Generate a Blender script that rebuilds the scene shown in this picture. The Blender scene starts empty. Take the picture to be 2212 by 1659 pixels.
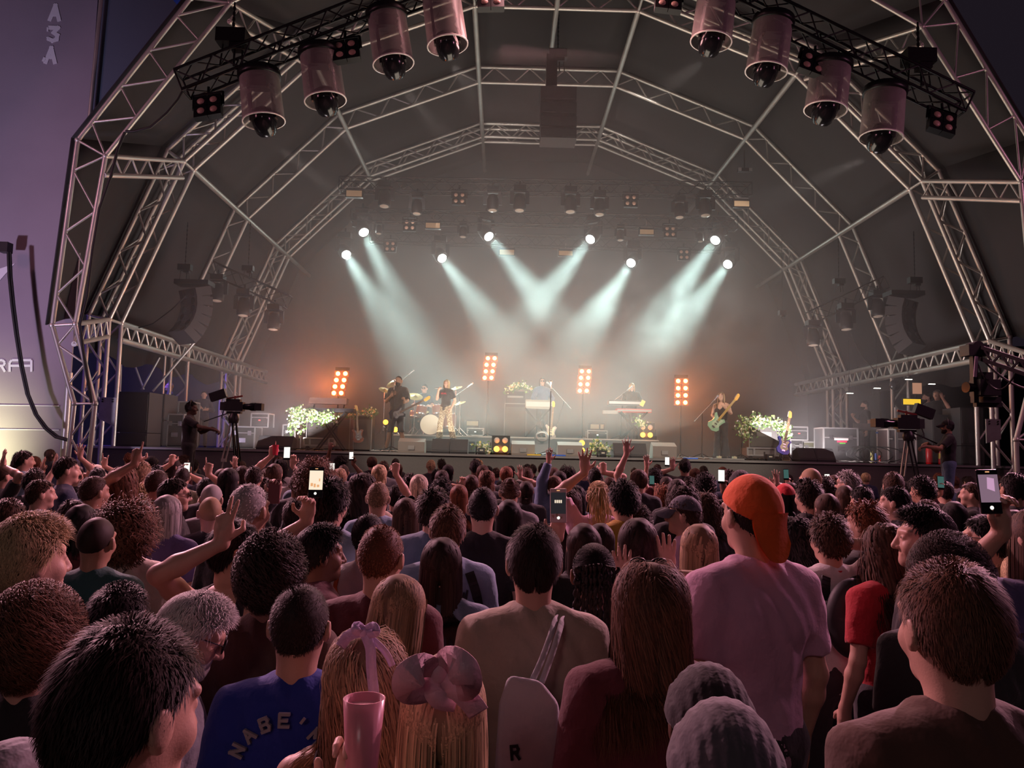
import bpy, bmesh, math, random
import numpy as np
from mathutils import Vector, Matrix, Euler, noise
SC = bpy.context.scene
COL = SC.collection
PI = math.pi
# ------------------------------------------------------------------ camera
F, PITCH, ROLL, YAW = 1660.0, 0.0868, -0.0226, 0.0115
CAMZ = 2.0
X0 = 1.17                      # centre line of the stage
def _unrot(x, y, z, roll=True):
    if roll:
        c, s = math.cos(-ROLL), math.sin(-ROLL); x, z = c*x - s*z, s*x + c*z
    c, s = math.cos(PITCH), math.sin(PITCH); y, z = c*y - s*z, s*y + c*z
    c, s = math.cos(YAW), math.sin(YAW); x, y = c*x + s*y, -s*x + c*y
    return Vector((x, y, z))
def W(px, py, d):
    """the point of the place seen at (px, py) of the photograph, at distance d in front of the camera"""
    v = _unrot((px-1106.0)/F, 1.0, (829.5-py)/F)
    v = v*(d/v.y)
    return Vector((v.x, v.y, v.z+CAMZ))
cam = bpy.data.cameras.new('camera'); camo = bpy.data.objects.new('camera', cam); COL.objects.link(camo)
R_, F_, U_ = _unrot(1, 0, 0), _unrot(0, 1, 0), _unrot(0, 0, 1)
camo.matrix_world = Matrix(((R_.x, U_.x, -F_.x, 0), (R_.y, U_.y, -F_.y, 0), (R_.z, U_.z, -F_.z, CAMZ), (0, 0, 0, 1)))
cam.sensor_width = 36.0; cam.lens = 36.0*F/2212.0; cam.clip_start = .05; cam.clip_end = 200
SC.camera = camo
# ------------------------------------------------------------------ colour, world, exposure
vs = SC.view_settings
SC.display_settings.display_device = 'sRGB'
vs.view_transform = 'Standard'; vs.look = 'None'; vs.gamma = 1.0; vs.exposure = 0.0; vs.use_curve_mapping = False
cy = SC.cycles
cy.max_bounces = 6; cy.diffuse_bounces = 2; cy.glossy_bounces = 2; cy.transmission_bounces = 4
cy.transparent_max_bounces = 12; cy.volume_bounces = 0
cy.volume_step_rate = 4.0; cy.volume_preview_step_rate = 4.0; cy.volume_max_steps = 64
cy.sample_clamp_indirect = 4.0; cy.use_light_tree = True; cy.caustics_reflective = False; cy.caustics_refractive = False
cy.use_denoising = True; cy.use_adaptive_sampling = True; cy.adaptive_threshold = .03
world = bpy.data.worlds.new('world'); SC.world = world; world.use_nodes = True
bg = world.node_tree.nodes['Background']; bg.inputs['Color'].default_value = (.30, .22, .34, 1); bg.inputs['Strength'].default_value = .035
# ------------------------------------------------------------------ lamps of the place, and added fill
def lamp(name, kind, loc, aim, power, color, size=.5, spot=40, blend=.4, shape=None, size_y=None):
    l = bpy.data.lights.new(name, kind); l.energy = power; l.color = color
    if kind == 'SPOT': l.spot_size = math.radians(spot); l.spot_blend = blend; l.shadow_soft_size = size
    elif kind == 'AREA':
        l.size = size
        if size_y: l.shape = 'RECTANGLE'; l.size_y = size_y
    else: l.shadow_soft_size = size
    o = bpy.data.objects.new(name, l); COL.objects.link(o); o.location = loc
    if aim is not None: o.rotation_euler = (Vector(aim)-Vector(loc)).to_track_quat('-Z', 'Y').to_euler()
    return o
PINK = (1.0, .42, .56)
# audience light: pink floods on the towers either side of the field, high up
lamp('audience_flood', 'AREA', (-13.5, 9.0, 9.5), (1.0, 5.5, 1.4), 380, (1.0, .40, .52), 2.0)
lamp('audience_flood', 'AREA', (15.0, 9.0, 9.5), (0.0, 5.5, 1.4), 380, (1.0, .38, .60), 2.0)
# pink light onto the crowd from high on the front truss
lamp('audience_wash', 'AREA', (1.2, 15.6, 12.0), (0.5, 4.0, 1.2), 700, (1.0, .46, .46), 3.0)
lamp('audience_spot', 'SPOT', (-9.5, 15.2, 9.5), (1.5, 3.5, 1.5), 11000, (1.0, .46, .56), .25, 62, .7)
lamp('audience_spot', 'SPOT', (11.5, 15.2, 9.5), (-.5, 3.5, 1.5), 11000, (1.0, .44, .58), .25, 62, .7)
lamp('rear_flood', 'AREA', (-3.0, -9.0, 7.0), (1.0, 18.0, 5.0), 70, (1.0, .70, .72), 2.0)
# stage wash: warm front light from the front truss, cool light from behind
lamp('front_wash', 'SPOT', (-5.5, 12.5, 8.0), (0.0, 21.0, 2.5), 2700, (1.0, .88, .70), .2, 44, .6)
lamp('front_wash', 'SPOT', (8.0, 12.5, 8.0), (3.5, 21.0, 2.5), 2700, (1.0, .88, .70), .2, 46, .6)
# added area lights facing up, standing for stage floor bounce on the tubes
lamp('roof_bounce', 'AREA', (1.2, 18.0, 2.6), (1.2, 18.5, 12.0), 470, (1.0, .84, .68), 6.0)
lamp('roof_bounce', 'AREA', (1.2, 24.0, 3.2), (1.2, 24.2, 12.0), 170, (.95, .95, .92), 8.0)
for s_ in (-1, 1): lamp('side_fill', 'AREA', (X0+s_*6.5, 19.6, 2.4), (X0+s_*9.4, 20.6, 8.5), 150, (1.0, .88, .90), 2.0)  # added fill that brightens the sides of the roof
# broad cool area light, added behind the rear trusses to brighten the haze
lamp('haze_fill', 'AREA', (X0, 30.6, 8.4), (X0, 21.0, 5.0), 190, (.86, 1.0, .96), 13.0, size_y=4.0)

lamp('banner_flood', 'SPOT', (-11.9, 15.5, 1.2), (-11.8, 17.2, 1.75), 700, (.95, 1.0, .50), .15, 100, 1.0)
lamp('banner_purple', 'SPOT', (-12.5, 8.0, 1.5), (-12.8, 17.3, 6.5), 2300, (.80, .64, 1.0), .3, 75, .9)
lamp('backstage_blue', 'POINT', (-11.5, 23.0, 6.0), None, 900, (.16, .10, 1.0), .4)
# ------------------------------------------------------------------ helpers
MATS = {}
def mat(name, col, rough=.6, metal=0.0, emit=None, es=0.0, bump=0.0, bscale=40.0, spec=.5, var=0.0, vscale=6.0, alpha=None, sheen=0.0, attr=False, trans=0.0):
    if name in MATS: return MATS[name]
    m = bpy.data.materials.new(name); m.use_nodes = True; nt = m.node_tree; b = nt.nodes['Principled BSDF']
    b.inputs['Base Color'].default_value = (*col, 1); b.inputs['Roughness'].default_value = rough; b.inputs['Metallic'].default_value = metal
    b.inputs['Specular IOR Level'].default_value = spec
    if sheen: b.inputs['Sheen Weight'].default_value = sheen
    if emit: b.inputs['Emission Color'].default_value = (*emit, 1); b.inputs['Emission Strength'].default_value = es
    if alpha is not None: b.inputs['Alpha'].default_value = alpha
    if trans: b.inputs['Transmission Weight'].default_value = trans
    if var or bump:
        tc = nt.nodes.new('ShaderNodeTexCoord')
    if var:
        n = nt.nodes.new('ShaderNodeTexNoise'); n.inputs['Scale'].default_value = vscale; n.inputs['Detail'].default_value = 3
        nt.links.new(tc.outputs['Object'], n.inputs['Vector'])
        r = nt.nodes.new('ShaderNodeMapRange'); r.inputs[1].default_value = .3; r.inputs[2].default_value = .7
        r.inputs[3].default_value = 1-var; r.inputs[4].default_value = 1+var
        nt.links.new(n.outputs['Fac'], r.inputs[0])
        mx = nt.nodes.new('ShaderNodeMix'); mx.data_type = 'RGBA'; mx.blend_type = 'MULTIPLY'; mx.inputs[0].default_value = 1
        mx.inputs[6].default_value = (*col, 1)
        nt.links.new(r.outputs[0], mx.inputs[7])
        nt.links.new(mx.outputs[2], b.inputs['Base Color'])
        src = mx.outputs[2]
    if attr:      # per-strand variation
        a = nt.nodes.new('ShaderNodeAttribute'); a.attribute_name = 'rnd'
        r2 = nt.nodes.new('ShaderNodeMapRange'); r2.inputs[3].default_value = .55; r2.inputs[4].default_value = 1.6
        nt.links.new(a.outputs['Fac'], r2.inputs[0])
        mx2 = nt.nodes.new('ShaderNodeMix'); mx2.data_type = 'RGBA'; mx2.blend_type = 'MULTIPLY'; mx2.inputs[0].default_value = 1
        mx2.inputs[6].default_value = (*col, 1); nt.links.new(r2.outputs[0], mx2.inputs[7]); nt.links.new(mx2.outputs[2], b.inputs['Base Color'])
    if bump:
        n = nt.nodes.new('ShaderNodeTexNoise'); n.inputs['Scale'].default_value = bscale; n.inputs['Detail'].default_value = 4
        nt.links.new(tc.outputs['Object'], n.inputs['Vector'])
        bp = nt.nodes.new('ShaderNodeBump'); bp.inputs['Strength'].default_value = bump; bp.inputs['Distance'].default_value = .02
        nt.links.new(n.outputs['Fac'], bp.inputs['Height']); nt.links.new(bp.outputs['Normal'], b.inputs['Normal'])
    MATS[name] = m
    return m
def frame(d, up=(0, 0, 1)):
    d = Vector(d).normalized(); u = Vector(up)
    if abs(d.dot(u)) > .98: u = Vector((0, 1, 0)) if abs(d.y) < .9 else Vector((0, 0, 1))
    a = d.cross(u).normalized(); b = a.cross(d)
    return a, b, d
class MB:
    """collects shapes that become one mesh"""
    def __init__(s): s.v = []; s.f = []; s.smooth = []; s.mi = []; s.cur = 0
    def add(s, vs, fs, sm=True):
        o = len(s.v); s.v += [tuple(x) for x in vs]; s.f += [tuple(i+o for i in q) for q in fs]; s.smooth += [sm]*len(fs); s.mi += [s.cur]*len(fs); return s
    def box(s, c, size, rot=None, taper=1.0):
        hx, hy, hz = size[0]/2, size[1]/2, size[2]/2
        P = [Vector((x*hx*(taper if z > 0 else 1), y*hy*(taper if z > 0 else 1), z*hz)) for z in (-1, 1) for y in (-1, 1) for x in (-1, 1)]
        if rot is not None:
            R = rot if isinstance(rot, Matrix) else Euler(rot).to_matrix()
            P = [R @ p for p in P]
        c = Vector(c)
        return s.add([p+c for p in P], [(0, 2, 3, 1), (4, 5, 7, 6), (0, 1, 5, 4), (2, 6, 7, 3), (0, 4, 6, 2), (1, 3, 7, 5)], False)
    def bar(s, p0, p1, w, h=None, up=(0, 0, 1)):
        p0, p1 = Vector(p0), Vector(p1); a, b, d = frame(p1-p0, up); h = h or w
        P = [q + a*x*w/2 + b*y*h/2 for q in (p0, p1) for x, y in ((-1, -1), (1, -1), (1, 1), (-1, 1))]
        return s.add(P, [(0, 3, 2, 1), (4, 5, 6, 7), (0, 1, 5, 4), (1, 2, 6, 5), (2, 3, 7, 6), (3, 0, 4, 7)], False)
    def cyl(s, p0, p1, r, r2=None, n=8, cap=True):
        p0, p1 = Vector(p0), Vector(p1); r2 = r if r2 is None else r2; a, b, d = frame(p1-p0)
        P = []
        for q, rr in ((p0, r), (p1, r2)):
            for k in range(n):
                t = 2*PI*k/n; P.append(q + (a*math.cos(t)+b*math.sin(t))*rr)
        s.add(P, [(k, (k+1) % n, n+(k+1) % n, n+k) for k in range(n)], True)
        if cap:
            s.add(P[:n], [tuple(range(n-1, -1, -1))], False); s.add(P[n:], [tuple(range(n))], False)
        return s
    def tube(s, path, r, n=6):
        path = [Vector(p) for p in path]; P = []; up = Vector((0.13, 0.2, 1))
        for i, q in enumerate(path):
            d = path[min(i+1, len(path)-1)] - path[max(i-1, 0)]; a, b, _ = frame(d, up)
            rr = r[i] if isinstance(r, (list, tuple)) else r
            for k in range(n):
                t = 2*PI*k/n; P.append(q+(a*math.cos(t)+b*math.sin(t))*rr)
        m = len(path)
        fs = [(i*n+k, i*n+(k+1) % n, (i+1)*n+(k+1) % n, (i+1)*n+k) for i in range(m-1) for k in range(n)]
        s.add(P, fs, True); s.add(P[:n], [tuple(range(n-1, -1, -1))]); s.add(P[-n:], [tuple(range(n))])
        return s
    def lathe(s, prof, c=(0, 0, 0), axis=(0, 0, 1), n=20, open_=False):
        """prof: (radius, height) pairs along the axis"""
        a, b, d = frame(axis, (0, 1, 0)); c = Vector(c); P = []
        for r, h in prof:
            for k in range(n):
                t = 2*PI*k/n; P.append(c + d*h + (a*math.cos(t)+b*math.sin(t))*r)
        m = len(prof)
        s.add(P, [(i*n+k, i*n+(k+1) % n, (i+1)*n+(k+1) % n, (i+1)*n+k) for i in range(m-1) for k in range(n)], True)
        if not open_:
            if prof[0][0] > 1e-4: s.add(P[:n], [tuple(range(n-1, -1, -1))], False)
            if prof[-1][0] > 1e-4: s.add(P[-n:], [tuple(range(n))], False)
        return s
    def ball(s, c, r, n=10, m=7, scale=(1, 1, 1)):
        c = Vector(c); P = []; 
        for i in range(m+1):
            ph = PI*i/m
            for k in range(n):
                t = 2*PI*k/n; P.append(c+Vector((math.sin(ph)*math.cos(t)*r*scale[0], math.sin(ph)*math.sin(t)*r*scale[1], math.cos(ph)*r*scale[2])))
        return s.add(P, [(i*n+k, (i+1)*n+k, (i+1)*n+(k+1) % n, i*n+(k+1) % n) for i in range(m) for k in range(n)], True)
    def prism(s, poly, origin, ax, ay, thick):
        """outline poly (2-D) laid in the plane (ax, ay), given real thickness"""
        o, ax, ay = Vector(origin), Vector(ax).normalized(), Vector(ay).normalized(); nz = ax.cross(ay); n = len(poly)
        P = [o+ax*x+ay*y - nz*thick/2 for x, y in poly] + [o+ax*x+ay*y + nz*thick/2 for x, y in poly]
        s.add(P, [(k, (k+1) % n, n+(k+1) % n, n+k) for k in range(n)], False)
        s.add(P, [tuple(range(n-1, -1, -1)), tuple(range(n, 2*n))], False)
        return s
    def build(s, name, m=None, parent=None, world=True):
        me = bpy.data.meshes.new(name)
        v = s.v
        if parent is not None and world:
            L = parent.matrix_world_inv_ if hasattr(parent, 'matrix_world_inv_') else None
            pl = parent
            off = Vector((0, 0, 0))
            while pl is not None: off += Vector(pl.location); pl = pl.parent
            v = [(x-off.x, y-off.y, z-off.z) for x, y, z in s.v]
        me.from_pydata([tuple(p) for p in v], [], s.f); 
        me.polygons.foreach_set('use_smooth', s.smooth)
        ms = m if isinstance(m, (list, tuple)) else [m]
        for q in ms:
            if q: me.materials.append(q)
        if len(ms) > 1: me.polygons.foreach_set('material_index', s.mi)
        me.validate(); me.update()
        o = bpy.data.objects.new(name, me); COL.objects.link(o)
        if parent is not None: o.parent = parent
        return o
def tag(o, label=None, cat=None, group=None, kind=None):
    if label: o['label'] = label
    if cat: o['category'] = cat
    if group: o['group'] = group
    if kind: o['kind'] = kind
    return o
def thing(name, label, cat, loc=(0, 0, 0), rotz=0.0, group=None):
    o = bpy.data.objects.new(name, None); COL.objects.link(o); o.location = loc; o.rotation_euler = (0, 0, rotz)
    o.empty_display_size = .1
    return tag(o, label, cat, group)
def struct(name, mb, m): return tag(mb.build(name, m), kind='structure')
def copy_tree(o, parent=None):
    c = o.copy(); COL.objects.link(c); c.parent = parent
    for ch in o.children: copy_tree(ch, c)
    return c
def V(*a): return Vector(a)
def sag(p0, p1, drop, n=12):
    p0, p1 = Vector(p0), Vector(p1)
    return [p0.lerp(p1, t/n) - Vector((0, 0, drop*4*(t/n)*(1-t/n))) for t in range(n+1)]
# strokes for writing, on a 0..1 by 0..1.4 cell
GLYPH = {
 'A': [[(0, 0), (.5, 1.4), (1, 0)], [(.2, .5), (.8, .5)]],
 '3': [[(0, 1.3), (.9, 1.3), (.45, .8), (.9, .55), (.85, .15), (.4, 0), (0, .15)]],
 'R': [[(0, 0), (0, 1.4), (.8, 1.4), (.95, 1.05), (.8, .7), (0, .7)], [(.5, .7), (1, 0)]],
 'W': [[(0, 1.4), (.25, 0), (.5, 1.1), (.75, 0), (1, 1.4)]],
 'B': [[(0, 0), (0, 1.4), (.75, 1.4), (.9, 1.05), (.75, .75), (0, .75)], [(.75, .75), (.95, .4), (.8, 0), (0, 0)]],
 'E': [[(1, 1.4), (0, 1.4), (0, 0), (1, 0)], [(0, .7), (.8, .7)]],
 'N': [[(0, 0), (0, 1.4), (1, 0), (1, 1.4)]],
 'M': [[(0, 0), (0, 1.4), (.5, .6), (1, 1.4), (1, 0)]],
 'I': [[(.5, 0), (.5, 1.4)]],
 'L': [[(0, 1.4), (0, 0), (1, 0)]],
 "'": [[(.5, 1.4), (.4, 1.0)]],
}
def glyph(mb, ch, o, ax, ay, w, h, t, thick=.01):
    o, ax, ay = Vector(o), Vector(ax), Vector(ay); nn = ax.cross(ay).normalized()*thick*.07; q_ = 0
    for st in GLYPH[ch]:
        for (x0, y0), (x1, y1) in zip(st[:-1], st[1:]):
            p0 = o+ax*x0*w+ay*(y0/1.4)*h; p1 = o+ax*x1*w+ay*(y1/1.4)*h
            d = (p1-p0).normalized()*t*.45; q_ += 1; p0 = p0+nn*q_; p1 = p1+nn*q_
            mb.bar(p0-d, p1+d, t, thick, ax.cross(ay))
# ------------------------------------------------------------------ shared materials
BLK = mat('black_metal', (.012, .012, .013), .38, .6, bump=.05)
BLKP = mat('black_plastic', (.014, .013, .015), .45)
ALU = mat('aluminium_tube', (.62, .60, .55), .42, .75, var=.12, vscale=1.4)
ALUD = mat('dull_steel', (.30, .29, .28), .5, .6, var=.2, vscale=3)
CASEM = mat('case_edge', (.55, .55, .54), .35, .8)
CASEB = mat('case_panel', (.035, .033, .034), .6, bump=.1)
CHROME = mat('chrome', (.8, .8, .8), .18, 1.0)
GRILLE = mat('speaker_grille', (.035, .034, .036), .75, .1, bump=.25, bscale=160)
CABB = mat('speaker_cabinet', (.028, .027, .029), .7, bump=.12, bscale=80)
CABLE = mat('black_cable', (.012, .012, .012), .5)
ROOF = mat('roof_fabric', (.028, .0265, .028), .85, bump=.25, bscale=2.2, var=.12, vscale=.8)
# ------------------------------------------------------------------ the setting
g = MB(); g.box((0, 12, -.05), (80, 70, .1)); struct('ground', g, mat('trodden_ground', (.05, .045, .04), .95, bump=.5, bscale=9, var=.3))
STZ = 1.90
YF, YB = 19.0, 31.4
d_ = MB(); d_.box((X0, (YF+YB)/2+.02, STZ-.06), (25.4, YB-YF, .12)); DECK = mat('stage_floor', (.055, .05, .05), .35, bump=.06, bscale=12, var=.2)
struct('floor', d_, DECK)
d_ = MB(); d_.box((X0+.2, YF-.03, (STZ-.03)/2), (25.0, .05, STZ-.03)); struct('trim_1', d_, mat('stage_skirt', (.13, .12, .115), .9, bump=.2, bscale=30))
d_ = MB(); d_.box((X0+.2, YF-.07, STZ-.03), (25.0, .05, .05)); struct('trim_2', d_, mat('stage_lip', (.34, .33, .32), .4, .5))
# arch profile measured from the photograph: inner chord nodes (half width, height above ground)
T_, S_, H_, K_ = (2.152, 13.59), (6.285, 11.964), (9.22, 8.97), (10.79, 4.966)
PROF = [(-K_[0], 0.0), (-K_[0], K_[1]), (-H_[0], H_[1]), (-S_[0], S_[1]), (-T_[0], T_[1]), (T_[0], T_[1]), (S_[0], S_[1]), (H_[0], H_[1]), (K_[0], K_[1]), (K_[0], 0.0)]
def offset(prof, o):
    out = []
    n = len(prof)
    for i in range(n):
        a = Vector(prof[max(i-1, 0)]); b = Vector(prof[i]); c = Vector(prof[min(i+1, n-1)])
        def nrm(p, q):
            d = (q-p); d = Vector((-d.y, d.x)); return d.normalized() if d.length > 1e-6 else None
        n1, n2 = nrm(a, b), nrm(b, c)
        if n1 is None or i == 0: m = n2; k = 1
        elif n2 is None or i == n-1: m = n1; k = 1
        else: m = (n1+n2).normalized(); k = 1/max(.5, m.dot(n1))
        out.append((b.x+m.x*o*k, b.y+m.y*o*k))
    return out
OUT = offset(PROF, .50)
YAs, YBs, YCs, YDs = 16.0, 18.62, 23.4, 27.62
def p3(p, y): return Vector((X0+p[0], y, p[1]))
def zigzag(mb, i0, i1, o0, o1, n, r, rung=True):
    """bracing between an inner chord i0-i1 and an outer chord o0-o1"""
    for k in range(n):
        a0 = i0.lerp(i1, k/n); a1 = i0.lerp(i1, (k+1)/n); b0 = o0.lerp(o1, (k+.5)/n)
        mb.cyl(a0, b0, r, n=6, cap=False); mb.cyl(b0, a1, r, n=6, cap=False)
def arch(y, inner, outer, label, second=None, r=.055, tag_group='roof arches of the stage'):
    t = thing('roof_arch', label, 'truss arch', (X0, y, 0))
    planes = [y] + ([second] if second else [])
    for yy in planes:
        ii = [p3(p, yy) if not isinstance(p, Vector) else p for p in inner]; oo = [p3(p, yy) if not isinstance(p, Vector) else p for p in outer]
        a = MB(); b = MB(); z = MB()
        for q, c in ((ii, a), (oo, b)):
            for p0, p1 in zip(q[:-1], q[1:]): c.cyl(p0, p1, r, n=10)
            for p0 in q[1:-1]: c.ball(p0, r*1.35, 8, 6)
        for k in range(len(ii)-1):
            L = (ii[k+1]-ii[k]).length; n = max(2, round(L/1.15))
            zigzag(z, ii[k], ii[k+1], oo[k], oo[k+1], n, r*.5)
            z.cyl(ii[k], oo[k], r*.6, n=6)
        a.build('inner_chord', ALU, t); b.build('outer_chord', ALU, t); z.build('bracing', ALU, t)
    if second:
        c = MB()
        for k in range(1, len(inner)-1):
            for q in (inner, outer): c.cyl(p3(q[k], y), p3(q[k], second), r*.7, n=6)
        for k in range(len(inner)-1):
            n = max(2, round((Vector(inner[k+1])-Vector(inner[k])).length/1.2))
            for j in range(n):
                u = Vector(outer[k]).lerp(Vector(outer[k+1]), (j+.5)/n); w = Vector(outer[k]).lerp(Vector(outer[k+1]), (j+1)/n)
                c.cyl(p3(u, y), p3(w, second), r*.4, n=5, cap=False)
        c.build('bracing', ALU, t)
    return t
arch(YBs, PROF, OUT, 'wide double-tube roof arch standing at the front edge of the stage', YBs+.6)
arch(YCs, PROF, OUT, 'single roof arch in the middle of the stage tent, behind the double front one')
arch(YDs, PROF, OUT, 'deepest double roof arch, standing behind the drum riser', YDs+.48)
# outermost portal: each side read at its own distance
AI = [W(205, 872, YAs), W(163, 700, YAs), W(228, 337, YAs), W(497, 6, YAs)]
AO = [W(160, 872, YAs), W(113, 703, YAs), W(168, 303, YAs), W(412, -4, YAs)]
AIr = [W(1992, 58, YAs), W(2205, 393, YAs), W(2240, 770, YAs), W(2195, 950, YAs)]
AOr = [W(2041, 0, YAs), W(2222, 300, YAs), W(2290, 770, YAs), W(2250, 950, YAs)]
AI = [AI[0]+V(.05, 0, 0)*0] + AI[1:]
AI[0] = Vector((AI[0].x, YAs, AI[0].z)); AO[0] = Vector((AO[0].x, YAs, AO[0].z))
topz = 14.6
innerA = [V(AI[0].x-.1, YAs, 0), AI[0], AI[1], AI[2], AI[3], V(X0-2.4, YAs, topz), V(X0+2.4, YAs, topz), AIr[0], AIr[1], AIr[2], AIr[3], V(AIr[3].x, YAs, 0)]
outerA = [V(AO[0].x-.1, YAs, 0), AO[0], AO[1], AO[2], AO[3], V(X0-2.6, YAs, topz+.6), V(X0+2.6, YAs, topz+.6), AOr[0], AOr[1], AOr[2], AOr[3], V(AOr[3].x, YAs, 0)]
arch(YAs, innerA, outerA, 'outermost roof arch, nearest the crowd, its left leg beside the purple banner', r=.05)
# purlins from arch to arch
def beam(a, b, label, box=.0, r=.06, name='roof_purlin', truss=True, up=(0, 0, 1), group=None):
    t = thing(name, label, 'roof beam', a)
    m = MB(); m.cyl(a, b, r, n=10)
    if truss:
        dn = Vector(up)*(-.42); m.cyl(a+dn, b+dn, r, n=10); m.build('tube', ALU, t)
        z = MB(); n = max(3, round((b-a).length/.55)); zigzag(z, a+dn, b+dn, a, b, n, r*.45); z.build('bracing', ALU, t)
    else: m.build('tube', ALU, t)
    return t
nm = ['left haunch', 'right haunch']
YE = YB-.25
NODE = {'T': T_, 'S': S_, 'H': H_, 'K': K_}
posn = {'T': 'ridge', 'S': 'shoulder', 'H': 'haunch', 'K': 'knee'}
for nd in 'TSHK':
    for sd in (-1, 1):
        side = 'left' if sd < 0 else 'right'
        seq = [YBs+.6, YCs, YDs, YE]
        for k, (ya, yb) in enumerate(zip(seq[:-1], seq[1:])):
            a = p3((sd*NODE[nd][0], NODE[nd][1]), ya); b = p3((sd*NODE[nd][0], NODE[nd][1]), yb)
            where = ['front and the middle arch', 'middle and the rear arch', 'rear arch and the back wall'][k]
            beam(a, b, f'roof tube at the {side} {posn[nd]}, between the {where}', truss=(nd == 'K'), r=.075)
cr = V(X0, YBs, T_[1]); beam(cr, V(X0, YCs, T_[1]), 'roof tube along the centre ridge, in front of the middle arch', truss=False, r=.07)
for (a, b, lb) in ((innerA[3], p3((-H_[0], H_[1]), YBs), 'short lattice beam from the outermost arch to the left haunch of the double arch'),
                (innerA[8], p3((H_[0], H_[1]), YBs), 'short lattice beam from the outermost arch to the right haunch of the double arch'),
                (innerA[4], p3((-S_[0], S_[1]), YBs), 'lattice beam above the left end of the curved lighting truss'),
                (innerA[7], p3((S_[0], S_[1]), YBs), 'lattice beam above the right end of the curved lighting truss'),
                (innerA[2], p3((-K_[0], K_[1]), YBs), 'short lattice beam at the left knee of the outermost arch'),
                (innerA[9], p3((K_[0], K_[1]), YBs), 'short lattice beam at the right knee of the outermost arch')):
    beam(a, b, lb, r=.055)
# roof skin, between the outer chords
OUT2 = offset(PROF, .64)[1:-1]
sk = MB(); ys = [YBs-.1, YCs, YDs, YB+.15]
outA = offset([(p.x-X0, p.z) for p in outerA[2:10]], .15)
rows = [[Vector((X0+x, YAs, z)) for x, z in outA]] + [[Vector((X0+x, y, z)) for x, z in OUT2] for y in ys]
for r0, r1 in zip(rows[:-1], rows[1:]):
    for k in range(len(r0)-1):
        nu, nv = 8, 5; P = []
        for j in range(nv+1):
            for i in range(nu+1):
                u, v = i/nu, j/nv
                p = (r0[k].lerp(r0[k+1], u)).lerp(r1[k].lerp(r1[k+1], u), v)
                c = Vector((X0, p.y, 6)); s_ = 16*u*(1-u)*v*(1-v)
                p = p + (c-p).normalized()*-.12*s_
                P.append(p)
        sk.add(P, [(j*(nu+1)+i, j*(nu+1)+i+1, (j+1)*(nu+1)+i+1, (j+1)*(nu+1)+i) for j in range(nv) for i in range(nu)])
roof = struct('ceiling', sk, ROOF)
so = roof.modifiers.new('thickness', 'SOLIDIFY'); so.thickness = .03; so.offset = -1
# back and side walls of the tent
bw = MB(); bw.prism([(x, z) for x, z in [(-K_[0]-.6, 0)]+OUT2+[(K_[0]+.6, 0)]], (X0, YB+.15, 0), (1, 0, 0), (0, 0, 1), .06)
BACK = mat('backdrop_cloth', (.045, .042, .042), .9, bump=.3, bscale=1.5, var=.15, vscale=.6)
struct('wall_back', bw, BACK)
sw = MB(); sw.box((X0-K_[0]-.62, (YDs+YB)/2+.3, 2.5), (.06, YB-YDs-.6, 5.0)); struct('wall_left', sw, BACK)
sw = MB(); sw.box((X0+K_[0]+.62, (YCs+YB)/2+1.0, 2.5), (.06, YB-YCs-2.0, 5.0)); struct('wall_right', sw, BACK)
# short hem of canvas hanging under the knee on either side
for sd, n_ in ((-1, 1), (1, 2)):
    sw = MB(); x = X0+sd*(K_[0]+.62)
    P = []; n = 22
    for k in range(n+1):
        y = YBs+.3+(YDs-YBs-.3)*k/n; P += [(x+.05*math.sin(k*2.1), y, 5.35), (x+.05*math.sin(k*2.1), y, 4.15+.12*math.sin(k*.9))]
    sw.add(P, [(2*k, 2*k+1, 2*k+3, 2*k+2) for k in range(n)]); o = struct('trim_%d' % (n_+2), sw, ROOF)
    m_ = o.modifiers.new('thickness', 'SOLIDIFY'); m_.thickness = .02
# dark backstage hall beyond the open sides
sw = MB(); sw.box((-22.0, 27.0, 3.6), (.1, 20, 7.2)); sw.box((-16.0, 34.0, 3.6), (14, .1, 7.2)); struct('wall_backstage_left', sw, mat('backstage_cloth', (.05, .05, .07), .9))
sw = MB(); sw.box((24.0, 27.0, 3.6), (.1, 20, 7.2)); sw.box((18.0, 34.0, 3.6), (14, .1, 7.2)); struct('wall_backstage_right', sw, MATS['backstage_cloth'])
# printed banner wall left of the stage
BN = mat('banner_fabric', (.33, .275, .32), .85, bump=.12, bscale=60, var=.06, vscale=.7)
YN = 17.2
bx1 = W(147, 900, YN).x
b_ = MB(); xl = W(-120, 800, YN).x
b_.box(((xl+bx1)/2, YN, 7.4), (bx1-xl, .05, 14.8)); struct('wall_banner', b_, BN)
b_ = MB(); q = W(192, 262, YN+.6); q2 = W(222, -60, YN+.6)
b_ = MB(); TY = YAs+.45; qq = [W(192, 264, TY), W(224, -70, TY), W(470, -70, TY), W(176, 296, TY)]
b_.prism([(p.x, p.z) for p in reversed(qq)], (0, TY, 0), (1, 0, 0), (0, 0, 1), .04); struct('wall_banner_return', b_, mat('teal_fabric', (.09, .12, .17), .85, bump=.1))
t = thing('banner_pole', 'pale pole along the edge of the purple banner wall', 'pole', (bx1, YN, 0))
m = MB(); m.cyl((bx1, YN-.06, 0), W(150, 805, YN-.06), .07, n=10); m.build('pole', ALU, t)
t = MB(); t.cyl(W(193, 262, YAs+.3), W(224, -60, YAs+.3), .045, n=8); tag(t.build('banner_rope', ALU), 'thin pale cord along the dark teal cloth above the left arch', 'rope')
LET = mat('letter_white', (.80, .76, .80), .7)
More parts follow.
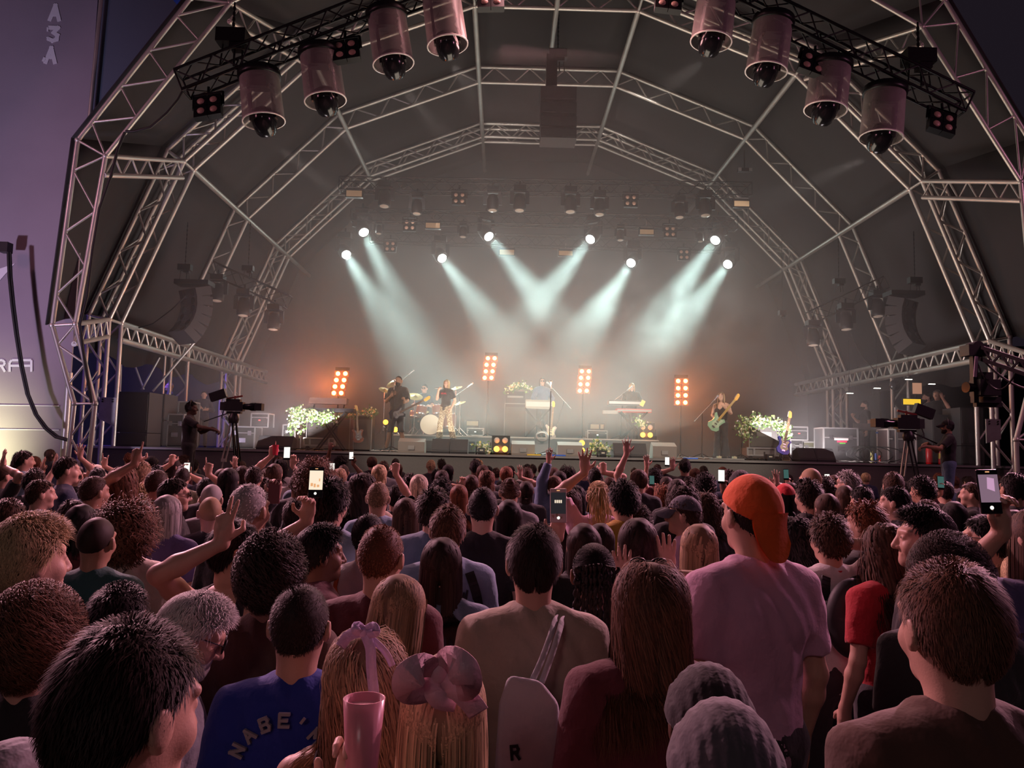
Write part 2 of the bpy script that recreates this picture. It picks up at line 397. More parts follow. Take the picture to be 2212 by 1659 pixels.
def letters(txt, px, py, w, h, t, name, label, d=YN-.035):
    th = thing(name, label, 'lettering', W(px, py+h, d)); m = MB()
    s = d/F
    glyph(m, txt, W(px, py+h, d), (1, 0, 0), (0, 0, 1), w*s, h*s, t*s, .012)
    m.build('letter', LET, th); return th
for ch, px, py, nn in (('A', 108, 8, 'topmost white letter A on the banner wall'), ('3', 106, 54, 'white numeral 3 below the topmost letter of the banner'), ('A', 99, 100, 'white letter A below the numeral of the banner')):
    m = MB(); s = YN/F; glyph(m, ch, W(px, py+34, YN-.035), (1, 0, 0), (0, 0, 1), 20*s, 33*s, 9*s, .012)
    if ch == '3': m.bar(W(103, 59, YN-.045), W(103, 68, YN-.045), 4*s, .012, (0, 1, 0)); m.bar(W(102, 80, YN-.045), W(105, 88, YN-.045), 4*s, .012, (0, 1, 0))
    if px == 99: m.bar(W(93, 133, YN-.045), W(97, 124, YN-.045), 6*s, .012, (0, 1, 0))
    tag(m.build('banner_letter', LET), nn, 'lettering')
m = MB(); s = YN/F
for st in ([(-8, 804), (-8, 778), (6, 778), (11, 783), (8, 790), (-6, 790)], [(3, 790), (11, 803)], [(21, 803), (21, 783), (26, 778), (68, 778), (68, 803)], [(21, 790), (66, 790)]):
    for p0, p1 in zip(st[:-1], st[1:]):
        yy_ = YN-.035-.001*len(m.f)/6; m.bar(W(p0[0], p0[1], yy_), W(p1[0], p1[1], yy_), 5*s, .012, (0, 1, 0))
tag(m.build('banner_letter', mat('letter_bright', (.85, .85, .88), .6)), 'wide white squared letters RA low on the banner wall', 'lettering')
m = MB(); m.prism([(p.x, p.z) for p in (W(372, -2, YAs+.40), W(402, -2, YAs+.40), W(388, 16, YAs+.40))], (0, YAs+.4, 0), (1, 0, 0), (0, 0, 1), .01); tag(m.build('blue_pennant', mat('royal_blue', (.02, .10, .55), .7)), 'small bright blue corner of cloth above the outermost arch', 'cloth')
m = MB(); m.prism([(0, 0), (1.0, 1.3), (0, .9)], W(-75, 690, YN-.04), (1, 0, 0), (0, 0, 1), .01); tag(m.build('banner_emblem', LET), 'pale pointed emblem half cut off on the purple banner', 'emblem')
m = MB()
for py in (875, 927): m.bar(W(-100, py+(-1), YN-.05), W(128, py+2, YN-.05), .02, .02)
tag(m.build('banner_batten', LET), 'pale horizontal battens across the lit foot of the banner', 'batten')
# ------------------------------------------------------------------ hung rig
def L_(px, py, d, o):   # a seen point, in the frame of a thing standing at o
    return W(px, py, d)-Vector(o)
def box_truss(pts, w, m, label, name='lighting_truss', r=.025, cell=.42, group=None, up=(0, 0, 1)):
    pts = [Vector(p) for p in pts]; t = thing(name, label, 'truss', pts[0], 0, group); ch = MB(); br = MB()
    for p0, p1 in zip(pts[:-1], pts[1:]):
        a, b, _ = frame(p1-p0, (0, 1, 0)); c = [(a*x+b*y)*w/2 for x, y in ((-1, -1), (1, -1), (1, 1), (-1, 1))]
        for k in range(4): ch.cyl(p0+c[k], p1+c[k], r, n=8)
        n = max(2, round((p1-p0).length/cell))
        for k in range(4):
            u, v = c[k], c[(k+1) % 4]
            for j in range(n):
                q0, q1 = p0.lerp(p1, j/n), p0.lerp(p1, (j+1)/n); br.cyl(q0+(u if j % 2 else v), q1+(v if j % 2 else u), r*.5, n=5, cap=False)
            br.cyl(p0+u, p0+v, r*.6, n=5); br.cyl(p1+u, p1+v, r*.6, n=5)
    ch.build('chord', m, t); br.build('bracing', m, t); return t
D1 = 15.7
box_truss([W(394, 183, D1), W(1000, -55, D1), W(1500, -55, D1), W(2081, 230, D1)], .46, BLK, 'black lighting truss bent over the stage mouth, carrying lamps in clear domes', r=.036)
REAR = [(24.6, 735, 400, 1620, 412, 'front'), (26.6, 760, 467, 1590, 484, 'middle'), (28.6, 800, 512, 1560, 533, 'rear')]
GRYT = mat('dull_black_truss', (.05, .05, .05), .35, .7)
for d, x0, y0, x1, y1, nn in REAR: box_truss([W(x0, y0, d), W(x1, y1, d)], .42, GRYT, f'straight dark truss hung across the stage, {nn} of three one behind the other', r=.022)
box_truss([W(460, 580, 21.5), W(622, 652, 21.5)], .36, GRYT, 'short black truss hung slanting inside the tent on the banner side', r=.02)
box_truss([W(1748, 688, 21.5), W(1908, 612, 21.5)], .36, GRYT, 'short black truss hung slanting inside the tent on the jib camera side', r=.02)
def hoist(px, py, d, topy, label, s=1.0):
    o = W(px, py, d); t = thing('chain_hoist', label, 'chain hoist', o); m = MB(); m.box(o, (.62*s, .34*s, .30*s)); m.box(o+V(.1*s, 0, -.2*s), (.26*s, .26*s, .14*s)); m.build('motor', BLK, t)
    c = MB(); tp = V(o.x, o.y, W(px, topy, d).z); c.cyl(o, tp, .02*s, n=5); n = int((tp.z-o.z)/.12)
    for k in range(n): c.lathe([(.034*s, -.03), (.034*s, .03)], V(o.x, o.y, o.z+.06+k*.12), n=6)
    c.cyl(o+V(.05, 0, -.2*s), o+V(.05, 0, -.62*s), .025*s, n=6); c.build('chain', BLK, t)
    b = MB(); 
    for k in (-1, 1): b.cyl(o+V(k*.2*s, 0, -.15*s), o+V(k*.24*s, 0, -.62*s), .018*s, n=6)
    b.build('bracket', BLK, t)
hoist(503, 82, D1, 5, 'black chain hoist above the left end of the bent truss'); hoist(1984, 125, D1, 48, 'black chain hoist above the right end of the bent truss')
hoist(400, 578, 20.5, 480, 'small pale chain hoist above the line array of the banner side', .55); hoist(536, 580, 21.5, 480, 'small chain hoist above the slanting truss of the banner side', .5)
hoist(1812, 608, 21.5, 515, 'small chain hoist above the slanting truss of the jib side', .5); hoist(1976, 606, 20.5, 500, 'small pale chain hoist above the line array of the jib side', .55)
hoist(1205, 118, 20.6, 8, 'chain hoist over the hanging speaker cluster', .8)
DOME = bpy.data.materials.new('dusty_clear_plastic'); DOME.use_nodes = True
_nt = DOME.node_tree; _b = _nt.nodes['Principled BSDF']; _b.inputs['Base Color'].default_value = (.42, .38, .36, 1); _b.inputs['Roughness'].default_value = .25
_tr = _nt.nodes.new('ShaderNodeBsdfTransparent'); _tr.inputs[0].default_value = (.80, .76, .74, 1); _mx = _nt.nodes.new('ShaderNodeMixShader'); _fr = _nt.nodes.new('ShaderNodeLayerWeight'); _fr.inputs[0].default_value = .35
_nz = _nt.nodes.new('ShaderNodeTexNoise'); _nz.inputs['Scale'].default_value = 5; _ma = _nt.nodes.new('ShaderNodeMath'); _ma.operation = 'MULTIPLY_ADD'; _ma.inputs[1].default_value = .30; _ma.inputs[2].default_value = .10
_m2 = _nt.nodes.new('ShaderNodeMath'); _m2.operation = 'ADD'; _m2.use_clamp = True; _m3 = _nt.nodes.new('ShaderNodeMath'); _m3.operation = 'MULTIPLY'; _m3.inputs[1].default_value = .7
_nt.links.new(_nz.outputs['Fac'], _ma.inputs[0]); _nt.links.new(_fr.outputs['Facing'], _m3.inputs[0]); _nt.links.new(_m3.outputs[0], _m2.inputs[0]); _nt.links.new(_ma.outputs[0], _m2.inputs[1])
_nt.links.new(_m2.outputs[0], _mx.inputs[0]); _nt.links.new(_tr.outputs[0], _mx.inputs[1]); _nt.links.new(_b.outputs[0], _mx.inputs[2]); _nt.links.new(_mx.outputs[0], _nt.nodes['Material Output'].inputs['Surface'])
LENSD = mat('dark_glass', (.02, .02, .025), .06); GLOSSB = mat('gloss_black', (.01, .01, .012), .15)
def lit_lens(name, col, es): return mat(name, (.02, .02, .02), .3, emit=col, es=es)
FRONTL = lit_lens('front_lens_glow', (1, .86, .78), .6)
def dome_light(tx, ty, bx, by, tipx, tipy, label, aim):
    a, b = W(tx, ty, D1), W(bx, by, D1); ax = (b-a).normalized(); L = (b-a).length; t = thing('domed_moving_light', label, 'stage light', a, 0, 'domed lamps on the bent truss'); R = .41
    m = MB(); m.lathe([(.1, -.12), (R+.03, -.10), (R+.04, .0), (R+.03, .06), (R-.02, .06), (.1, 0)], a, ax, 24); m.build('collar', BLK, t)
    m = MB(); m.lathe([(R, .04), (R+.01, L*.5), (R+.02, L)], a, ax, 28, True); o = m.build('rain_dome', DOME, t)
    m = MB(); m.lathe([(R+.010, L-.012), (R+.035, L-.012), (R+.035, L+.012), (R+.010, L+.012)], a, ax, 28, True); m.build('dome_rim', mat('clear_rim', (.8, .74, .70), .2), t)
    m = MB(); m.box(a+ax*.16, (.34, .3, .22)); m.build('base', BLKP, t)
    c = a+ax*(L*.97); u, v, _ = frame(ax, (0, 1, 0)); m = MB()
    for s in (-1, 1): m.bar(a+ax*.22+u*s*.24, c+u*s*.25, .06, .12); 
    m.bar(a+ax*.24-u*.24, a+ax*.24+u*.24, .12, .06); m.build('yoke', BLKP, t)
    tip = W(tipx, tipy, D1+.1); dr = (ax*.75+V(0, .62, 0)).normalized(); m = MB(); m.lathe([(.10, -.26), (.20, -.22), (.25, -.05), (.255, .10), (.21, .26), (.16, .32)], c, dr, 20); m.build('head', GLOSSB, t)
    m = MB(); m.lathe([(.001, .324), (.11, .322)], c, dr, 18); m.build('lens', FRONTL, t)
    if aim: lamp('front_beam', 'SPOT', c+dr*.36, aim, 2400, (1.0, .86, .80), .1, 10, .8)
DL = 'clear-domed lamp on the bent truss, '
dome_light(560, 165, 570, 262, 566, 292, DL+'lowest of the four on the banner side', W(1000, 640, 27)); dome_light(690, 118, 703, 218, 702, 246, DL+'second up on the banner side', W(905, 470, 26))
dome_light(835, 35, 850, 138, 840, 172, DL+'third up on the banner side', W(1090, 440, 26)); dome_light(950, -30, 967, 98, 963, 126, DL+'topmost on the banner side', W(1080, 260, 27))
dome_light(1550, -20, 1536, 90, 1524, 126, DL+'topmost on the jib camera side', W(1340, 260, 27)); dome_light(1670, 50, 1655, 155, 1650, 190, DL+'third up on the jib camera side', None)
dome_light(1795, 145, 1783, 238, 1778, 268, DL+'second up on the jib camera side', None); dome_light(1912, 200, 1903, 298, 1897, 326, DL+'lowest of the four on the jib camera side', W(1560, 480, 26))
PEACH = mat('amber_lens', (.40, .25, .20), .35); PEACHB = mat('pale_amber_lens', (.80, .52, .38), .4)
def quad_blinder(px, py, d, size, label, lens, rot=0.0, group=None, pitch=.35):
    o = W(px, py, d); t = thing('blinder_light', label, 'stage light', o, 0, group); R = Matrix.Rotation(rot, 3, 'Y') @ Matrix.Rotation(-pitch, 3, 'X')
    m = MB(); s = size
    for x in (-1, 1):
        for z in (-1, 1): c = o+R @ V(x*s*.24, 0, z*s*.24); m.box(c, (s*.46, s*.22, s*.46), R)
    m.box(o+R @ V(0, s*.1, 0), (s*.9, s*.1, s*.9), R); m.build('housing', BLK, t)
    m = MB(); m.bar(o+R @ V(-s*.52, 0, 0), o+R @ V(-s*.52, 0, s*.62), .04, .06); m.bar(o+R @ V(s*.52, 0, 0), o+R @ V(s*.52, 0, s*.62), .04, .06); m.bar(o+R @ V(-s*.52, 0, s*.62), o+R @ V(s*.52, 0, s*.62), .06, .04)
    m.cyl(o+R @ V(0, 0, s*.62), o+R @ V(0, 0, s*.62)+V(0, 0, .16), .03, n=6); m.build('bracket', BLK, t)
    for x in (-1, 1):
        for z in (-1, 1):
            m = MB(); c = o+R @ V(x*s*.22, -s*.115, z*s*.22); n = R @ V(0, -1, 0); m.lathe([(s*.13, -.01), (s*.125, .012), (s*.09, .03), (.001, .038)], c, n, 16); m.build('lens', lens, t)
for px, py, r, nn in ((450, 232, -.2, 'under the end of the bent truss by the arch'), (748, 111, -.2, 'between the second and third domes, banner side'), (1060, 0, -.05, 'cut by the top edge near the ridge, banner side'),
                   (1443, 4, .1, 'cut by the top edge near the ridge, jib side'), (1755, 140, .35, 'between two domes on the jib camera side'), (2033, 266, .3, 'under the far end of the bent truss, jib side')):
    quad_blinder(px, py, D1-.15, .60, 'four-cell blinder '+nn, PEACH, r, 'blinders on the bent truss')
for px, py, d, nn in ((992, 429, 24.5, 'front rear-truss, towards the drums'), (1362, 434, 24.5, 'front rear-truss, towards the keyboards'), (885, 487, 26.5, 'middle rear-truss, bass side'), (1447, 501, 26.5, 'middle rear-truss, guitar side'), (843, 533, 28.5, 'rearmost truss, bass side'), (1477, 551, 28.5, 'rearmost truss, guitar side')):
    quad_blinder(px, py, d, .48, 'small unlit four-cell lamp on the '+nn, PEACHB, 0, 'four-cell lamps on the rear trusses', .1)
STRB = mat('strobe_panel', (.85, .62, .36), .5)
for px, py, d, w, h, nn in ((765, 418, 24.4, 34, 13, 'under the banner-side end of the front straight truss'), (1602, 440, 24.4, 33, 12, 'under the jib-side end of the front straight truss'), (935, 487, 26.4, 31, 11, 'beside the bass-side blinder'), (1397, 501, 26.4, 30, 10, 'beside the guitar-side blinder'), (1095, 545, 28.4, 32, 11, 'dim in the haze, drum side'), (1222, 547, 28.4, 30, 10, 'dim in the haze, keyboard side')):
    o = W(px, py, d); s = d/F; t = thing('strobe_light', 'flat tan strobe panel '+nn, 'stage light', o, 0, 'strobe panels on the rear trusses')
    m = MB(); m.box(o+V(0, .07, .03), (w*s+.06, .14, h*s+.12)); m.build('housing', BLK, t); m = MB(); m.box(o+V(0, -.012, 0), (w*s, .02, h*s)); m.build('panel', STRB, t)
    m = MB(); m.bar(o+V(-w*s*.45, -.02, h*s*.8+.04), o+V(w*s*.45, -.02, h*s*.8+.04), .03); m.cyl(o+V(0, .07, .1), o+V(0, .07, .40), .025, n=6); m.build('bracket', ALUD, t)
BEAMC = (.70, 1.0, .92); HOT = lit_lens('hot_lens', (.95, 1.0, .93), 40)
UNLIT = mat('unlit_lens', (.55, .47, .38), .3)
def moving_head(px, py, d, aim, label, lit=True, s=1.0, group=None, power=11000, cone=15):
    c = W(px, py, d); dr = (Vector(aim)-c).normalized() if aim is not None else V(0, -.12, -1).normalized()
    t = thing('moving_head_light', label, 'stage light', c+V(0, 0, .72*s), 0, group); pv = c-dr*.20*s
    m = MB(); m.lathe([(.05, -.34), (.14, -.32), (.19, -.16), (.20, .10), (.185, .19), (.175, .20)], pv, dr, 20); m.v = [tuple(pv+(Vector(v)-pv)*s) for v in m.v]; m.build('head', BLKP, t)
    u = dr.cross(V(0, 0, 1)); u = u.normalized() if u.length > .05 else V(1, 0, 0); u = V(u.x, u.y, 0).normalized(); m = MB(); top = pv+V(0, 0, .40*s)
    for k in (-1, 1): m.bar(pv+u*k*.235*s, top+u*k*.235*s, .05*s, .13*s, u)
    m.bar(top-u*.25*s, top+u*.25*s, .12*s, .05*s); m.build('yoke', BLKP, t)
    m = MB(); m.box(top+V(0, 0, .11*s), (.38*s, .30*s, .16*s)); m.cyl(top+V(0, 0, .18*s), top+V(0, 0, .34*s), .03*s, n=6); m.build('base', BLK, t)
    m = MB(); m.lathe([(.15*s, .195*s), (.10*s, .215*s), (.001, .225*s)], pv, dr, 20); m.build('lens', HOT if lit else UNLIT, t)
    if lit: lamp('beam', 'SPOT', pv+dr*.26*s, aim, power, BEAMC, .18, cone, .75)
    return t
BL = [((786, 502), 26.6, (985, 900), 21.5, 'far banner side, upper'), ((748, 550), 28.4, (950, 880), 22, 'far banner side, lower'), ((955, 558), 28.4, (1180, 860), 22, 'drum side, lower'), ((1056, 511), 26.6, (1330, 850), 21.5, 'drum side, upper'),
      ((1275, 517), 26.6, (1010, 850), 21.5, 'keyboard side, upper'), ((1363, 568), 28.4, (1180, 850), 22, 'keyboard side, lower'), ((1545, 519), 26.6, (1290, 880), 21.5, 'far guitar side, upper'), ((1572, 571), 28.4, (1330, 880), 22, 'far guitar side, lower')]
for (p, d, q, e, nn) in BL: moving_head(*p, d, W(*q, e), 'blazing white moving light, '+nn, True, 1.22, 'lit moving lights', 10500, 17)
for px, py, d, s, nn in ((830, 446, 24.3, 1.05, 'next to the strobe panel, banner side'), (1122, 455, 24.3, 1.05, 'below the truss, just off centre to the drum side'), (1232, 458, 24.3, 1.05, 'below the truss, just off centre to the keyboard side'), (1524, 466, 24.3, 1.05, 'next to the strobe panel, jib side'),
                     (900, 462, 24.3, .9, 'with glinting yoke above the bass-side blinder'), (1064, 455, 24.3, 1.0, 'hanging straight down above the drum-side beam'), (1295, 464, 24.3, 1.0, 'hanging straight down above the keyboard-side beam'), (1468, 470, 24.3, .9, 'with glinting yoke above the guitar-side blinder'),
                     (1000, 512, 26.5, .7, 'small, with one green glint, above the drums'), (1340, 519, 26.5, .7, 'small, in the haze above the keyboard woman'), (818, 505, 26.5, .6, 'small, beside the upper beam on the banner side'), (1513, 522, 26.5, .6, 'small, beside the upper beam on the guitar side'),
                     (468, 650, 21.4, .95, 'under the slanting truss, nearest the arch leg, banner side'), (525, 682, 21.4, .95, 'under the slanting truss, middle, banner side'), (590, 712, 21.4, .9, 'under the lower end of the slanting truss, banner side'),
                     (1828, 712, 21.4, .95, 'under the slanting truss, middle, jib side'), (1897, 684, 21.4, .95, 'under the upper end of the slanting truss, jib side'), (1757, 746, 21.4, .9, 'under the lower end of the slanting truss, jib side')):
    moving_head(px, py, d, None, 'unlit moving light '+nn, False, s, 'unlit moving lights')
o = W(1690, 676, 24); t = thing('small_projector', 'small lamp hanging alone in the haze, jib side', 'stage light', o); m = MB(); m.box(o, (.22, .2, .16)); m.lathe([(.09, 0), (.07, .16)], o, (0, -.3, -1), 12); m.build('body', BLKP, t); m = MB(); m.cyl(o, o+V(0, 0, 2.6), .008, n=4); m.build('wire', CABLE, t)
o = W(1608, 368, 22); t = thing('small_projector', 'twin white-capped lamps under the roof tube, jib side', 'stage light', o); m = MB(); m.box(o, (.4, .15, .1)); m.cyl(o, o+V(0, 0, .6), .02, n=5); m.build('body', BLKP, t); m = MB(); m.box(o+V(-.16, -.09, 0), (.09, .03, .09)); m.box(o+V(.16, -.09, 0), (.09, .03, .09)); m.build('cap', CASEM, t)
# hanging speaker cluster and the two line arrays
t = thing('speaker_cluster', 'dark loudspeaker cluster hung under the ridge, four boxes high', 'speaker', W(1205, 200, 20.6))
m = MB(); a = W(1192, 122, 20.6); m.bar(a, V(a.x, a.y, W(1205, 190, 20.6).z), .30, .30); m.build('hanging_mast', BLK, t)
for k, (y0, y1) in enumerate(((198, 228), (232, 257), (261, 284), (287, 309))):
    c = W(1205, (y0+y1)/2, 20.6); h_ = (y1-y0)*20.6/F; b = thing('speaker_box', None, None, (0, 0, 0)); bpy.data.objects.remove(b)
    m = MB(); m.box(c, (.98, .7, h_)); o_ = m.build('speaker_box', CABB, t)
    for s in (-1, 1): g = MB(); g.box(c+V(s*.27, -.36, 0), (.36, .02, h_*.82)); gg = g.build('grille', GRILLE, None); gg.parent = o_; gg.location = -t.location
def line_array(px, py, d, n, tilt0, dtilt, face, label):
    o = W(px, py, d); t = thing('line_array', label, 'speaker', o); p = o.copy(); ang = tilt0
    m = MB(); m.box(o+V(0, 0, .12), (.9, .5, .12)); m.build('flying_frame', BLK, t)
    for k in range(n):
        R = Matrix.Rotation(face, 3, 'Z') @ Matrix.Rotation(ang, 3, 'X'); c = p+R @ V(0, 0, -.125); m = MB(); m.box(c, (.80, .45, .23), R); b = m.build('speaker_box', CABB, t)
        for s in (-1, 1):
            g = MB(); g.lathe([(.09, 0), (.085, .01), (.05, -.005), (.001, .012)], c+R @ V(s*.21, -.227, 0), R @ V(0, -1, 0), 14)
            gg = g.build('driver', GLOSSB); gg.parent = b; gg.location = -t.location
        p = p+R @ V(0, 0, -.25); ang += dtilt
    return t
line_array(420, 622, 20.3, 6, .30, -.20, -.65, 'curved line array hanging near the banner side arch leg')
line_array(1952, 645, 20.3, 6, .30, -.18, .65, 'faint curved line array hanging on the jib camera side')
# ------------------------------------------------------------------ on the stage
FZ = STZ
def flo(px, d, z=None): q = W(px, 900, d); return V(q.x, q.y, FZ if z is None else z)
def wx(px, d): return W(px, 900, d).x
RZ = 2.40
x0, x1 = wx(853, 21.8), wx(1422, 21.8)
t = thing('riser', 'long low stage riser with a pale edge carrying drums and keyboards', 'riser', ((x0+x1)/2, 23.6, FZ))
m = MB(); m.box(((x0+x1)/2, 23.7, (FZ+RZ-.04)/2), (x1-x0, 3.8, RZ-FZ-.04)); m.build('skirt', mat('riser_skirt', (.10, .09, .085), .8), t)
m = MB(); m.box(((x0+x1)/2, 23.7, RZ-.02), (x1-x0+.04, 3.84, .04)); m.build('deck', mat('riser_deck', (.55, .50, .44), .5), t)
sbx = flo(968, 20.6); t = thing('low_platform', 'low black platform under the singer', 'platform', sbx); m = MB(); m.box(sbx+V(0, .1, .16), (1.5, .8, .32)); m.build('deck', BLKP, t)
def wedge(px, d, w, label, m_=None, h=.36, rz=0.0, grp='floor monitors along the stage edge', dep=.5):
    o = flo(px, d); t = thing('floor_monitor', label, 'monitor speaker', o, rz, grp); m = MB(); hw = w/2
    pf = [(-dep/2, 0), (-dep/2, .06), (-dep*.05, h), (dep/2, h*.75), (dep/2, 0)]; P = [(x, y, z) for x in (-hw, hw) for y, z in pf]
    m.add(P, [(0, 1, 2, 3, 4), (9, 8, 7, 6, 5)]+[(k, 5+k, 5+(k+1) % 5, (k+1) % 5) for k in range(5)], False); m.build('cabinet', m_ or CABB, t, False)
    g = MB(); a, b = V(0, -dep/2, .06), V(0, -dep*.05, h); n = V(0, -(b.z-a.z), (b.y-a.y)).normalized()*.012
    g.add([a+V(s*hw*.92, 0, 0)+n+(b-a)*f for f in (.06, .94) for s in (-1, 1)], [(0, 1, 3, 2)], False); gm = g.build('grille', GRILLE, t, False); gm.modifiers.new('t', 'SOLIDIFY').thickness = .01
    k = MB(); k.box((0, dep/2+.012, h*.35), (.16, .02, .1)); k.build('connector_plate', ALUD, t, False); return t
LGT = mat('dusty_cabinet', (.22, .19, .165), .7)
def back_wedge(px, d, w, label, h=.36, rz=PI): return wedge(px, d, w, label, LGT, h, rz)
back_wedge(893, 19.5, .66, 'dusty floor monitor seen from behind, beside the bass player'); wedge(955, 19.35, .44, 'black floor monitor of the pair before the singer, mic stand side', h=.36); wedge(994, 19.35, .44, 'black floor monitor of the pair before the singer, flower side', h=.36)
back_wedge(1131, 19.5, .58, 'dusty floor monitor beside the lit floor lamp'); back_wedge(1231, 19.5, .62, 'dusty floor monitor before the blue cloth'); back_wedge(1432, 19.5, .60, 'tall pale floor monitor below the red keyboard', h=.40)
wedge(1342, 19.35, .42, 'black floor monitor of the pair beside the yellow flowers, inner'); wedge(1377, 19.35, .42, 'black floor monitor of the pair beside the yellow flowers, outer')
wedge(1737, 19.35, .42, 'black floor monitor at the foot of the blue guitar', h=.34); wedge(1776, 19.35, .46, 'black floor monitor next to the road case with coloured tape', h=.34); wedge(583, 19.4, .46, 'black floor monitor at the flight cases, banner side', h=.34); wedge(620, 19.4, .42, 'black floor monitor at the flight cases, flower side', h=.34)
# orange lamp columns
AMB = lit_lens('amber_glow', (1.0, .42, .07), 15.0); AMB2 = lit_lens('amber_glow_deep', (1.0, .34, .03), 6); ORG = mat('lamp_housing', (.22, .05, .02), .5)
def lamp_column(rows, d, label, floor, lean=0):
    pts = [[W(x, y, d) for x in xs] for xs, y in rows]; base = V(pts[-1][0].lerp(pts[-1][1], .5).x, d, floor)
    t = thing('lamp_tower', label, 'stage light', base, 0, 'orange lamp columns behind the band'); 
    for r in pts:
        for k in (0, 1):
            c = r[k]; m = MB(); m.box(c+V(0, .06, 0), (.20, .10, .17)); h_ = m.build('cell', ORG, t); m = MB(); m.lathe([(.062, -.004), (.058, .016), (.035, .028), (.001, .032)], c, (0, -1, 0), 14); l = m.build('lens', AMB, None); l.parent = h_; l.location = -t.location
    top = pts[0][0].lerp(pts[0][1], .5); bot = pts[-1][0].lerp(pts[-1][1], .5)
    m = MB(); m.bar(top+V(0, .12, .16), bot+V(0, .12, -.12), .04, .04); m.bar(top+V(-.2, .1, .14), top+V(.2, .1, .14), .03, .1); m.build('back_frame', BLK, t)
    m = MB(); m.cyl(bot+V(0, .12, -.1), V(base.x, base.y+.12, floor+.02), .022, n=8)
    for a in (0, 2.1, 4.2): m.bar(V(base.x, base.y+.12, floor+.12), V(base.x+.3*math.cos(a), base.y+.12+.3*math.sin(a), floor+.015), .02)
    m.build('stand', BLK, t); c = top.lerp(bot, .5)
    for q_ in (.15, .5, .85): lamp('amber_point', 'POINT', top.lerp(bot, q_)+V(0, -.24, 0), None, 1.6, (1.0, .12, .0), .05)  # points added in front to make the housings glow orange
    lamp('amber_lamp', 'AREA', c+V(0, -.1, 0), c+V(0, -3, -.3), 40, (1.0, .22, .03), .35, size_y=.8); lamp('amber_glow', 'POINT', c+V(0, .75, .1), None, 24, (1.0, .16, .02), .3)  # the point behind the column is added for orange glow in the haze
lamp_column([((730, 746), 807), ((726.5, 743), 821), ((723.5, 740), 835), ((721, 737), 849)], 21.6, 'glowing orange lamp column behind the flower-hung keyboard', FZ)
lamp_column([((1054, 1068.5), 774), ((1051, 1066), 788), ((1049.5, 1064), 802), ((1047, 1061.5), 816)], 23.9, 'glowing orange lamp column standing highest, between drums and keyboard man', RZ)
lamp_column([((1257, 1272), 802), ((1255, 1270.5), 816), ((1254, 1269), 830), ((1252.5, 1267.5), 844)], 23.9, 'glowing orange lamp column between the two keyboard players', RZ)
lamp_column([((1465, 1481), 823), ((1465, 1481), 838.5), ((1464.5, 1481), 854), ((1464, 1480.5), 869.5)], 22.6, 'glowing orange lamp column between red keyboard and guitarist', FZ)
lamp('amber_glow', 'POINT', W(700, 830, 22.6), None, 110, (1.0, .20, .05), .3); lamp('amber_glow', 'POINT', W(1500, 850, 23.6), None, 45, (1.0, .26, .08), .3); lamp('amber_glow', 'POINT', W(1160, 800, 25.6), None, 40, (1.0, .32, .12), .3)  # more added glow points around the columns, with no fixture of their own
def floor_lamp4(px, py, d, z, label, sp=.19):
    o = W(px, py, d); base = V(o.x, o.y, z); t = thing('floor_blinder', label, 'stage light', base); m = MB(); m.box(base+V(0, .09, .25), (.46, .12, .46)); m.build('housing', BLK, t)
    for x in (-1, 1):
        for r, lit in ((.36, False), (.14, True)):
            m = MB(); m.lathe([(.075, -.004), (.07, .016), (.04, .03), (.001, .034)], base+V(x*.105, .03, r), (0, -1, 0), 14); m.build('lens', AMB2 if lit else UNLIT, t)
    m = MB(); m.bar(base+V(-.26, .09, .02), base+V(-.26, .09, .3), .03); m.bar(base+V(.26, .09, .02), base+V(.26, .09, .3), .03); m.bar(base+V(-.3, .09, .015), base+V(.3, .09, .015), .03, .2); m.build('bracket', BLK, t)
    lamp('amber_floor', 'POINT', base+V(0, -.12, .14), None, 6, (1.0, .26, .04), .05)
floor_lamp4(1082, 960, 19.5, FZ, 'four-cell floor lamp with its two lower cells glowing orange, by the white flowers'); floor_lamp4(1397, 935, 21.9, RZ, 'four-cell floor lamp glowing orange at the corner of the riser')
for px, py, d, nn in ((833, 912, 22.3, 'behind the knee of the bass player'), (854, 928, 22.0, 'low between the legs of the bass player'), (1257, 957, 19.8, 'at the stage edge above a raised hand'), (1257, 973, 19.55, 'lowest, in the fingers of a raised hand')):
    o = W(px, py, d); zb = FZ; t = thing('amber_spot', 'small round amber lamp '+nn, 'stage light', V(o.x, o.y, zb)); m = MB(); m.lathe([(.075, 0), (.07, .02), (.001, .035)], o, (0, -1, 0), 14); m.build('lens', AMB2, t); m = MB(); m.lathe([(.08, 0), (.09, -.12), (.03, -.2)], o, (0, -1, 0), 12); m.bar(V(o.x, o.y+.1, o.z), V(o.x, o.y+.1, zb), .03); m.box((o.x, o.y+.1, zb+.01), (.2, .2, .02)); m.build('housing', BLK, t)
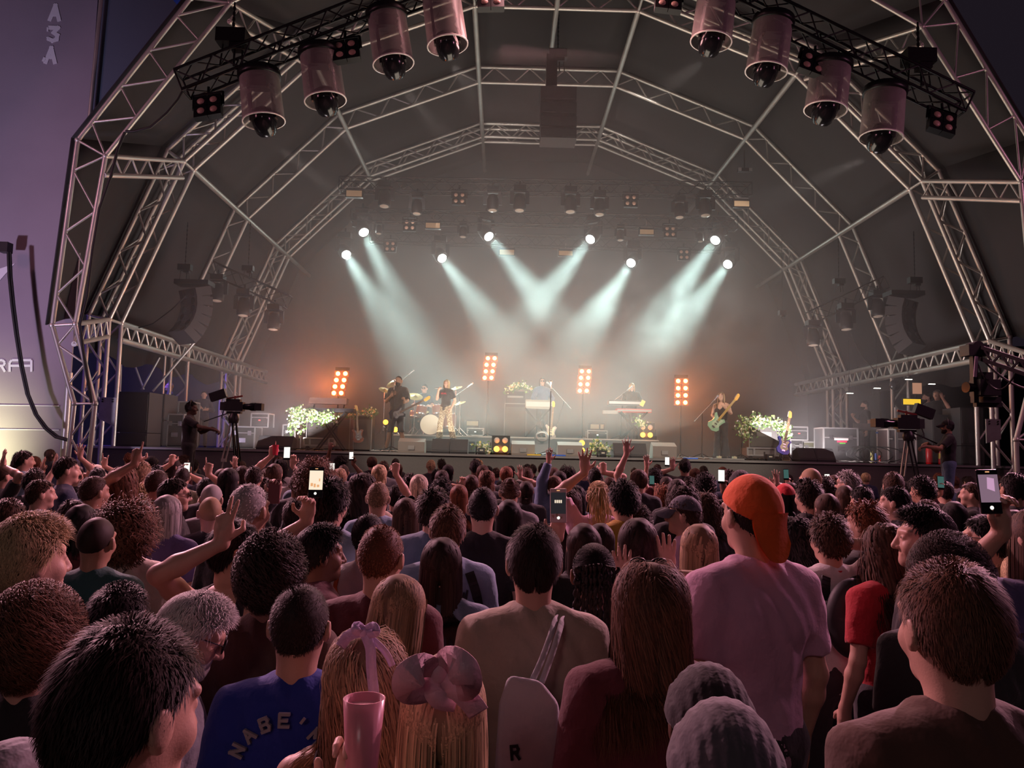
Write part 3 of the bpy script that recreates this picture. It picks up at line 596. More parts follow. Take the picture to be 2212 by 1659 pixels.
def flightcase(px0, px1, py0, d, zb, label, dep=.6, panel=CASEB, edge=CASEM, latches=True, shelf=None, group=None, rz=0):
    xa, xb = wx(px0, d), wx(px1, d); zt = W((px0+px1)/2, py0, d).z; c = V((xa+xb)/2, d, zb); w, h = xb-xa, zt-zb; t = thing('flight_case', label, 'flight case', c, rz, group)
    m = MB(); m.box((0, dep/2, h/2), (w-.03, dep-.03, h-.03)); m.build('body', panel, t, False); e = MB(); r = .035
    for x in (-1, 1):
        for y in (0, 1): e.bar((x*(w/2-.012), y*dep, 0), (x*(w/2-.012), y*dep, h), r)
    for z in (0, h):
        for y in (0, 1): e.bar((-w/2, y*dep, z), (w/2, y*dep, z), r)
        for x in (-1, 1): e.bar((x*(w/2-.012), 0, z), (x*(w/2-.012), dep, z), r)
    e.bar((-w/2, -.004, h*.72), (w/2, -.004, h*.72), .022); e.build('edging', edge, t, False)
    if latches:
        for x in (-.28, .28): l = MB(); l.box((x*w, -.02, h*.72), (.10, .02, .12)); l.build('latch', CHROME, t, False)
        l = MB(); l.box((0, -.02, h*.38), (.18, .02, .12)); l.build('handle', CHROME, t, False)
    return t
flightcase(362, 398, 955-60, 20.6, FZ, 'tall pale-edged flight case behind the left camera operator', latches=True); flightcase(383, 412, 868, 21.2, FZ, 'slim flight case rack beside the arms-folded crew man')
flightcase(500, 553, 922, 21.0, FZ, 'flight case below the open equipment rack, banner side'); flightcase(612, 640, 918, 21.4, FZ, 'small flight case just behind the black monitors, flower side'); flightcase(1917, 1978, 928, 20.4, FZ, 'white-edged grey flight case in front of the extinguisher', panel=mat('grey_panel', (.14, .11, .12), .5), edge=mat('white_edge', (.8, .76, .72), .4))
flightcase(1925, 1962, 918, 20.9, W(1940, 933, 20.9).z, 'small cream box standing on the flight cases', panel=mat('cream_panel', (.55, .50, .45), .5), latches=False)
t = flightcase(1778, 1853, 925, 20.2, FZ, 'black road case with pink and green tape', latches=True)
m = MB(); m.box((0, -.03, .60), (.36, .02, .055)); m.build('pale_tape', mat('pale_pink_tape', (.9, .7, .68), .6), t, False); m = MB(); m.box((.02, -.03, .54), (.26, .02, .045)); m.build('red_tape', mat('red_tape', (.8, .03, .12), .6), t, False); m = MB(); m.box((.03, -.03, .495), (.15, .02, .03)); m.build('green_tape', mat('green_tape', (.1, .55, .05), .6), t, False)
flightcase(1733, 1770, 955, 21.0, FZ, 'olive-tinted case behind the stage edge monitors', panel=mat('olive_panel', (.08, .08, .03), .6)); flightcase(1706, 1735, 950, 21.0, FZ, 'small case behind the neck of the blue guitar')
def rack(px0, px1, py0, py1, d, label, led=(1, .1, .1)):
    xa, xb = wx(px0, d), wx(px1, d); a = W(px0, py1, d); zt = W(px0, py0, d).z; w, h = xb-xa, zt-a.z; t = thing('equipment_rack', label, 'rack', V((xa+xb)/2, d, a.z)); m = MB(); m.box((0, .25, h/2), (w-.05, .5, h-.05)); m.build('body', BLKP, t, False); e = MB()
    for x in (-1, 1): e.bar((x*w/2, 0, 0), (x*w/2, 0, h), .03); e.bar((x*w/2, .5, 0), (x*w/2, .5, h), .03); e.bar((x*w/2, 0, h), (x*w/2, .5, h), .03)
    for z in (0, h*.70, h): e.bar((-w/2, 0, z), (w/2, 0, z), .03)
    e.build('frame', CASEM, t, False); u = MB()
    for k in range(3): u.box((0, -.01, h*(.1+.2*k)+.04), (w*.8, .03, h*.15))
    u.build('front_unit', CABB, t, False); l = MB(); l.box((0, -.03, h*.5), (.05, .01, .025)); l.build('indicator', lit_lens('led_%d' % int(led[1]*10), led, 3), t, False)
rack(545-2, 580, 893, 922, 20.9, 'open equipment rack with a red light, on the flight cases'); rack(1706, 1744, 922, 950, 20.9, 'open equipment rack with a red light, behind the blue guitar'); rack(1270, 1312, 930, 948, 24, 'low dusty rack under the two pale boxes', (.9, .9, .8)); rack(1010, 1045, 925, 940, 24, 'low dusty rack behind the singer on the riser', (.9, .9, .8))
PALE = mat('pale_box', (.50, .46, .30), .6)
for a, b, y0, y1, nn in ((1008, 1033, 910, 919, 'behind the singer'), (1276, 1294, 917, 926, 'wider, below the keyboard man boom'), (1297, 1304, 917, 926, 'narrow, beside the wider pale box')):
    p, q = W(a, y1, 24.8), W(b, y0, 24.8); t = thing('small_amplifier', 'small dark amplifier with a flat pale panel '+nn, 'amplifier', V((p.x+q.x)/2, 24.8, RZ)); m = MB(); m.box(V((p.x+q.x)/2, 25.05, (RZ+q.z+.05)/2), (q.x-p.x+.08, .4, q.z+.05-RZ)); m.build('cabinet', CABB, t); m = MB(); m.box((p+q)/2+V(0, .03, 0), (q.x-p.x, .04, q.z-p.z)); m.build('panel', PALE, t)
def amp(px0, px1, py0, d, zb, label, m_=CABB, flight=False, brand=False):
    xa, xb = wx(px0, d), wx(px1, d); zt = W((px0+px1)/2, py0, d).z; w, h = xb-xa, zt-zb; t = thing('guitar_amplifier', label, 'amplifier', V((xa+xb)/2, d, zb)); b0 = 0
    if flight:
        b0 = .34; e = MB(); e.box((0, .28, .22), (w*1.12, .6, .20)); e.build('flight_base', mat('case_base', (.20, .19, .18), .5), t, False); e = MB()
        for z in (.13, .32): e.bar((-w*.57, -.03, z), (w*.57, -.03, z), .04)
        for x in (-.57, -.35, .35, .57): e.bar((x*w, -.03, .12), (x*w, -.03, .34), .05)
        e.build('edging', CASEM, t, False)
        for x in (-.45, .45): l = MB(); l.cyl((x*w, .0, .06), (x*w, .05, .06), .055, n=12); l.bar((x*w, .02, .06), (x*w, .02, .13), .04); l.build('caster', BLKP, t, False)
    m = MB(); m.box((0, .25, b0+(h-b0)/2), (w, .5, h-b0)); m.build('cabinet', m_, t, False); g = MB(); g.box((0, -.006, b0+(h-b0)*.47), (w*.9, .015, (h-b0)*.86)); g.build('grille_cloth', mat('grille_cloth', (.10, .095, .09), .85, bump=.2, bscale=120), t, False)
    e = MB(); 
    for x in (-1, 1): e.bar((x*w/2, -.01, b0), (x*w/2, -.01, h), .025)
    e.bar((-w/2, -.01, h), (w/2, -.01, h), .025); e.build('trim', ALUD, t, False)
    if brand: l = MB(); l.box((0, -.018, b0+(h-b0)*.55), (w*.5, .01, .12)); l.build('name_plate', mat('name_plate', (.2, .19, .18), .5), t, False)
    return t
amp(1618, 1682, 914, 20.4, FZ, 'big black amplifier on a wheeled case with white flowers over it', flight=True, brand=True); amp(664, 722, 912, 20.9, FZ, 'dark amplifier behind the keyboard stand, on a pale flight base', flight=True)
amp(726, 757, 899, 21.6, FZ, 'red-brown amplifier behind the crossed keyboard legs', mat('oxblood', (.16, .03, .02), .5)); amp(766, 804, 898, 21.4, FZ, 'upright amplifier with amber flowers on top'); amp(1090, 1136, 872, 24.2, RZ, 'tall amplifier stack on the riser, flowers on its head')
o = W(1113, 872, 24.2); t = thing('amplifier_head', 'amplifier head on the tall stack behind the lit floor lamp', 'amplifier', V(o.x, 24.2, o.z)); m = MB(); m.box((0, .2, .2), (.62, .36, .38)); m.build('body', CABB, t, False); m = MB(); m.box((0, .01, .22), (.5, .02, .06)); m.build('control_panel', ALUD, t, False)
# flowers: each bunch is a crowd of blooms
def flowers(pts, d, cols, label, seed, n=150, r=.035, sp=.10, leaf=True):
    rs = random.Random(seed); t = thing('flower_garland', label, 'flowers', W(pts[0][0], pts[0][1], d)); m = MB(); c = MB()
    for k in range(n):
        u = rs.random()*(len(pts)-1); i = int(u); f = u-i; p = W(pts[i][0]+(pts[i+1][0]-pts[i][0])*f, pts[i][1]+(pts[i+1][1]-pts[i][1])*f, d)+V(rs.gauss(0, sp), rs.gauss(-.02, sp*.6), rs.gauss(0, sp*.8))
        nrm = V(rs.gauss(0, .6), -1, rs.gauss(.3, .5)).normalized(); a, b, _ = frame(nrm); rr = r*rs.uniform(.7, 1.3); P = [p+nrm*rr*.4]
        for j in range(10): an = j*PI/5; q = rr*(1.0 if j % 2 else .55); P.append(p+(a*math.cos(an)+b*math.sin(an))*q+nrm*rr*.25*(j % 2))
        m.cur = rs.randrange(len(cols)); m.add(P, [(0, 1+j, 1+(j+1) % 10) for j in range(10)], False)
        for _ in range(2):
            q = p+V(rs.gauss(0, .05), rs.gauss(.03, .03), rs.gauss(-.02, .05)); a2 = V(rs.gauss(0, 1), rs.gauss(0, 1), rs.gauss(0, 1)).normalized()*.045; b2 = a2.cross(V(0, -1, .3)).normalized()*.018
            c.add([q-a2, q+b2, q+a2, q-b2], [(0, 1, 2, 3)], False)
    tag(m.build('blooms', cols, t), kind='stuff'); tag(c.build('leaves', mat('leaf', (.10, .22, .04), .6), t), kind='stuff')
WH = [mat('petal_white', (.85, .84, .70), .6), mat('petal_cream', (.80, .76, .45), .6), mat('petal_green', (.45, .60, .20), .6)]; YW = [mat('petal_yellow', (.85, .80, .30), .6), WH[1], WH[0]]; AM = [mat('petal_amber', (.85, .45, .15), .6), WH[1]]
flowers([(640, 935), (636, 890), (655, 888), (690, 905), (715, 900)], 20.3, WH, 'white garland trailing over the dark amplifier and keyboard stand', 1, 230, .036, .10); flowers([(735, 893), (765, 895), (800, 887), (808, 892)], 21.2, AM, 'amber-lit flowers along the top of the upright amplifier', 2, 80, .03, .05)
flowers([(1093, 842), (1110, 834), (1128, 830), (1146, 843)], 23.9, AM+WH, 'pale flowers along the tall amplifier stack', 3, 80, .035, .06); flowers([(1608, 940), (1607, 915), (1625, 905), (1660, 912), (1690, 916), (1698, 940)], 20.2, WH, 'big white and green garland over the wheeled amplifier', 4, 260, .035, .10)
flowers([(1030, 958), (1046, 966), (1053, 974)], 19.3, [YW[0], WH[0]], 'small bunch of white flowers at the stage edge', 5, 40, .035, .06); flowers([(1276, 972), (1292, 962), (1308, 972)], 19.3, YW, 'yellow flowers at the stage edge above the crowd', 6, 90, .038, .09); flowers([(1378, 903), (1386, 918), (1392, 912)], 21.7, WH, 'greenery beside the legs of the red keyboard', 7, 40, .03, .06)
for px, d, nn in ((1042, 19.25, 'in front of the white flower bunch'), (1303, 19.2, 'in front of the yellow flowers'), (1662, 19.3, 'at the foot of the wheeled amplifier')):
    o = flo(px, d); t = thing('floor_box', 'small black floor box '+nn, 'box', o); m = MB(); m.box((0, 0, .08), (.17, .14, .16)); m.build('body', BLKP, t, False); m = MB(); m.box((0, -.075, .10), (.08, .008, .03)); m.build('mark', mat('pale_mark', (.7, .65, .5), .6), t, False); m = MB(); m.cyl((-.13, 0, 0), (-.13, 0, .22), .022, n=8); m.build('tube', BLKP, t, False)
# keyboards on their stands
def x_stand(o, h, w, dep, t, m_=BLK):
    for s in (-1, 1):
        m = MB(); m.bar((-w/2*s, 0, 0), (w/2*s, 0, h), .045, .03, (0, 1, 0)); m.bar((-w/2*s, dep, 0), (w/2*s, dep, h), .045, .03, (0, 1, 0)); m.bar((-w/2*s, -.05, .02), (-w/2*s, dep+.05, .02), .04); m.bar((w/2*s, -.02, h), (w/2*s, dep+.02, h), .04); m.build('stand_leg', m_, t, False)
def keyboard(px, py, d, w, zb, label, body, back=None, tilt=0.0, stand=True, depth=.32, h=.1, keys=True):
    p = W(px, py, d); t = thing('keyboard', label, 'keyboard', V(p.x, d, zb)); hz = p.z-zb; m = MB(); m.box((0, depth/2, hz), (w, depth, h)); m.build('body', body, t, False)
    if back: m = MB(); m.box((0, -.008, hz+.0), (w*.98, .02, h*.55)); m.build('rear_panel', back, t, False)
    if keys:
        m = MB(); m.box((0, depth-.06, hz+h/2+.008), (w*.9, .13, .016)); m.build('keys', mat('ivory', (.5, .48, .42), .4), t, False)
    if stand: x_stand(None, hz-h/2, .75, depth, t)
    return t
keyboard(715, 886, 20.4, 1.20, FZ, 'black keyboard on a crossed stand, flowers trailing from it', BLKP); t = keyboard(708, 866, 20.5, 1.0, FZ+.0, 'stacked synthesiser above the black keyboard', mat('brown_case', (.12, .05, .03), .5), stand=False, h=.16, keys=False)
q = t.location; m = MB(); zz = W(708, 866, 20.5).z-FZ
for s in (-1, 1): m.bar((s*.4, .05, zz-.3), (s*.4, .25, zz-.05), .03)
m.build('upper_bracket', BLK, t, False)
keyboard(1162, 873, 23.2, .74, RZ, 'cream keyboard facing the crowd, before the man in a denim shirt', mat('cream_plastic', (.30, .27, .21), .5), mat('ivory', (.5, .48, .42), .4), h=.26, keys=False); keyboard(1370, 887, 22.4, 1.02, RZ, 'bright red keyboard on a crossed stand', mat('stage_red', (.60, .03, .02), .35), mat('grey_rear', (.30, .28, .27), .4))
keyboard(1350, 870, 22.6, .95, RZ, 'black synthesiser on the upper tier above the red keyboard', BLKP, mat('bright_strip', (.5, .5, .5), .3), stand=False, h=.14); keyboard(1320, 890, 22.3, .42, RZ, 'small grey mixer at the end of the red keyboard', mat('grey_rear', (.3, .28, .27), .4), stand=False, keys=False)
o = W(1388, 871, 22.3); m = MB(); m.box(o, (.11, .02, .17), (0, .45, 0)); tag(m.build('tablet', lit_lens('tablet_glow', (1, .62, .12), 1.4)), 'glowing amber tablet at the end of the upper synthesiser', 'tablet')
# drums
t = thing('drum_kit', 'drum kit with a white bass drum head and gold cymbals on the riser', 'drum kit', flo(930, 22.6, RZ)); o = t.location; WD = mat('drum_wood', (.25, .06, .03), .3); HD = mat('drum_skin', (.85, .78, .62), .5); GLD = mat('brass_cymbal', (.75, .52, .20), .25, .9)
def drum(c, r, h, ax, nm, tilt=None):
    m = MB(); m.lathe([(r, -h/2), (r, h/2)], c, ax, 24); b = m.build(nm, WD, t, False); m = MB(); m.lathe([(r*1.02, h/2-.02), (r*1.04, h/2), (r*1.02, h/2+.02)], c, ax, 24, True); m.lathe([(r*1.02, -h/2-.02), (r*1.04, -h/2), (r*1.02, -h/2+.02)], c, ax, 24, True); k = m.build('hoop', CHROME, b, False)
    m = MB(); m.lathe([(r*.98, h/2+.004), (.001, h/2+.006)], c, ax, 24); m.build('drum_skin', HD, b, False)
drum(V(.02, 0, .31), .30, .42, (0, -1, .0), 'bass_drum'); drum(V(-.28, .05, .72), .16, .24, (.1, .3, 1), 'rack_tom'); drum(V(.20, .08, .74), .17, .26, (-.1, .3, 1), 'rack_tom'); drum(V(.52, .35, .45), .22, .40, (0, .1, 1), 'floor_tom'); drum(V(-.48, .3, .62), .18, .14, (0, .1, 1), 'snare_drum')
def stand(c, h, nm='cymbal_stand', m_=CHROME, tt=None, spread=.26):
    m = MB(); c = Vector(c); m.cyl(c+V(0, 0, .1), c+V(0, 0, h), .012, n=8)
    for a in (.4, 2.5, 4.6): m.bar(c+V(0, 0, .25), c+V(spread*math.cos(a), spread*math.sin(a), .012), .014)
    return m.build(nm, m_, tt or t, False)
for px, py, r, tl in ((896, 856, .24, (.15, -.55, 1)), (848, 828, .20, (-.5, -.7, 1)), (831, 842, .18, (.35, -.5, 1)), (912, 889, .20, (0, -.3, 1)), (985, 838, .2, (-.3, -.3, 1)), (994, 870, .17, (-.3, -.3, 1))):
    c = W(px, py, 22.7)-o; s_ = stand((c.x, c.y, 0), c.z); m = MB(); m.lathe([(r, -.01), (r*.6, .005), (.05, .015), (.03, .035), (.001, .04)], c, tl, 24); m.build('cymbal', GLD, s_, False)
# stands for microphones
def mic_stand(foot, bend, tip, label, z=None, straight=False):
    foot, bend, tip = Vector(foot), Vector(bend), Vector(tip); t = thing('microphone_stand', label, 'microphone stand', foot); m = MB(); m.cyl((0, 0, .05), bend-foot, .012, n=8); m.build('pole', BLK, t, False); m = MB()
    for a in (.5, 2.6, 4.7): m.bar((0, 0, .14), (.33*math.cos(a), .33*math.sin(a), .014), .018)
    m.build('tripod_base', BLK, t, False); m = MB(); dr = (tip-bend).normalized(); m.cyl(bend-foot-(dr*.35 if not straight else V(0, 0, 0)), tip-foot, .010, n=8); m.build('boom', ALUD, t, False)
    m = MB(); e = tip-foot; m.cyl(e-dr*.02, e+dr*.14, .012, .022, 10); m.ball(e+dr*.17, .032, 10, 8); m.build('microphone', CHROME, t, False); return t
def FP(px, d, z): q = W(px, 900, d); return V(q.x, d, z)
mic_stand(FP(847, 19.6, FZ), W(851, 842, 19.6), W(852, 830, 19.75), 'upright microphone stand in front of the bass player', straight=True); mic_stand(FP(1187, 22.4, RZ-.5), W(1218, 866, 22.6), W(1189, 834, 22.9), 'boom microphone stand reaching to the keyboard man')
mic_stand(FP(1187, 19.7, FZ), W(1190, 845, 19.7), W(1190, 838, 19.72), 'tall bare upright stand before the cream keyboard', straight=True); mic_stand(FP(1516, 19.8, FZ), W(1517, 892, 19.8), W(1543, 864, 20.0), 'boom microphone stand in front of the guitarist'); mic_stand(FP(1601, 20.2, FZ), W(1604, 915, 20.2), W(1598, 912, 20.0), 'short microphone stand beside the wheeled amplifier')
mic_stand(FP(1000, 23.0, RZ), W(991, 850, 23), W(1010, 836, 23), 'drum overhead boom stand beside the singer'); mic_stand(FP(868, 23.4, RZ), W(868, 822, 23.4), W(884, 808, 23.4), 'drum overhead boom rising behind the bass player'); mic_stand(FP(1340, 23, RZ), W(1346, 850, 23), W(1356, 842, 22.9), 'thin microphone boom at the mouth of the keyboard woman')
# guitars
GB = [(-.20, -.13), (-.24, -.02), (-.21, .12), (-.12, .165), (-.02, .12), (.06, .12), (.16, .18), (.20, .15), (.13, .07), (.12, -.04), (.17, -.10), (.13, -.165), (.04, -.125), (-.05, -.11), (-.13, -.165)]
def guitar(c, ax, label, body, neck, guard, bass=False, nrm=(0, -1, 0), sc=1.0):
    c, ax, n = Vector(c), Vector(ax).normalized(), Vector(nrm).normalized(); ay = n.cross(ax).normalized(); n = ax.cross(ay); t = thing('bass_guitar' if bass else 'electric_guitar', label, 'guitar', c); S = sc
    m = MB(); m.prism([(x*S, y*S) for x, y in GB], (0, 0, 0), ax, ay, .045*S); m.build('body', body, t, False)
    m = MB(); m.prism([(x*.66*S+.02, y*.62*S-.01) for x, y in GB], n*.026*S, ax, ay, .006); m.build('pickguard', guard, t, False); NL = .62*S if not bass else .66*S
    m = MB(); m.bar(ax*.05+n*.03*S, ax*(.10+NL)+n*.03*S, .052*S, .022*S, n); m.build('neck', neck, t, False)
    h = MB(); b = ax*(.10+NL)+n*.03*S; h.prism([(0, -.026*S), (.03*S, -.05*S), (.16*S, -.03*S), (.19*S, .02*S), (.16*S, .05*S), (.04*S, .03*S), (0, .026*S)], b, ax, ay, .016*S); h.build('headstock', mat('maple_gold', (.80, .45, .08), .35), t, False)
    p = MB(); 
    for x in (-.05, .02, .08): p.bar(ax*x*S+n*.034*S-ay*.035*S, ax*x*S+n*.034*S+ay*.035*S, .016, .012, n)
    p.bar(ax*-.14*S+n*.034*S-ay*.04*S, ax*-.14*S+n*.034*S+ay*.04*S, .035, .014, n); p.build('pickups', CHROME, t, False)
    for k in range(6 if not bass else 4): q = MB(); q.ball(b+ax*(.04+.022*k*S)+ay*.05*S, .010, 6, 5); q.build('tuning_peg', CHROME, t, False)
    st = MB()
    for k in range(4): st.cyl(ax*-.14*S+n*.045*S+ay*(k-1.5)*.012, b+n*.014+ay*(k-1.5)*.010, .0012, n=4)
    st.build('strings', CHROME, t, False); return t
MAPLE = mat('maple', (.32, .20, .10), .35); WHP = mat('pickguard_cream', (.85, .78, .52), .35)
c = W(1693, 962, 19.3); t = guitar(c, W(1704, 905, 19.5)-c, 'blue electric guitar with cream pickguard standing at the stage edge', mat('guitar_blue', (.01, .06, .55), .25), MAPLE, WHP, sc=1.05)
g = thing('guitar_stand', 'folding guitar stand under the blue guitar', 'guitar stand', flo(1694, 19.5)); m = MB()
for s in (-1, 1): m.bar((s*.02, .1, .34), (s*.18, -.08, .01), .02); m.bar((s*.05, -.12, .09), (s*.05, .05, .10), .02)
m.bar((0, .12, .36), (0, .26, .01), .02); m.build('frame', BLK, g, False)
c = W(774, 940, 20.6); guitar(c, W(771, 893, 20.7)-c, 'sunburst electric guitar leaning before the upright amplifier', mat('sunburst', (.22, .05, .02), .25), MAPLE, mat('guard_white', (.16, .15, .16), .4), sc=.9)
c = W(1190, 932, 21.5); guitar(c, W(1196, 868, 21.6)-c, 'pale guitar leaning in the haze behind the bare mic stand', mat('pale_guitar', (.5, .42, .36), .4), MAPLE, WHP, sc=.95)
# looping cables and small things along the stage edge
rs = random.Random(9)
for k, (a, b, d, nn) in enumerate(((600, 700, 19.4, 'under the flower-hung keyboard'), (800, 880, 19.35, 'around the feet of the bass player'), (1100, 1180, 19.3, 'below the lit floor lamp'), (1440, 1560, 19.3, 'before the guitarist'), (1600, 1680, 19.25, 'before the wheeled amplifier'), (1800, 1920, 19.5, 'at the foot of the taped road case'))):
    P = []
    for j in range(40): P.append(V(wx(a+(b-a)*(j/39), d)+.07*math.sin(j*1.1+k), d+.12+.10*math.sin(j*.9+k*2), FZ+.02+.018*abs(math.sin(j*1.7))))
    m = MB(); m.tube(P, .013, 5); tag(m.build('cable', mat('grey_cable', (.35, .33, .31), .5) if k % 2 else CABLE), 'tangled cable lying on the stage '+nn, 'cable')
for k in range(4):
    P = [V(wx(1845+k*16, 20)+.35*math.cos(j*.5+k)*(1+.2*k), 19.75+.05*math.sin(j*.7), FZ+.22+.20*math.sin(j*.5+k)) for j in range(18)]; m = MB(); m.tube(P, .014, 5)
    tag(m.build('cable', CABLE), ['black cable loop beside the taped road case', 'black cable loop in front of the desk frame', 'black cable loop nearing the white-edged case', 'black cable loop touching the white-edged case'][k], 'cable')
for a, c_, nn in ((1155, (.75, .5, .05), 'yellow folded cloth'), (1208, (.03, .12, .6), 'blue folded cloth'), (1492, (.08, .2, .75), 'bright blue pedal')):
    o = flo(a, 19.2); m = MB(); m.box(o+V(0, 0, .015), (.34, .14, .03)); tag(m.build('folded_cloth', mat('cl_'+nn[:4], c_, .7)), nn+' lying on the stage lip', 'cloth')
t = thing('pedal_board', 'flat pedal board covered in small switches at the feet of the guitarist', 'pedal board', flo(1570, 19.4)); m = MB(); m.box((0, 0, .02), (.8, .3, .03)); m.build('board', ALUD, t, False)
for k in range(6): m = MB(); m.box((-.33+.13*k, 0, .06), (.09, .14, .05)); m.cyl((-.33+.13*k, -.04, .08), (-.33+.13*k, -.04, .10), .012, n=8); m.build('pedal', [CHROME, PALE, BLKP][k % 3], t, False)
# small fan-like round monitor behind
o = flo(1172, 20.8); t = thing('floor_fan', 'round clear-rimmed floor fan behind the bare mic stand', 'fan', o); m = MB(); m.lathe([(.16, -.05), (.18, 0), (.16, .05), (.13, .05)], (0, 0, .50), (0, -1, .6), 24, True); m.build('ring', ALUD, t, False); m = MB(); m.bar((-.2, 0, 0), (-.2, 0, .5), .03); m.bar((.2, 0, 0), (.2, 0, .5), .03); m.box((0, .1, .22), (.38, .2, .44)); m.build('housing', mat('grey_plastic', (.25, .25, .25), .5), t, False)
# ------------------------------------------------------------------ people: smooth bodies from blended distance fields
def smin(a, b, k):
    h = np.clip(.5+.5*(b-a)/k, 0, 1); return b+(a-b)*h-k*h*(1-h)
def rcone(P, a, b, ra, rb):
    a = np.asarray(a, np.float32); b = np.asarray(b, np.float32); d = b-a; L = float(d@d)+1e-9
    q = P-a; t = np.clip((q@d)/L, 0, 1); return np.sqrt(((q-t[..., None]*d)**2).sum(-1)) - (ra+(rb-ra)*t)
def ell(P, c, r, R=None):
    q = P-np.asarray(c, np.float32)
    if R is not None: q = q @ np.asarray(R, np.float32)
    r = np.asarray(r, np.float32); k0 = np.sqrt(((q/r)**2).sum(-1)); k1 = np.sqrt(((q/(r*r))**2).sum(-1))+1e-9
    return k0*(k0-1)/k1
def nets(fn, lo, hi, h):
    """surface nets: vertices and quads of the zero level"""
    ax = [np.arange(lo[i], hi[i]+h, h, dtype=np.float32) for i in range(3)]
    G = np.stack(np.meshgrid(*ax, indexing='ij'), -1); D = fn(G).astype(np.float32); nx, ny, nz = D.shape
    ins = D < 0; c = [D[i:nx-1+i, j:ny-1+j, k:nz-1+k] for i in (0, 1) for j in (0, 1) for k in (0, 1)]
    s = sum((x < 0).astype(np.int8) for x in c); cell = (s > 0) & (s < 8)
    idx = -np.ones(cell.shape, np.int64); ii = np.argwhere(cell); idx[cell] = np.arange(len(ii))
    cc = [x[cell] for x in c]; cor = [(i, j, k) for i in (0, 1) for j in (0, 1) for k in (0, 1)]
    acc = np.zeros((len(ii), 3), np.float32); cnt = np.zeros(len(ii), np.float32)
    for a in range(8):
        for b in range(a+1, 8):
            df = np.abs(np.array(cor[a])-np.array(cor[b]))
            if df.sum() != 1: continue
            da, db = cc[a], cc[b]; m = (da < 0) != (db < 0); t = np.where(m, da/np.where(m, da-db, 1), 0)
            p = np.array(cor[a], np.float32)+t[:, None]*(np.array(cor[b], np.float32)-np.array(cor[a], np.float32))
            acc += p*m[:, None]; cnt += m
    V_ = (ii+acc/cnt[:, None])*h+np.array([lo[0], lo[1], lo[2]], np.float32)
    Q = []
    for axis in range(3):
        sl0 = [slice(None)]*3; sl1 = [slice(None)]*3; sl0[axis] = slice(0, -1); sl1[axis] = slice(1, None)
        A, B = ins[tuple(sl0)], ins[tuple(sl1)]; e = np.argwhere(A != B)
        o1, o2 = [(1, 2), (2, 0), (0, 1)][axis]
        e = e[(e[:, o1] > 0) & (e[:, o2] > 0) & (e[:, o1] < D.shape[o1]-1) & (e[:, o2] < D.shape[o2]-1)]
        f = []
        for d1, d2 in ((-1, -1), (0, -1), (0, 0), (-1, 0)):
            q = e.copy(); q[:, o1] += d1; q[:, o2] += d2; f.append(idx[q[:, 0], q[:, 1], q[:, 2]])
        f = np.stack(f, 1); fl = A[e[:, 0], e[:, 1], e[:, 2]]
        f[~fl] = f[~fl][:, ::-1]; Q.append(f)
    return V_, np.concatenate(Q)
def mesh_np(name, parts, mats, rnd=None):
    """parts: list of (verts, quads, material index)"""
    vo = 0; VV, QQ, MM = [], [], []
    for v, q, mi in parts:
        VV.append(v); QQ.append(q+vo); MM.append(np.full(len(q), mi, np.int32)); vo += len(v)
    v = np.concatenate(VV).astype(np.float32); q = np.concatenate(QQ).astype(np.int32); mi = np.concatenate(MM)
    me = bpy.data.meshes.new(name); me.vertices.add(len(v)); me.vertices.foreach_set('co', v.ravel())
    me.loops.add(q.size); me.loops.foreach_set('vertex_index', q.ravel()); me.polygons.add(len(q))
    me.polygons.foreach_set('loop_start', np.arange(0, q.size, 4, dtype=np.int32)); me.polygons.foreach_set('loop_total', np.full(len(q), 4, np.int32))
    me.polygons.foreach_set('use_smooth', np.ones(len(q), bool)); me.polygons.foreach_set('material_index', mi)
    if rnd is not None:
        a = me.attributes.new('rnd', 'FLOAT', 'POINT'); a.data.foreach_set('value', rnd.astype(np.float32))
    for m in mats: me.materials.append(m)
    me.update(calc_edges=True); return me
SK = np.array([0, -.005, 1.655], np.float32); SR = np.array([.075, .097, .098], np.float32)
def f_head(P):
    d = ell(P, SK, SR)
    d = smin(d, ell(P, (0, .028, 1.60), (.060, .070, .085)), .03)
    d = smin(d, ell(P, (0, .072, 1.545), (.030, .028, .024)), .03)
    d = smin(d, rcone(P, (0, -.022, 1.42), (0, -.012, 1.58), .060, .056), .03)
    for s in (-1, 1):
        d = smin(d, ell(P, (s*.038, .066, 1.605), (.024, .026, .026)), .02)
        d = smin(d, rcone(P, (s*.052, .072, 1.668), (s*.010, .090, 1.668), .010, .012), .014)
        d = np.maximum(d, -ell(P, (s*.031, .105, 1.645), (.018, .018, .013)))
        d = smin(d, ell(P, (s*.031, .083, 1.645), (.0155, .012, .012)), .004)
        d = smin(d, ell(P, (s*.080, -.002, 1.628), (.010, .020, .033)), .008)
        d = smin(d, ell(P, (s*.088, -.010, 1.634), (.005, .017, .028)), .004)
    d = smin(d, rcone(P, (0, .094, 1.655), (0, .116, 1.607), .009, .014), .012)
    d = smin(d, rcone(P, (-.014, .104, 1.603), (.014, .104, 1.603), .009, .009), .008)
    d = smin(d, rcone(P, (-.020, .090, 1.576), (.020, .090, 1.576), .007, .007), .006)
    d = smin(d, rcone(P, (-.016, .088, 1.564), (.016, .088, 1.564), .008, .008), .006)
    return d
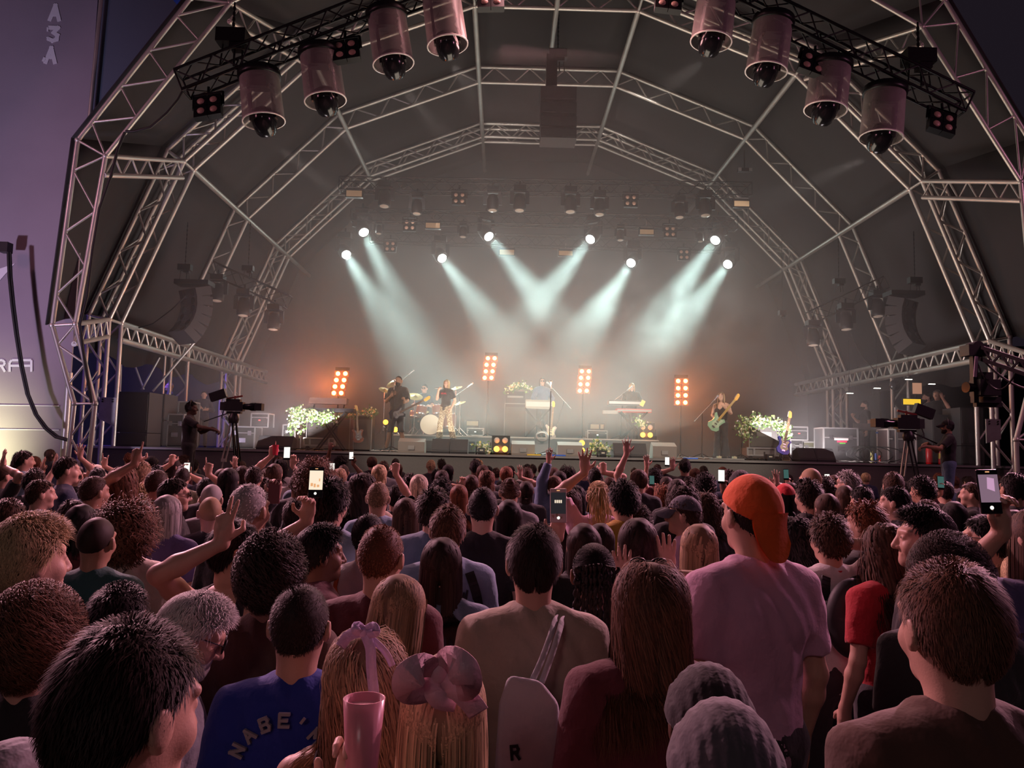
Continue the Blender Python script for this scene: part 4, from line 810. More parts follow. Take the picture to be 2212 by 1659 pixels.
def f_torso(P, g=0.0, slim=1.0):
    d = ell(P, (0, -.005, 1.29), (.172*slim+g, .112+g, .19+g))
    d = smin(d, ell(P, (0, .002, 1.09), (.148*slim+g, .105+g, .19+g)), .07)
    d = smin(d, ell(P, (0, -.005, .94), (.162+g, .115+g, .13+g)), .06)
    for s in (-1, 1):
        d = smin(d, rcone(P, (s*.03, -.02, 1.455), (s*.160*slim, -.012, 1.405), .052+g*.7, .055+g), .06)
        d = smin(d, ell(P, (s*.08, -.07, 1.33), (.075+g*.5, .045+g*.5, .09)), .04)
    return d
def f_legs(P, g=0.0, legs=None):
    d = None
    for s in (-1, 1):
        hip, kn, an = (s*.085, 0, .92), (s*.10, .012, .50), (s*.105, -.015, .10)
        if legs: kn, an = legs[0 if s < 0 else 1]
        a = smin(rcone(P, hip, kn, .088+g, .056+g), rcone(P, kn, an, .056+g, .040+g*1.2), .03)
        d = a if d is None else smin(d, a, .02)
    return d
HSTY = {  # bend of (index, middle, ring, little) fingers and the thumb, and their fan
 'open': ((6, 6, 8, 10), 0, 7), 'splay': ((4, 4, 6, 8), 0, 13), 'point': ((3, 80, 85, 85), 60, 3), 'vee': ((4, 6, 80, 85), 60, 9),
 'horns': ((4, 80, 80, 6), 60, 5), 'fist': ((80, 82, 85, 85), 60, 2), 'grip': ((48, 50, 52, 55), 35, 5), 'relax': ((22, 26, 30, 34), 12, 4),
 'cig': ((14, 18, 62, 70), 40, 6), 'press': ((34, 30, 36, 42), 20, 6)}
def hand_prims(w, fd, pn, side, style, sc=1.0):
    """w wrist, fd the way the fingers go, pn out of the palm; side +1 when the thumb sits at fd x pn"""
    fd = Vector(fd).normalized(); pn = Vector(pn); pn = (pn-fd*pn.dot(fd)).normalized(); tx = fd.cross(pn)*side
    w = Vector(w); L = lambda x, y, z: w+(tx*x+fd*y+pn*z)*sc
    bends, tb, fan = HSTY[style]; pr = []
    R = np.array([[tx.x, fd.x, pn.x], [tx.y, fd.y, pn.y], [tx.z, fd.z, pn.z]])
    pr.append(('e', L(0, .052, 0), (.040*sc, .056*sc, .017*sc), R, .014)); pr.append(('c', L(0, -.01, 0), L(0, .035, 0), .026*sc, .028*sc, .02))
    pr.append(('e', L(.022, .035, .008), (.018*sc, .032*sc, .016*sc), R, .01))
    for k, (x, ln) in enumerate(((.029, .072), (.0095, .080), (-.0105, .074), (-.0295, .058))):
        b = math.radians(bends[k]); an = math.radians(fan*(1.5-k)*.9); p = L(x, .090-abs(x-.005)*.18, 0); ang = 0; ps = [p]
        for j, fr in enumerate((.44, .31, .25)):
            ang += b*(1.0 if j < 2 else .6) if b > .6 else b*.7
            dv = (fd*math.cos(ang)+pn*math.sin(ang)); dv = (dv*math.cos(an)+tx*math.sin(an)*math.cos(ang)).normalized()
            p = p+dv*ln*fr*sc; ps.append(p)
        for j in range(3): pr.append(('c', ps[j], ps[j+1], (.0098-.0009*j)*sc, (.0089-.0009*j)*sc, .003))
    t = math.radians(tb); q0 = L(.030, .018, .006); q1 = q0+(tx*.036*math.cos(t*.5)+fd*.028+pn*(.010+.024*math.sin(t)))*sc
    q2 = q1+(tx*(.014*math.cos(t)-.016*math.sin(t))+fd*.028+pn*.014*math.sin(t))*sc
    pr.append(('c', q0, q1, .0135*sc, .0115*sc, .006)); pr.append(('c', q1, q2, .011*sc, .0085*sc, .003))
    return pr
def f_prims(P, prims):
    d = None
    for p in prims:
        if p[0] == 'e': x = ell(P, p[1], p[2], p[3]); k = p[4]
        else: x = rcone(P, p[1], p[2], p[3], p[4]); k = p[5]
        d = x if d is None else smin(d, x, k)
    return d
def shoulder(s, raised=False): return Vector((s*(.165 if raised else .172), -.012, 1.43 if raised else 1.405))
def arm_prims(s, a):
    """a: (elbow, wrist, finger dir, palm normal, style)"""
    el, wr, fd, pn, st = a[:5]; el, wr = Vector(el), Vector(wr); sh = shoulder(s, el.z > 1.42); m = el.lerp(wr, .3)
    pr = [('c', sh, sh.lerp(el, .55), .050, .044, .02), ('c', sh.lerp(el, .5), el, .044, .036, .02), ('c', el, m, .037, .040, .02), ('c', m, wr, .040, .0255, .02)]
    fdv = Vector(fd).normalized(); pnv = Vector(pn)
    return pr+hand_prims(wr+fdv*.01, fdv, pnv, a[5] if len(a) > 5 else s, st)
def DOWN(s): return ((s*.225, -.03, 1.13), (s*.23, .05, .89), (0, .12, -1), (-s, .1, 0), 'relax', s)
def bounds(prims, pad=.03):
    lo = np.array([1e9]*3); hi = -lo
    for p in prims:
        for q, r in (((p[1], max(p[2])),) if p[0] == 'e' else ((p[1], p[3]), (p[2], p[4]))):
            q = np.array(q[:]); lo = np.minimum(lo, q-r-pad); hi = np.maximum(hi, q+r+pad)
    return lo, hi
_cache = {}
def cached(key, fn):
    if key not in _cache: _cache[key] = fn()
    return _cache[key]
def head_np(h): return cached(('head', h), lambda: nets(f_head, (-.11, -.13, 1.40), (.11, .15, 1.78), h))
def torso_np(h, legs=None, slim=1.0): return cached(('torso', h, str(legs), slim), lambda: nets(lambda P: smin(f_torso(P, 0, slim), smin(f_legs(P, 0, legs), 1e3*np.ones(P.shape[:-1], np.float32), .01), .03), (-.45, -.45, .05), (.45, .45, 1.53), h))
def arm_np(s, a, h):
    pr = arm_prims(s, a); lo, hi = bounds(pr); return nets(lambda P: f_prims(P, pr), lo, hi, h)
def rot_head(v, yaw, pitch, roll=0.0):
    R = (Euler((math.radians(pitch), math.radians(roll), math.radians(yaw)), 'XYZ')).to_matrix(); R = np.array(R); c = np.array([0, -.015, 1.50])
    w = np.clip((v[:, 2:3]-1.46)/.06, 0, 1); n = (v-c) @ R.T + c
    return (v*(1-w)+n*w).astype(np.float32)
def head_matrix(yaw, pitch, roll=0.0):
    R = Euler((math.radians(pitch), math.radians(roll), math.radians(yaw)), 'XYZ').to_matrix().to_4x4(); c = Vector((0, -.015, 1.50))
    return Matrix.Translation(c) @ R @ Matrix.Translation(-c)
def body_mesh(armL, armR, hy, hp, hr, lod, legs=None, slim=1.0):
    hh, ht, ha = ((.0050, .016, .0055), (.0075, .022, .0085), (.011, .03, .011))[lod]
    def mk():
        v, q = head_np(hh); parts = [(rot_head(v, hy, hp, hr), q, 0)]
        v, q = torso_np(ht, legs, slim); parts.append((v, q, 0))
        for s, a in ((-1, armL), (1, armR)):
            a = a or DOWN(s); v, q = cached(('arm', s, str(a), ha), lambda: arm_np(s, a, ha)); parts.append((v, q, 0))
        return mesh_np('body', parts, [None])
    return cached(('body', str(armL), str(armR), hy, hp, hr, lod, str(legs), slim), mk)
def wrinkle(P, amp):
    if not amp: return 0
    x, y, z = P[..., 0], P[..., 1], P[..., 2]
    a = np.sin(x*26+4*np.sin(z*9+x*5)+1.3)*np.sin(z*15+5*np.sin(x*11+y*7))+.6*np.sin(z*41+6*np.sin(x*14)+x*22)*np.sin(y*30+z*11)
    return amp*a
def f_cut(P, d, a, b, r0, r1, end=1.0):
    """a sleeve: round cone cut square at its end"""
    a, b = np.array(a[:], np.float32), np.array(b[:], np.float32); L = np.linalg.norm(b-a); u = (b-a)/L; e = a+u*L*end
    s = rcone(P, a, e+u*.03, r0, r1); return smin(d, np.maximum(s, (P-e)@u), .03)
def top_mesh(kind, armL, armR, lod, slim=1.0):
    h = (.010, .014, .022)[lod]; g = {'tee': .014, 'long': .018, 'tank': .008, 'knit': .024, 'jacket': .026, 'loose': .030}[kind]
    def fn(P):
        d = f_torso(P, g, slim)
        if kind == 'tank':
            x, y, z = P[..., 0], P[..., 1], P[..., 2]
            d = np.maximum(d, np.where(z > 1.26, np.abs(np.abs(x)-.085)-.022-np.clip(1.34-z, 0, .1)*1.2, -1))
        lo, hi = [1e9]*3, [-1e9]*3
        for s, a in ((-1, armL), (1, armR)):
            a = a or DOWN(s); el, wr = Vector(a[0]), Vector(a[1]); sh = shoulder(s, el.z > 1.42)
            if kind == 'tank': continue
            if kind in ('tee', 'loose'): d = f_cut(P, d, sh, el, .058+g, .050+g, .74 if kind == 'tee' else .9)
            else:
                d = smin(d, rcone(P, sh, el, .056+g, .044+g), .03); d = f_cut(P, d, el, wr, .044+g, .030+g*.7, .93)
        if kind in ('long', 'jacket'): d = smin(d, np.maximum(rcone(P, (0, -.020, 1.43), (0, -.016, 1.52), .070, .066), P[..., 2]-1.505-.12*P[..., 1]), .012)
        if kind in ('tee', 'loose', 'knit'): d = smin(d, np.maximum(rcone(P, (0, -.022, 1.43), (0, -.018, 1.50), .070, .066), P[..., 2]-1.478-.15*P[..., 1]), .018)
        d = np.maximum(d, (.86 if kind != 'tank' else .90)-P[..., 2])
        return d - wrinkle(P, (.0048 if lod == 0 else .0035) if lod < 2 else 0)
    xs = [.3]; z1 = 1.56; ys = [.2]
    for s, a in ((-1, armL), (1, armR)):
        a = a or DOWN(s)
        for q in (a[0], a[1]): xs.append(abs(q[0])+.1); ys.append(abs(q[1])+.1); z1 = max(z1, q[2]+.1)
    def mk():
        v, q = nets(fn, (-max(xs), -max(ys), .84), (max(xs), max(ys), z1), h); return mesh_np('top', [(v, q, 0)], [None])
    return cached(('top', kind, str(armL), str(armR), lod, slim), mk)
def beard_mesh():
    def fn(P):
        d = smin(ell(P, (0, .030, 1.585), (.064, .072, .082)), ell(P, (0, .076, 1.54), (.034, .030, .034)), .02); d = np.maximum(d, P[..., 2]-1.595+.55*np.clip(.06-P[..., 1], 0, .1)*-1)
        return np.maximum(d, .01-P[..., 1])-.002*np.sin(P[..., 0]*180)*np.sin(P[..., 2]*150)
    def mk():
        v, q = nets(fn, (-.1, -.02, 1.46), (.1, .14, 1.66), .007); return mesh_np('beard', [(v, q, 0)], [None], np.full(len(v), .4))
    return cached('beard', mk)
def trouser_mesh(lod, legs=None, flare=0.0, short=0.0):
    def fn(P):
        d = smin(ell(P, (0, -.005, .95), (.180, .132, .145)), f_legs(P, .016+flare*np.clip(.6-P[..., 2], 0, .5), legs), .03); zc = short or .075
        return np.maximum(np.maximum(d, P[..., 2]-1.05), zc-P[..., 2]) - wrinkle(P, .003 if lod == 0 else 0)
    return cached(('trs', lod, str(legs), flare, short), lambda: mesh_np('trousers', [nets(fn, (-.5, -.5, .05), (.5, .5, 1.05), (.014, .02, .03)[lod])+(0,)], [None]))
def shoe_mesh(s, an=(0, 0, 0)):
    x, y = an[0], an[1]
    def fn(P): return np.maximum(smin(rcone(P, (x, y-.03, .05), (x+s*.02, y+.15, .040), .043, .040), rcone(P, (x, y-.01, .09), (x, y, .11), .045, .045), .02), .002-P[..., 2])
    return cached(('shoe', s, x, y), lambda: mesh_np('shoe', [nets(fn, (x-.1, y-.1, -.01), (x+.1, y+.22, .17), .014)+(0,)], [None]))
# ------------------------------------------------------------------ hair
def hair_style(st, seed, lod):
    rs = np.random.RandomState(seed*7+11)
    S = dict(n=2600, L=.03, steps=3, w=.0042, lift=.5, grav=.2, curl=0, cf=0, flow=.7, thick=.010, nz=.004, nf=60, low=0.0, jit=.5, clump=0)
    S.update({
     'buzz': dict(n=0, thick=.004, nz=.0008, nf=200), 'crop': dict(n=2600, L=.014, steps=2, thick=.007, lift=.5, flow=1.2, nz=.001, low=.01),
     'short': dict(L=.036, n=4600, lift=.28, flow=1.3, jit=.35, low=.012), 'messy': dict(L=.058, lift=.35, flow=1.0, jit=.75, low=.012, thick=.014, steps=4, n=4200, nz=.007), 'quiff': dict(L=.055, lift=.7, thick=.013, steps=4, jit=.5, n=4600, nz=.006),
     'curly': dict(L=.11, steps=12, curl=.012, cf=85, lift=.7, thick=.018, n=2400, w=.0036, nz=.010, nf=45, jit=.8, low=.012),
     'afro': dict(L=.16, steps=16, curl=.014, cf=75, lift=1.2, grav=.12, thick=.040, n=3200, w=.0038, nz=.016, nf=32, jit=.8, low=.03),
     'long': dict(L=.44, steps=15, lift=.15, grav=.9, flow=1.2, thick=.012, n=2300, w=.0065, jit=.16, low=.03),
     'wavy': dict(L=.44, steps=18, lift=.25, grav=.8, curl=.012, cf=26, thick=.016, n=2300, w=.0060, jit=.28, low=.03),
     'frizz': dict(L=.30, steps=15, lift=.4, grav=.6, curl=.013, cf=45, thick=.020, n=2400, w=.0045, jit=.6, low=.03, nz=.010),
     'bob': dict(L=.25, steps=11, lift=.15, grav=.9, flow=1.2, thick=.014, n=2200, w=.0065, jit=.14, low=.02),
     'tied': dict(L=.05, steps=4, lift=.0, grav=.0, flow=1.3, thick=.006, n=2200, w=.005, jit=.12, low=0),
    }[st])
    if lod == -1: S['n'] = int(S['n']*2.4); S['w'] *= .48; lod = 0
    if lod == 1: S['n'] = int(S['n']*.45); S['w'] *= 1.6
    if lod == 2: S['n'] = int(S['n']*.16); S['w'] *= 2.6; S['steps'] = max(2, S['steps']//2)
    th, nz, nf, low = S['thick'], S['nz'], S['nf'], S['low']; ph = rs.rand(3)*9
    def mask(P):      # above the hairline: forehead, over the ears, nape
        y = P[..., 1]-SK[1]; z = P[..., 2]-1.64+low*2.2*np.clip(-y*12, 0, 1); return -(z-.80*y-.012*np.clip(y*20, 0, 1))*.74
    def fn(P):
        d = ell(P, SK, SR+th); m = mask(P)
        d = np.maximum(d, m); 
        if nz: d = d - nz*(np.sin(P[..., 0]*nf+ph[0]+2*np.sin(P[..., 2]*nf*.6))*np.sin(P[..., 1]*nf+ph[1])*np.sin(P[..., 2]*nf+ph[2]))
        return d
    h = (.0065, .009, .013)[lod]; m_ = th+.03
    v, q = nets(fn, SK-SR-m_, SK+SR+m_, h); parts = [(v, q, 0)]; rnd = [np.full(len(v), 0.0 if S['n'] else .4)]
    if S['n']:
        n = S['n']; N = rs.normal(size=(n*3, 3)); N /= np.linalg.norm(N, axis=1)[:, None]
        P = SK+N*(SR+th*.5); ok = mask(P.reshape(-1, 1, 3))[:, 0] < -.002; N, P = N[ok][:n], P[ok][:n]; n = len(N)
        ds = S['L']/S['steps']; down = np.array([0, 0, -1.0]); back = np.array([0, -1.0, 0])
        flow = (down*.9+back*.5)+np.stack([np.sign(N[:, 0])*(.3+.7*np.clip(N[:, 2], 0, 1)**3*(st in ('long', 'wavy', 'bob', 'frizz'))), 0*N[:, 0], 0*N[:, 0]], 1)
        if st in ('short', 'crop', 'messy'): wt_ = np.clip((N[:, 2:3]-.35)/.55, 0, 1)*np.clip((N[:, 1:2]+.55)/.6, 0, 1); flow = flow*(1-wt_)+np.array([.45*(1 if seed % 2 else -1), .75, .0])*wt_
        if st == 'curly': flow = flow*.4
        if st == 'quiff': wt_ = np.clip((N[:, 2:3]-.1)/.5, 0, 1)*np.clip((N[:, 1:2]+.6)/.6, 0, 1); flow = flow*(1-wt_)+np.array([.1, .9, .45])*wt_
        if st == 'tied': flow = np.array([0, -.16, 1.66])+0*N; flow = np.array([0, -.12, 1.70])-P
        flow = flow-N*(flow*N).sum(1)[:, None]
        D = N*S['lift']+flow*S['flow']+rs.normal(size=N.shape)*S['jit']*.5; D /= np.linalg.norm(D, axis=1)[:, None]
        leng = (.65+.5*rs.rand(n, 1)); pts = [P.copy()]; uu = rs.rand(n)*6.28; rad0 = N.copy()
        for k in range(S['steps']):
            D = D+down*S['grav']*min(1, .25+k*.25)+rs.normal(size=D.shape)*S['jit']*.10; D /= np.linalg.norm(D, axis=1)[:, None]
            P = P+D*ds*leng
            if st in ('short', 'crop', 'messy', 'quiff', 'curly', 'afro') or (st in ('frizz', 'wavy', 'long', 'bob') and k < 5):
                cap_ = {'short': .013, 'crop': .008, 'messy': .024, 'quiff': .010, 'curly': .026, 'afro': .060, 'frizz': .036, 'wavy': .012, 'long': .005, 'bob': .005}[st]+(.026*np.clip(N[:, 1:2]+N[:, 2:3]*.4, 0, 1) if st == 'quiff' else 0)
                qv = P-SK; l1 = np.linalg.norm(qv/(SR+th), axis=1)[:, None]; mx_ = 1+cap_/.095; P = np.where(l1 > mx_, SK+qv*mx_/l1, P)
            if st == 'tied': qv = (P-SK)/(SR+.009); P = SK+qv/np.linalg.norm(qv, axis=1)[:, None]*(SR+.009)
            if S['grav'] > .3:
                for c, r in ((SK, SR+th*(.55+.4*rad0[:, 2:3]*0)), (np.array([0, .028, 1.60]), np.array([.066, .076, .09])), (np.array([0, -.015, 1.50]), np.array([.068, .068, .11])), (np.array([0, -.01, 1.40]), np.array([.20, .10, .085])), (np.array([0, -.03, 1.28]), np.array([.19, .145, .2]))):
                    qv = (P-c)/r; l = np.linalg.norm(qv, axis=1)[:, None]; P = np.where(l < 1, c+qv/np.maximum(l, 1e-3)*r, P)
            if S['grav'] > .3:
                fm = (P[:, 1] > .03) & (P[:, 2] < 1.695); P[fm, 0] = np.where(N[fm, 0] < 0, -1, 1)*np.maximum(np.abs(P[fm, 0]), .068)
            pts.append(P.copy())
        pts = np.stack(pts, 1); m = pts.shape[1]
        if S['curl']:
            s_ = np.arange(m)*ds; amp = S['curl']*np.clip(s_/.03, 0, 1); a1 = s_*S['cf']+uu[:, None]
            e1 = np.cross(D, rad0); e1 /= np.linalg.norm(e1, axis=1)[:, None]+1e-6
            pts = pts+e1[:, None]*(amp*np.cos(a1))[..., None]+rad0[:, None]*(amp*np.sin(a1))[..., None]
        tan = np.gradient(pts, axis=1); side = np.cross(tan, pts-np.array([0, 0, 1.62])*np.array([1, 1, 1])); side[..., 2] *= .4
        side /= np.linalg.norm(side, axis=2)[..., None]+1e-6
        wd = S['w']*(.7+.6*rs.rand(n, 1))*np.interp(np.linspace(0, 1, m), [0, .2, .75, 1], [.8, 1, .85, .15])[None]
        A = pts-side*wd[..., None]/2; B = pts+side*wd[..., None]/2; vv = np.stack([A, B], 2).reshape(-1, 3)
        base = (np.arange(n)*m*2)[:, None]+np.arange(m-1)[None]*2; qq = np.stack([base, base+1, base+3, base+2], -1).reshape(-1, 4)
        parts.append((vv.astype(np.float32), qq, 0)); rnd.append(np.repeat(rs.rand(n), m*2))
    return parts, np.concatenate(rnd)
def hair_mesh(st, seed, lod):
    if lod == 0 and st in ('buzz',): lod = 0
    def mk():
        p, r = hair_style(st, seed, lod); return mesh_np('hair', p, [None], r)
    return cached(('hair', st, seed, lod), mk)
def sw(n_, c): return mat('hair_'+n_, c, .62, attr=True, spec=.25)
HC = {k: sw(k, c) for k, c in dict(black=(.014, .010, .010), dark=(.030, .017, .013), brown=(.075, .040, .025), chestnut=(.13, .06, .034), auburn=(.19, .065, .03), ginger=(.30, .12, .05),
      fair=(.34, .22, .13), blond=(.50, .36, .20), platinum=(.62, .54, .42), grey=(.34, .32, .31), silver=(.60, .58, .56)).items()}
SKIN = {k: mat('skin_'+k, c, .5, bump=.06, bscale=220, var=.06, vscale=9) for k, c in dict(pale=(.66, .42, .33), light=(.56, .34, .25), tan=(.42, .235, .155), brown=(.22, .115, .07), dark=(.11, .058, .038)).items()}
EYEW = mat('eye_white', (.7, .68, .66), .2); EYED = mat('eye_iris', (.03, .02, .015), .15); LIP = mat('lip', (.45, .16, .14), .45)
FAB = {}
def fabric(name, c, rough=.85):
    if name not in FAB: FAB[name] = mat('cloth_'+name, c, rough, bump=.75, bscale=11, sheen=.15, var=.06, vscale=5)
    return FAB[name]
for n_, c_ in dict(black=(.012, .011, .013), charcoal=(.035, .033, .037), white=(.62, .60, .60), cream=(.62, .55, .46), navy=(.02, .03, .07), blue=(.012, .035, .30), lightblue=(.25, .36, .50), greyblue=(.12, .18, .26), grey=(.22, .22, .24), lilac=(.60, .36, .50),
      maroon=(.10, .018, .025), red=(.45, .02, .03), mustard=(.50, .28, .03), khaki=(.42, .36, .28), brown=(.09, .045, .03), teal=(.03, .10, .10), purple=(.12, .10, .26), denim=(.10, .16, .26), beige=(.45, .36, .27), green=(.04, .12, .05), pink=(.70, .35, .42), olive=(.12, .11, .06)).items(): fabric(n_, c_)
def eyes_mesh():
    def mk():
        m = MB()
        for s in (-1, 1): m.cur = 0; m.ball((s*.031, .0835, 1.645), .0118, 10, 8, (1, 1, .8)); m.cur = 1; m.ball((s*.031, .0905, 1.645), .0062, 8, 6)
        o = m.build('eyes', [EYEW, EYED]); me = o.data; bpy.data.objects.remove(o); return me
    return cached('eyes', mk)
def put(name, me, parent, m=None, mw=None):
    o = bpy.data.objects.new(name, me); COL.objects.link(o); o.parent = parent
    if mw is not None: o.matrix_local = mw
    if m is not None and len(me.materials): 
        for sl, q in zip(o.material_slots, m if isinstance(m, (list, tuple)) else [m]): sl.link = 'OBJECT'; sl.material = q
    return o
def cap_mesh(kind):
    def fn(P):
        d = ell(P, SK+np.array([0, 0, .004]), SR+.017)
        if kind == 'beanie': m = -(P[..., 2]-1.655-.30*(P[..., 1]-SK[1]))
        elif kind == 'capback': m = -(P[..., 2]-1.665-.42*(P[..., 1]-SK[1]))
        else: m = -(P[..., 2]-1.682-.10*(P[..., 1]-SK[1]))
        d = np.maximum(d, m)
        if kind == 'beanie': d = smin(d, np.maximum(ell(P, SK, SR+.024), np.abs(P[..., 2]-1.675-.30*(P[..., 1]-SK[1]))-.022), .004)
        return d-(.0012*np.sin(P[..., 0]*300) if kind == 'beanie' else 0)
    return cached(('cap', kind), lambda: mesh_np('cap', [nets(fn, SK-SR-.05, SK+SR+.05, .0055)+(0,)], [None]))
def brim_back_mesh():
    def mk():
        P = []; n, m_ = 12, 7
        for i in range(n+1):
            x = -.066+.132*i/n
            for j in range(m_):
                u = j/(m_-1); ln = .150*(1-.38*(abs(x)/.066)**2.6); P.append((x*(1-.10*u), SK[1]-math.sqrt(max(.0, .116**2-(x*1.05)**2))-.020*u+.012*math.sin(u*3.1)-.004, 1.655-ln*u))
        Q = [(i*m_+j, (i+1)*m_+j, (i+1)*m_+j+1, i*m_+j+1) for i in range(n) for j in range(m_-1)]
        P2 = [(x, y+.005, z) for x, y, z in P]; o = len(P); Q2 = [tuple(reversed([i+o for i in q])) for q in Q]
        return mesh_np('brim', [(np.array(P+P2, np.float32), np.array(Q+Q2), 0)], [None])
    return cached('brimback', mk)
def brim_mesh(drop=.35):
    def mk():
        n = 14; P = []; 
        for k in range(n+1):
            t = math.pi*(k/n); x = -math.cos(t); bulge = math.sin(t)
            for j in range(5):
                u = j/4; xx = x*(.076+.004*u); yy = SK[1]+.062+.05*bulge**.5*(1-u)+(.05+.085*bulge**.6)*u-.02*(1-bulge)
                zz = 1.690-drop*u*.10-.022*x*x*(.4+u); P.append((xx, yy, zz))
        Q = [(k*5+j, (k+1)*5+j, (k+1)*5+j+1, k*5+j+1) for k in range(n) for j in range(4)]
        P2 = [(x, y, z-.004) for x, y, z in P]; o = len(P); Q2 = [tuple(reversed([i+o for i in q])) for q in Q]
        return mesh_np('brim', [(np.array(P+P2, np.float32), np.array(Q+Q2), 0)], [None])
    return cached(('brim', drop), mk)
def glasses_mesh(up):
    def mk():
        m = MB(); 
        for s in (-1, 1):
            m.lathe([(.022, 0), (.0245, .001), (.0245, .004), (.022, .004)], (s*.031, .108, 1.645), (0, 1, .05), 14, True)
            m.cyl((s*.055, .105, 1.65), (s*.082, .0, 1.652), .002, n=5); m.cyl((s*.082, 0, 1.652), (s*.084, -.02, 1.635), .002, n=5)
            m.cur = 1; m.lathe([(.0, 0), (.022, .0)], (s*.031, .110, 1.645), (0, 1, .05), 14); m.cur = 0
        m.cyl((-.010, .112, 1.65), (.010, .112, 1.65), .002, n=5)
        o = m.build('glasses', [BLKP, mat('dark_lens', (.01, .01, .012), .08)]); me = o.data; bpy.data.objects.remove(o); return me
    return cached('glasses', mk)
def back_y(x, z, g):
    ys = np.arange(-.30, .02, .002, dtype=np.float32); P = np.stack([np.full_like(ys, x), ys, np.full_like(ys, z)], 1); f = f_torso(P.reshape(-1, 1, 3), g)[:, 0]; i = np.argmax(f < 0); return float(ys[i])
def strap(t, pts, w, m, g=.016, nm='bag_strap'):
    """a strap lying on the back of the shirt"""
    P = []
    for (x0, z0), (x1, z1) in zip(pts[:-1], pts[1:]):
        for k in range(8): x = x0+(x1-x0)*k/8; z = z0+(z1-z0)*k/8; P.append(Vector((x, back_y(x, z, g)-.006, z)))
    m_ = MB()
    for a, b in zip(P[:-1], P[1:]): m_.bar(a, b+(b-a)*.15, w, .007, (0, 1, 0))
    o = m_.build(nm, m, t, False); return o
PADS = dict(buzz=.004, crop=.014, short=.022, messy=.036, quiff=.036, curly=.052, afro=.108, long=.016, wavy=.022, frizz=.050, bob=.018, tied=.008, cap=.020, beanie=.020)
WIDE = dict(buzz=.160, crop=.168, short=.178, messy=.200, quiff=.190, curly=.235, afro=.330, long=.205, wavy=.225, frizz=.250, bob=.200, tied=.165, cap=.186, beanie=.186)
def person(label, loc, scale, yaw=0.0, hair='short', hc='dark', skin='light', top='tee', tc='black', trs='charcoal', lod=1, arms=(None, None), head=(0, 0, 0), seed=1,
           extra=(), group=None, legs=None, cat='person', shoes=True, flare=0.0, slim=1.0, eyes=None, hlod=None, short=0.0, tmat=None, beard=None):
    t = thing('person', label, cat, loc, math.radians(yaw), group); t.scale = (scale,)*3
    hm = head_matrix(*head)
    put('body', body_mesh(arms[0], arms[1], *head, lod, legs, slim), t, SKIN[skin])
    if (eyes if eyes is not None else lod < 2): put('eyes', eyes_mesh(), t, None, hm)
    hat = [e for e in extra if e[0] in ('cap', 'beanie')]
    if hair: put('hair', hair_mesh(hair, seed, lod if hlod is None else hlod), t, HC[hc], hm)
    for e in hat:
        put(e[0], cap_mesh('capback' if 'back' in e else e[0]), t, fabric(*e[1]) if isinstance(e[1], tuple) else FAB[e[1]], hm)
        if e[0] == 'cap':
            put('brim', brim_back_mesh() if 'back' in e else brim_mesh(), t, fabric(*e[1]) if isinstance(e[1], tuple) else FAB[e[1]], hm)
    for e in extra:
        if e[0] in ('bun', 'pony', 'braids'): put({'bun': 'hair_bun', 'pony': 'ponytail', 'braids': 'braids'}[e[0]], cached(('knot', e[0]), lambda: knot_mesh(e[0])), t, HC[hc], hm)
    if any(e[0] == 'glasses' for e in extra): put('glasses', glasses_mesh(0), t, None, hm)
    if any(e[0] == 'headglasses' for e in extra): put('sunglasses', glasses_mesh(0), t, None, hm @ Matrix.Translation((0, -.060, .098)) @ Matrix.Translation((0, .09, 1.65)) @ Matrix.Rotation(.75, 4, 'X') @ Matrix.Translation((0, -.09, -1.65)))
    if top: put({'tee': 't_shirt', 'loose': 'loose_t_shirt', 'long': 'long_sleeved_shirt', 'tank': 'tank_top', 'knit': 'knitted_sweater', 'jacket': 'jacket'}[top], top_mesh(top, arms[0], arms[1], lod, slim), t, FAB[tc])
    if trs: put('shorts' if short else 'trousers', trouser_mesh(lod, legs, flare, short), t, tmat or FAB[trs])
    if beard: put('beard', beard_mesh(), t, HC[beard], hm)
    if shoes:
        for s in (-1, 1):
            an = legs[0 if s < 0 else 1][1] if legs else (s*.105, -.015, 0); put('shoe', shoe_mesh(s, (round(an[0], 3), round(an[1], 3))), t, FAB['black'])
    return t

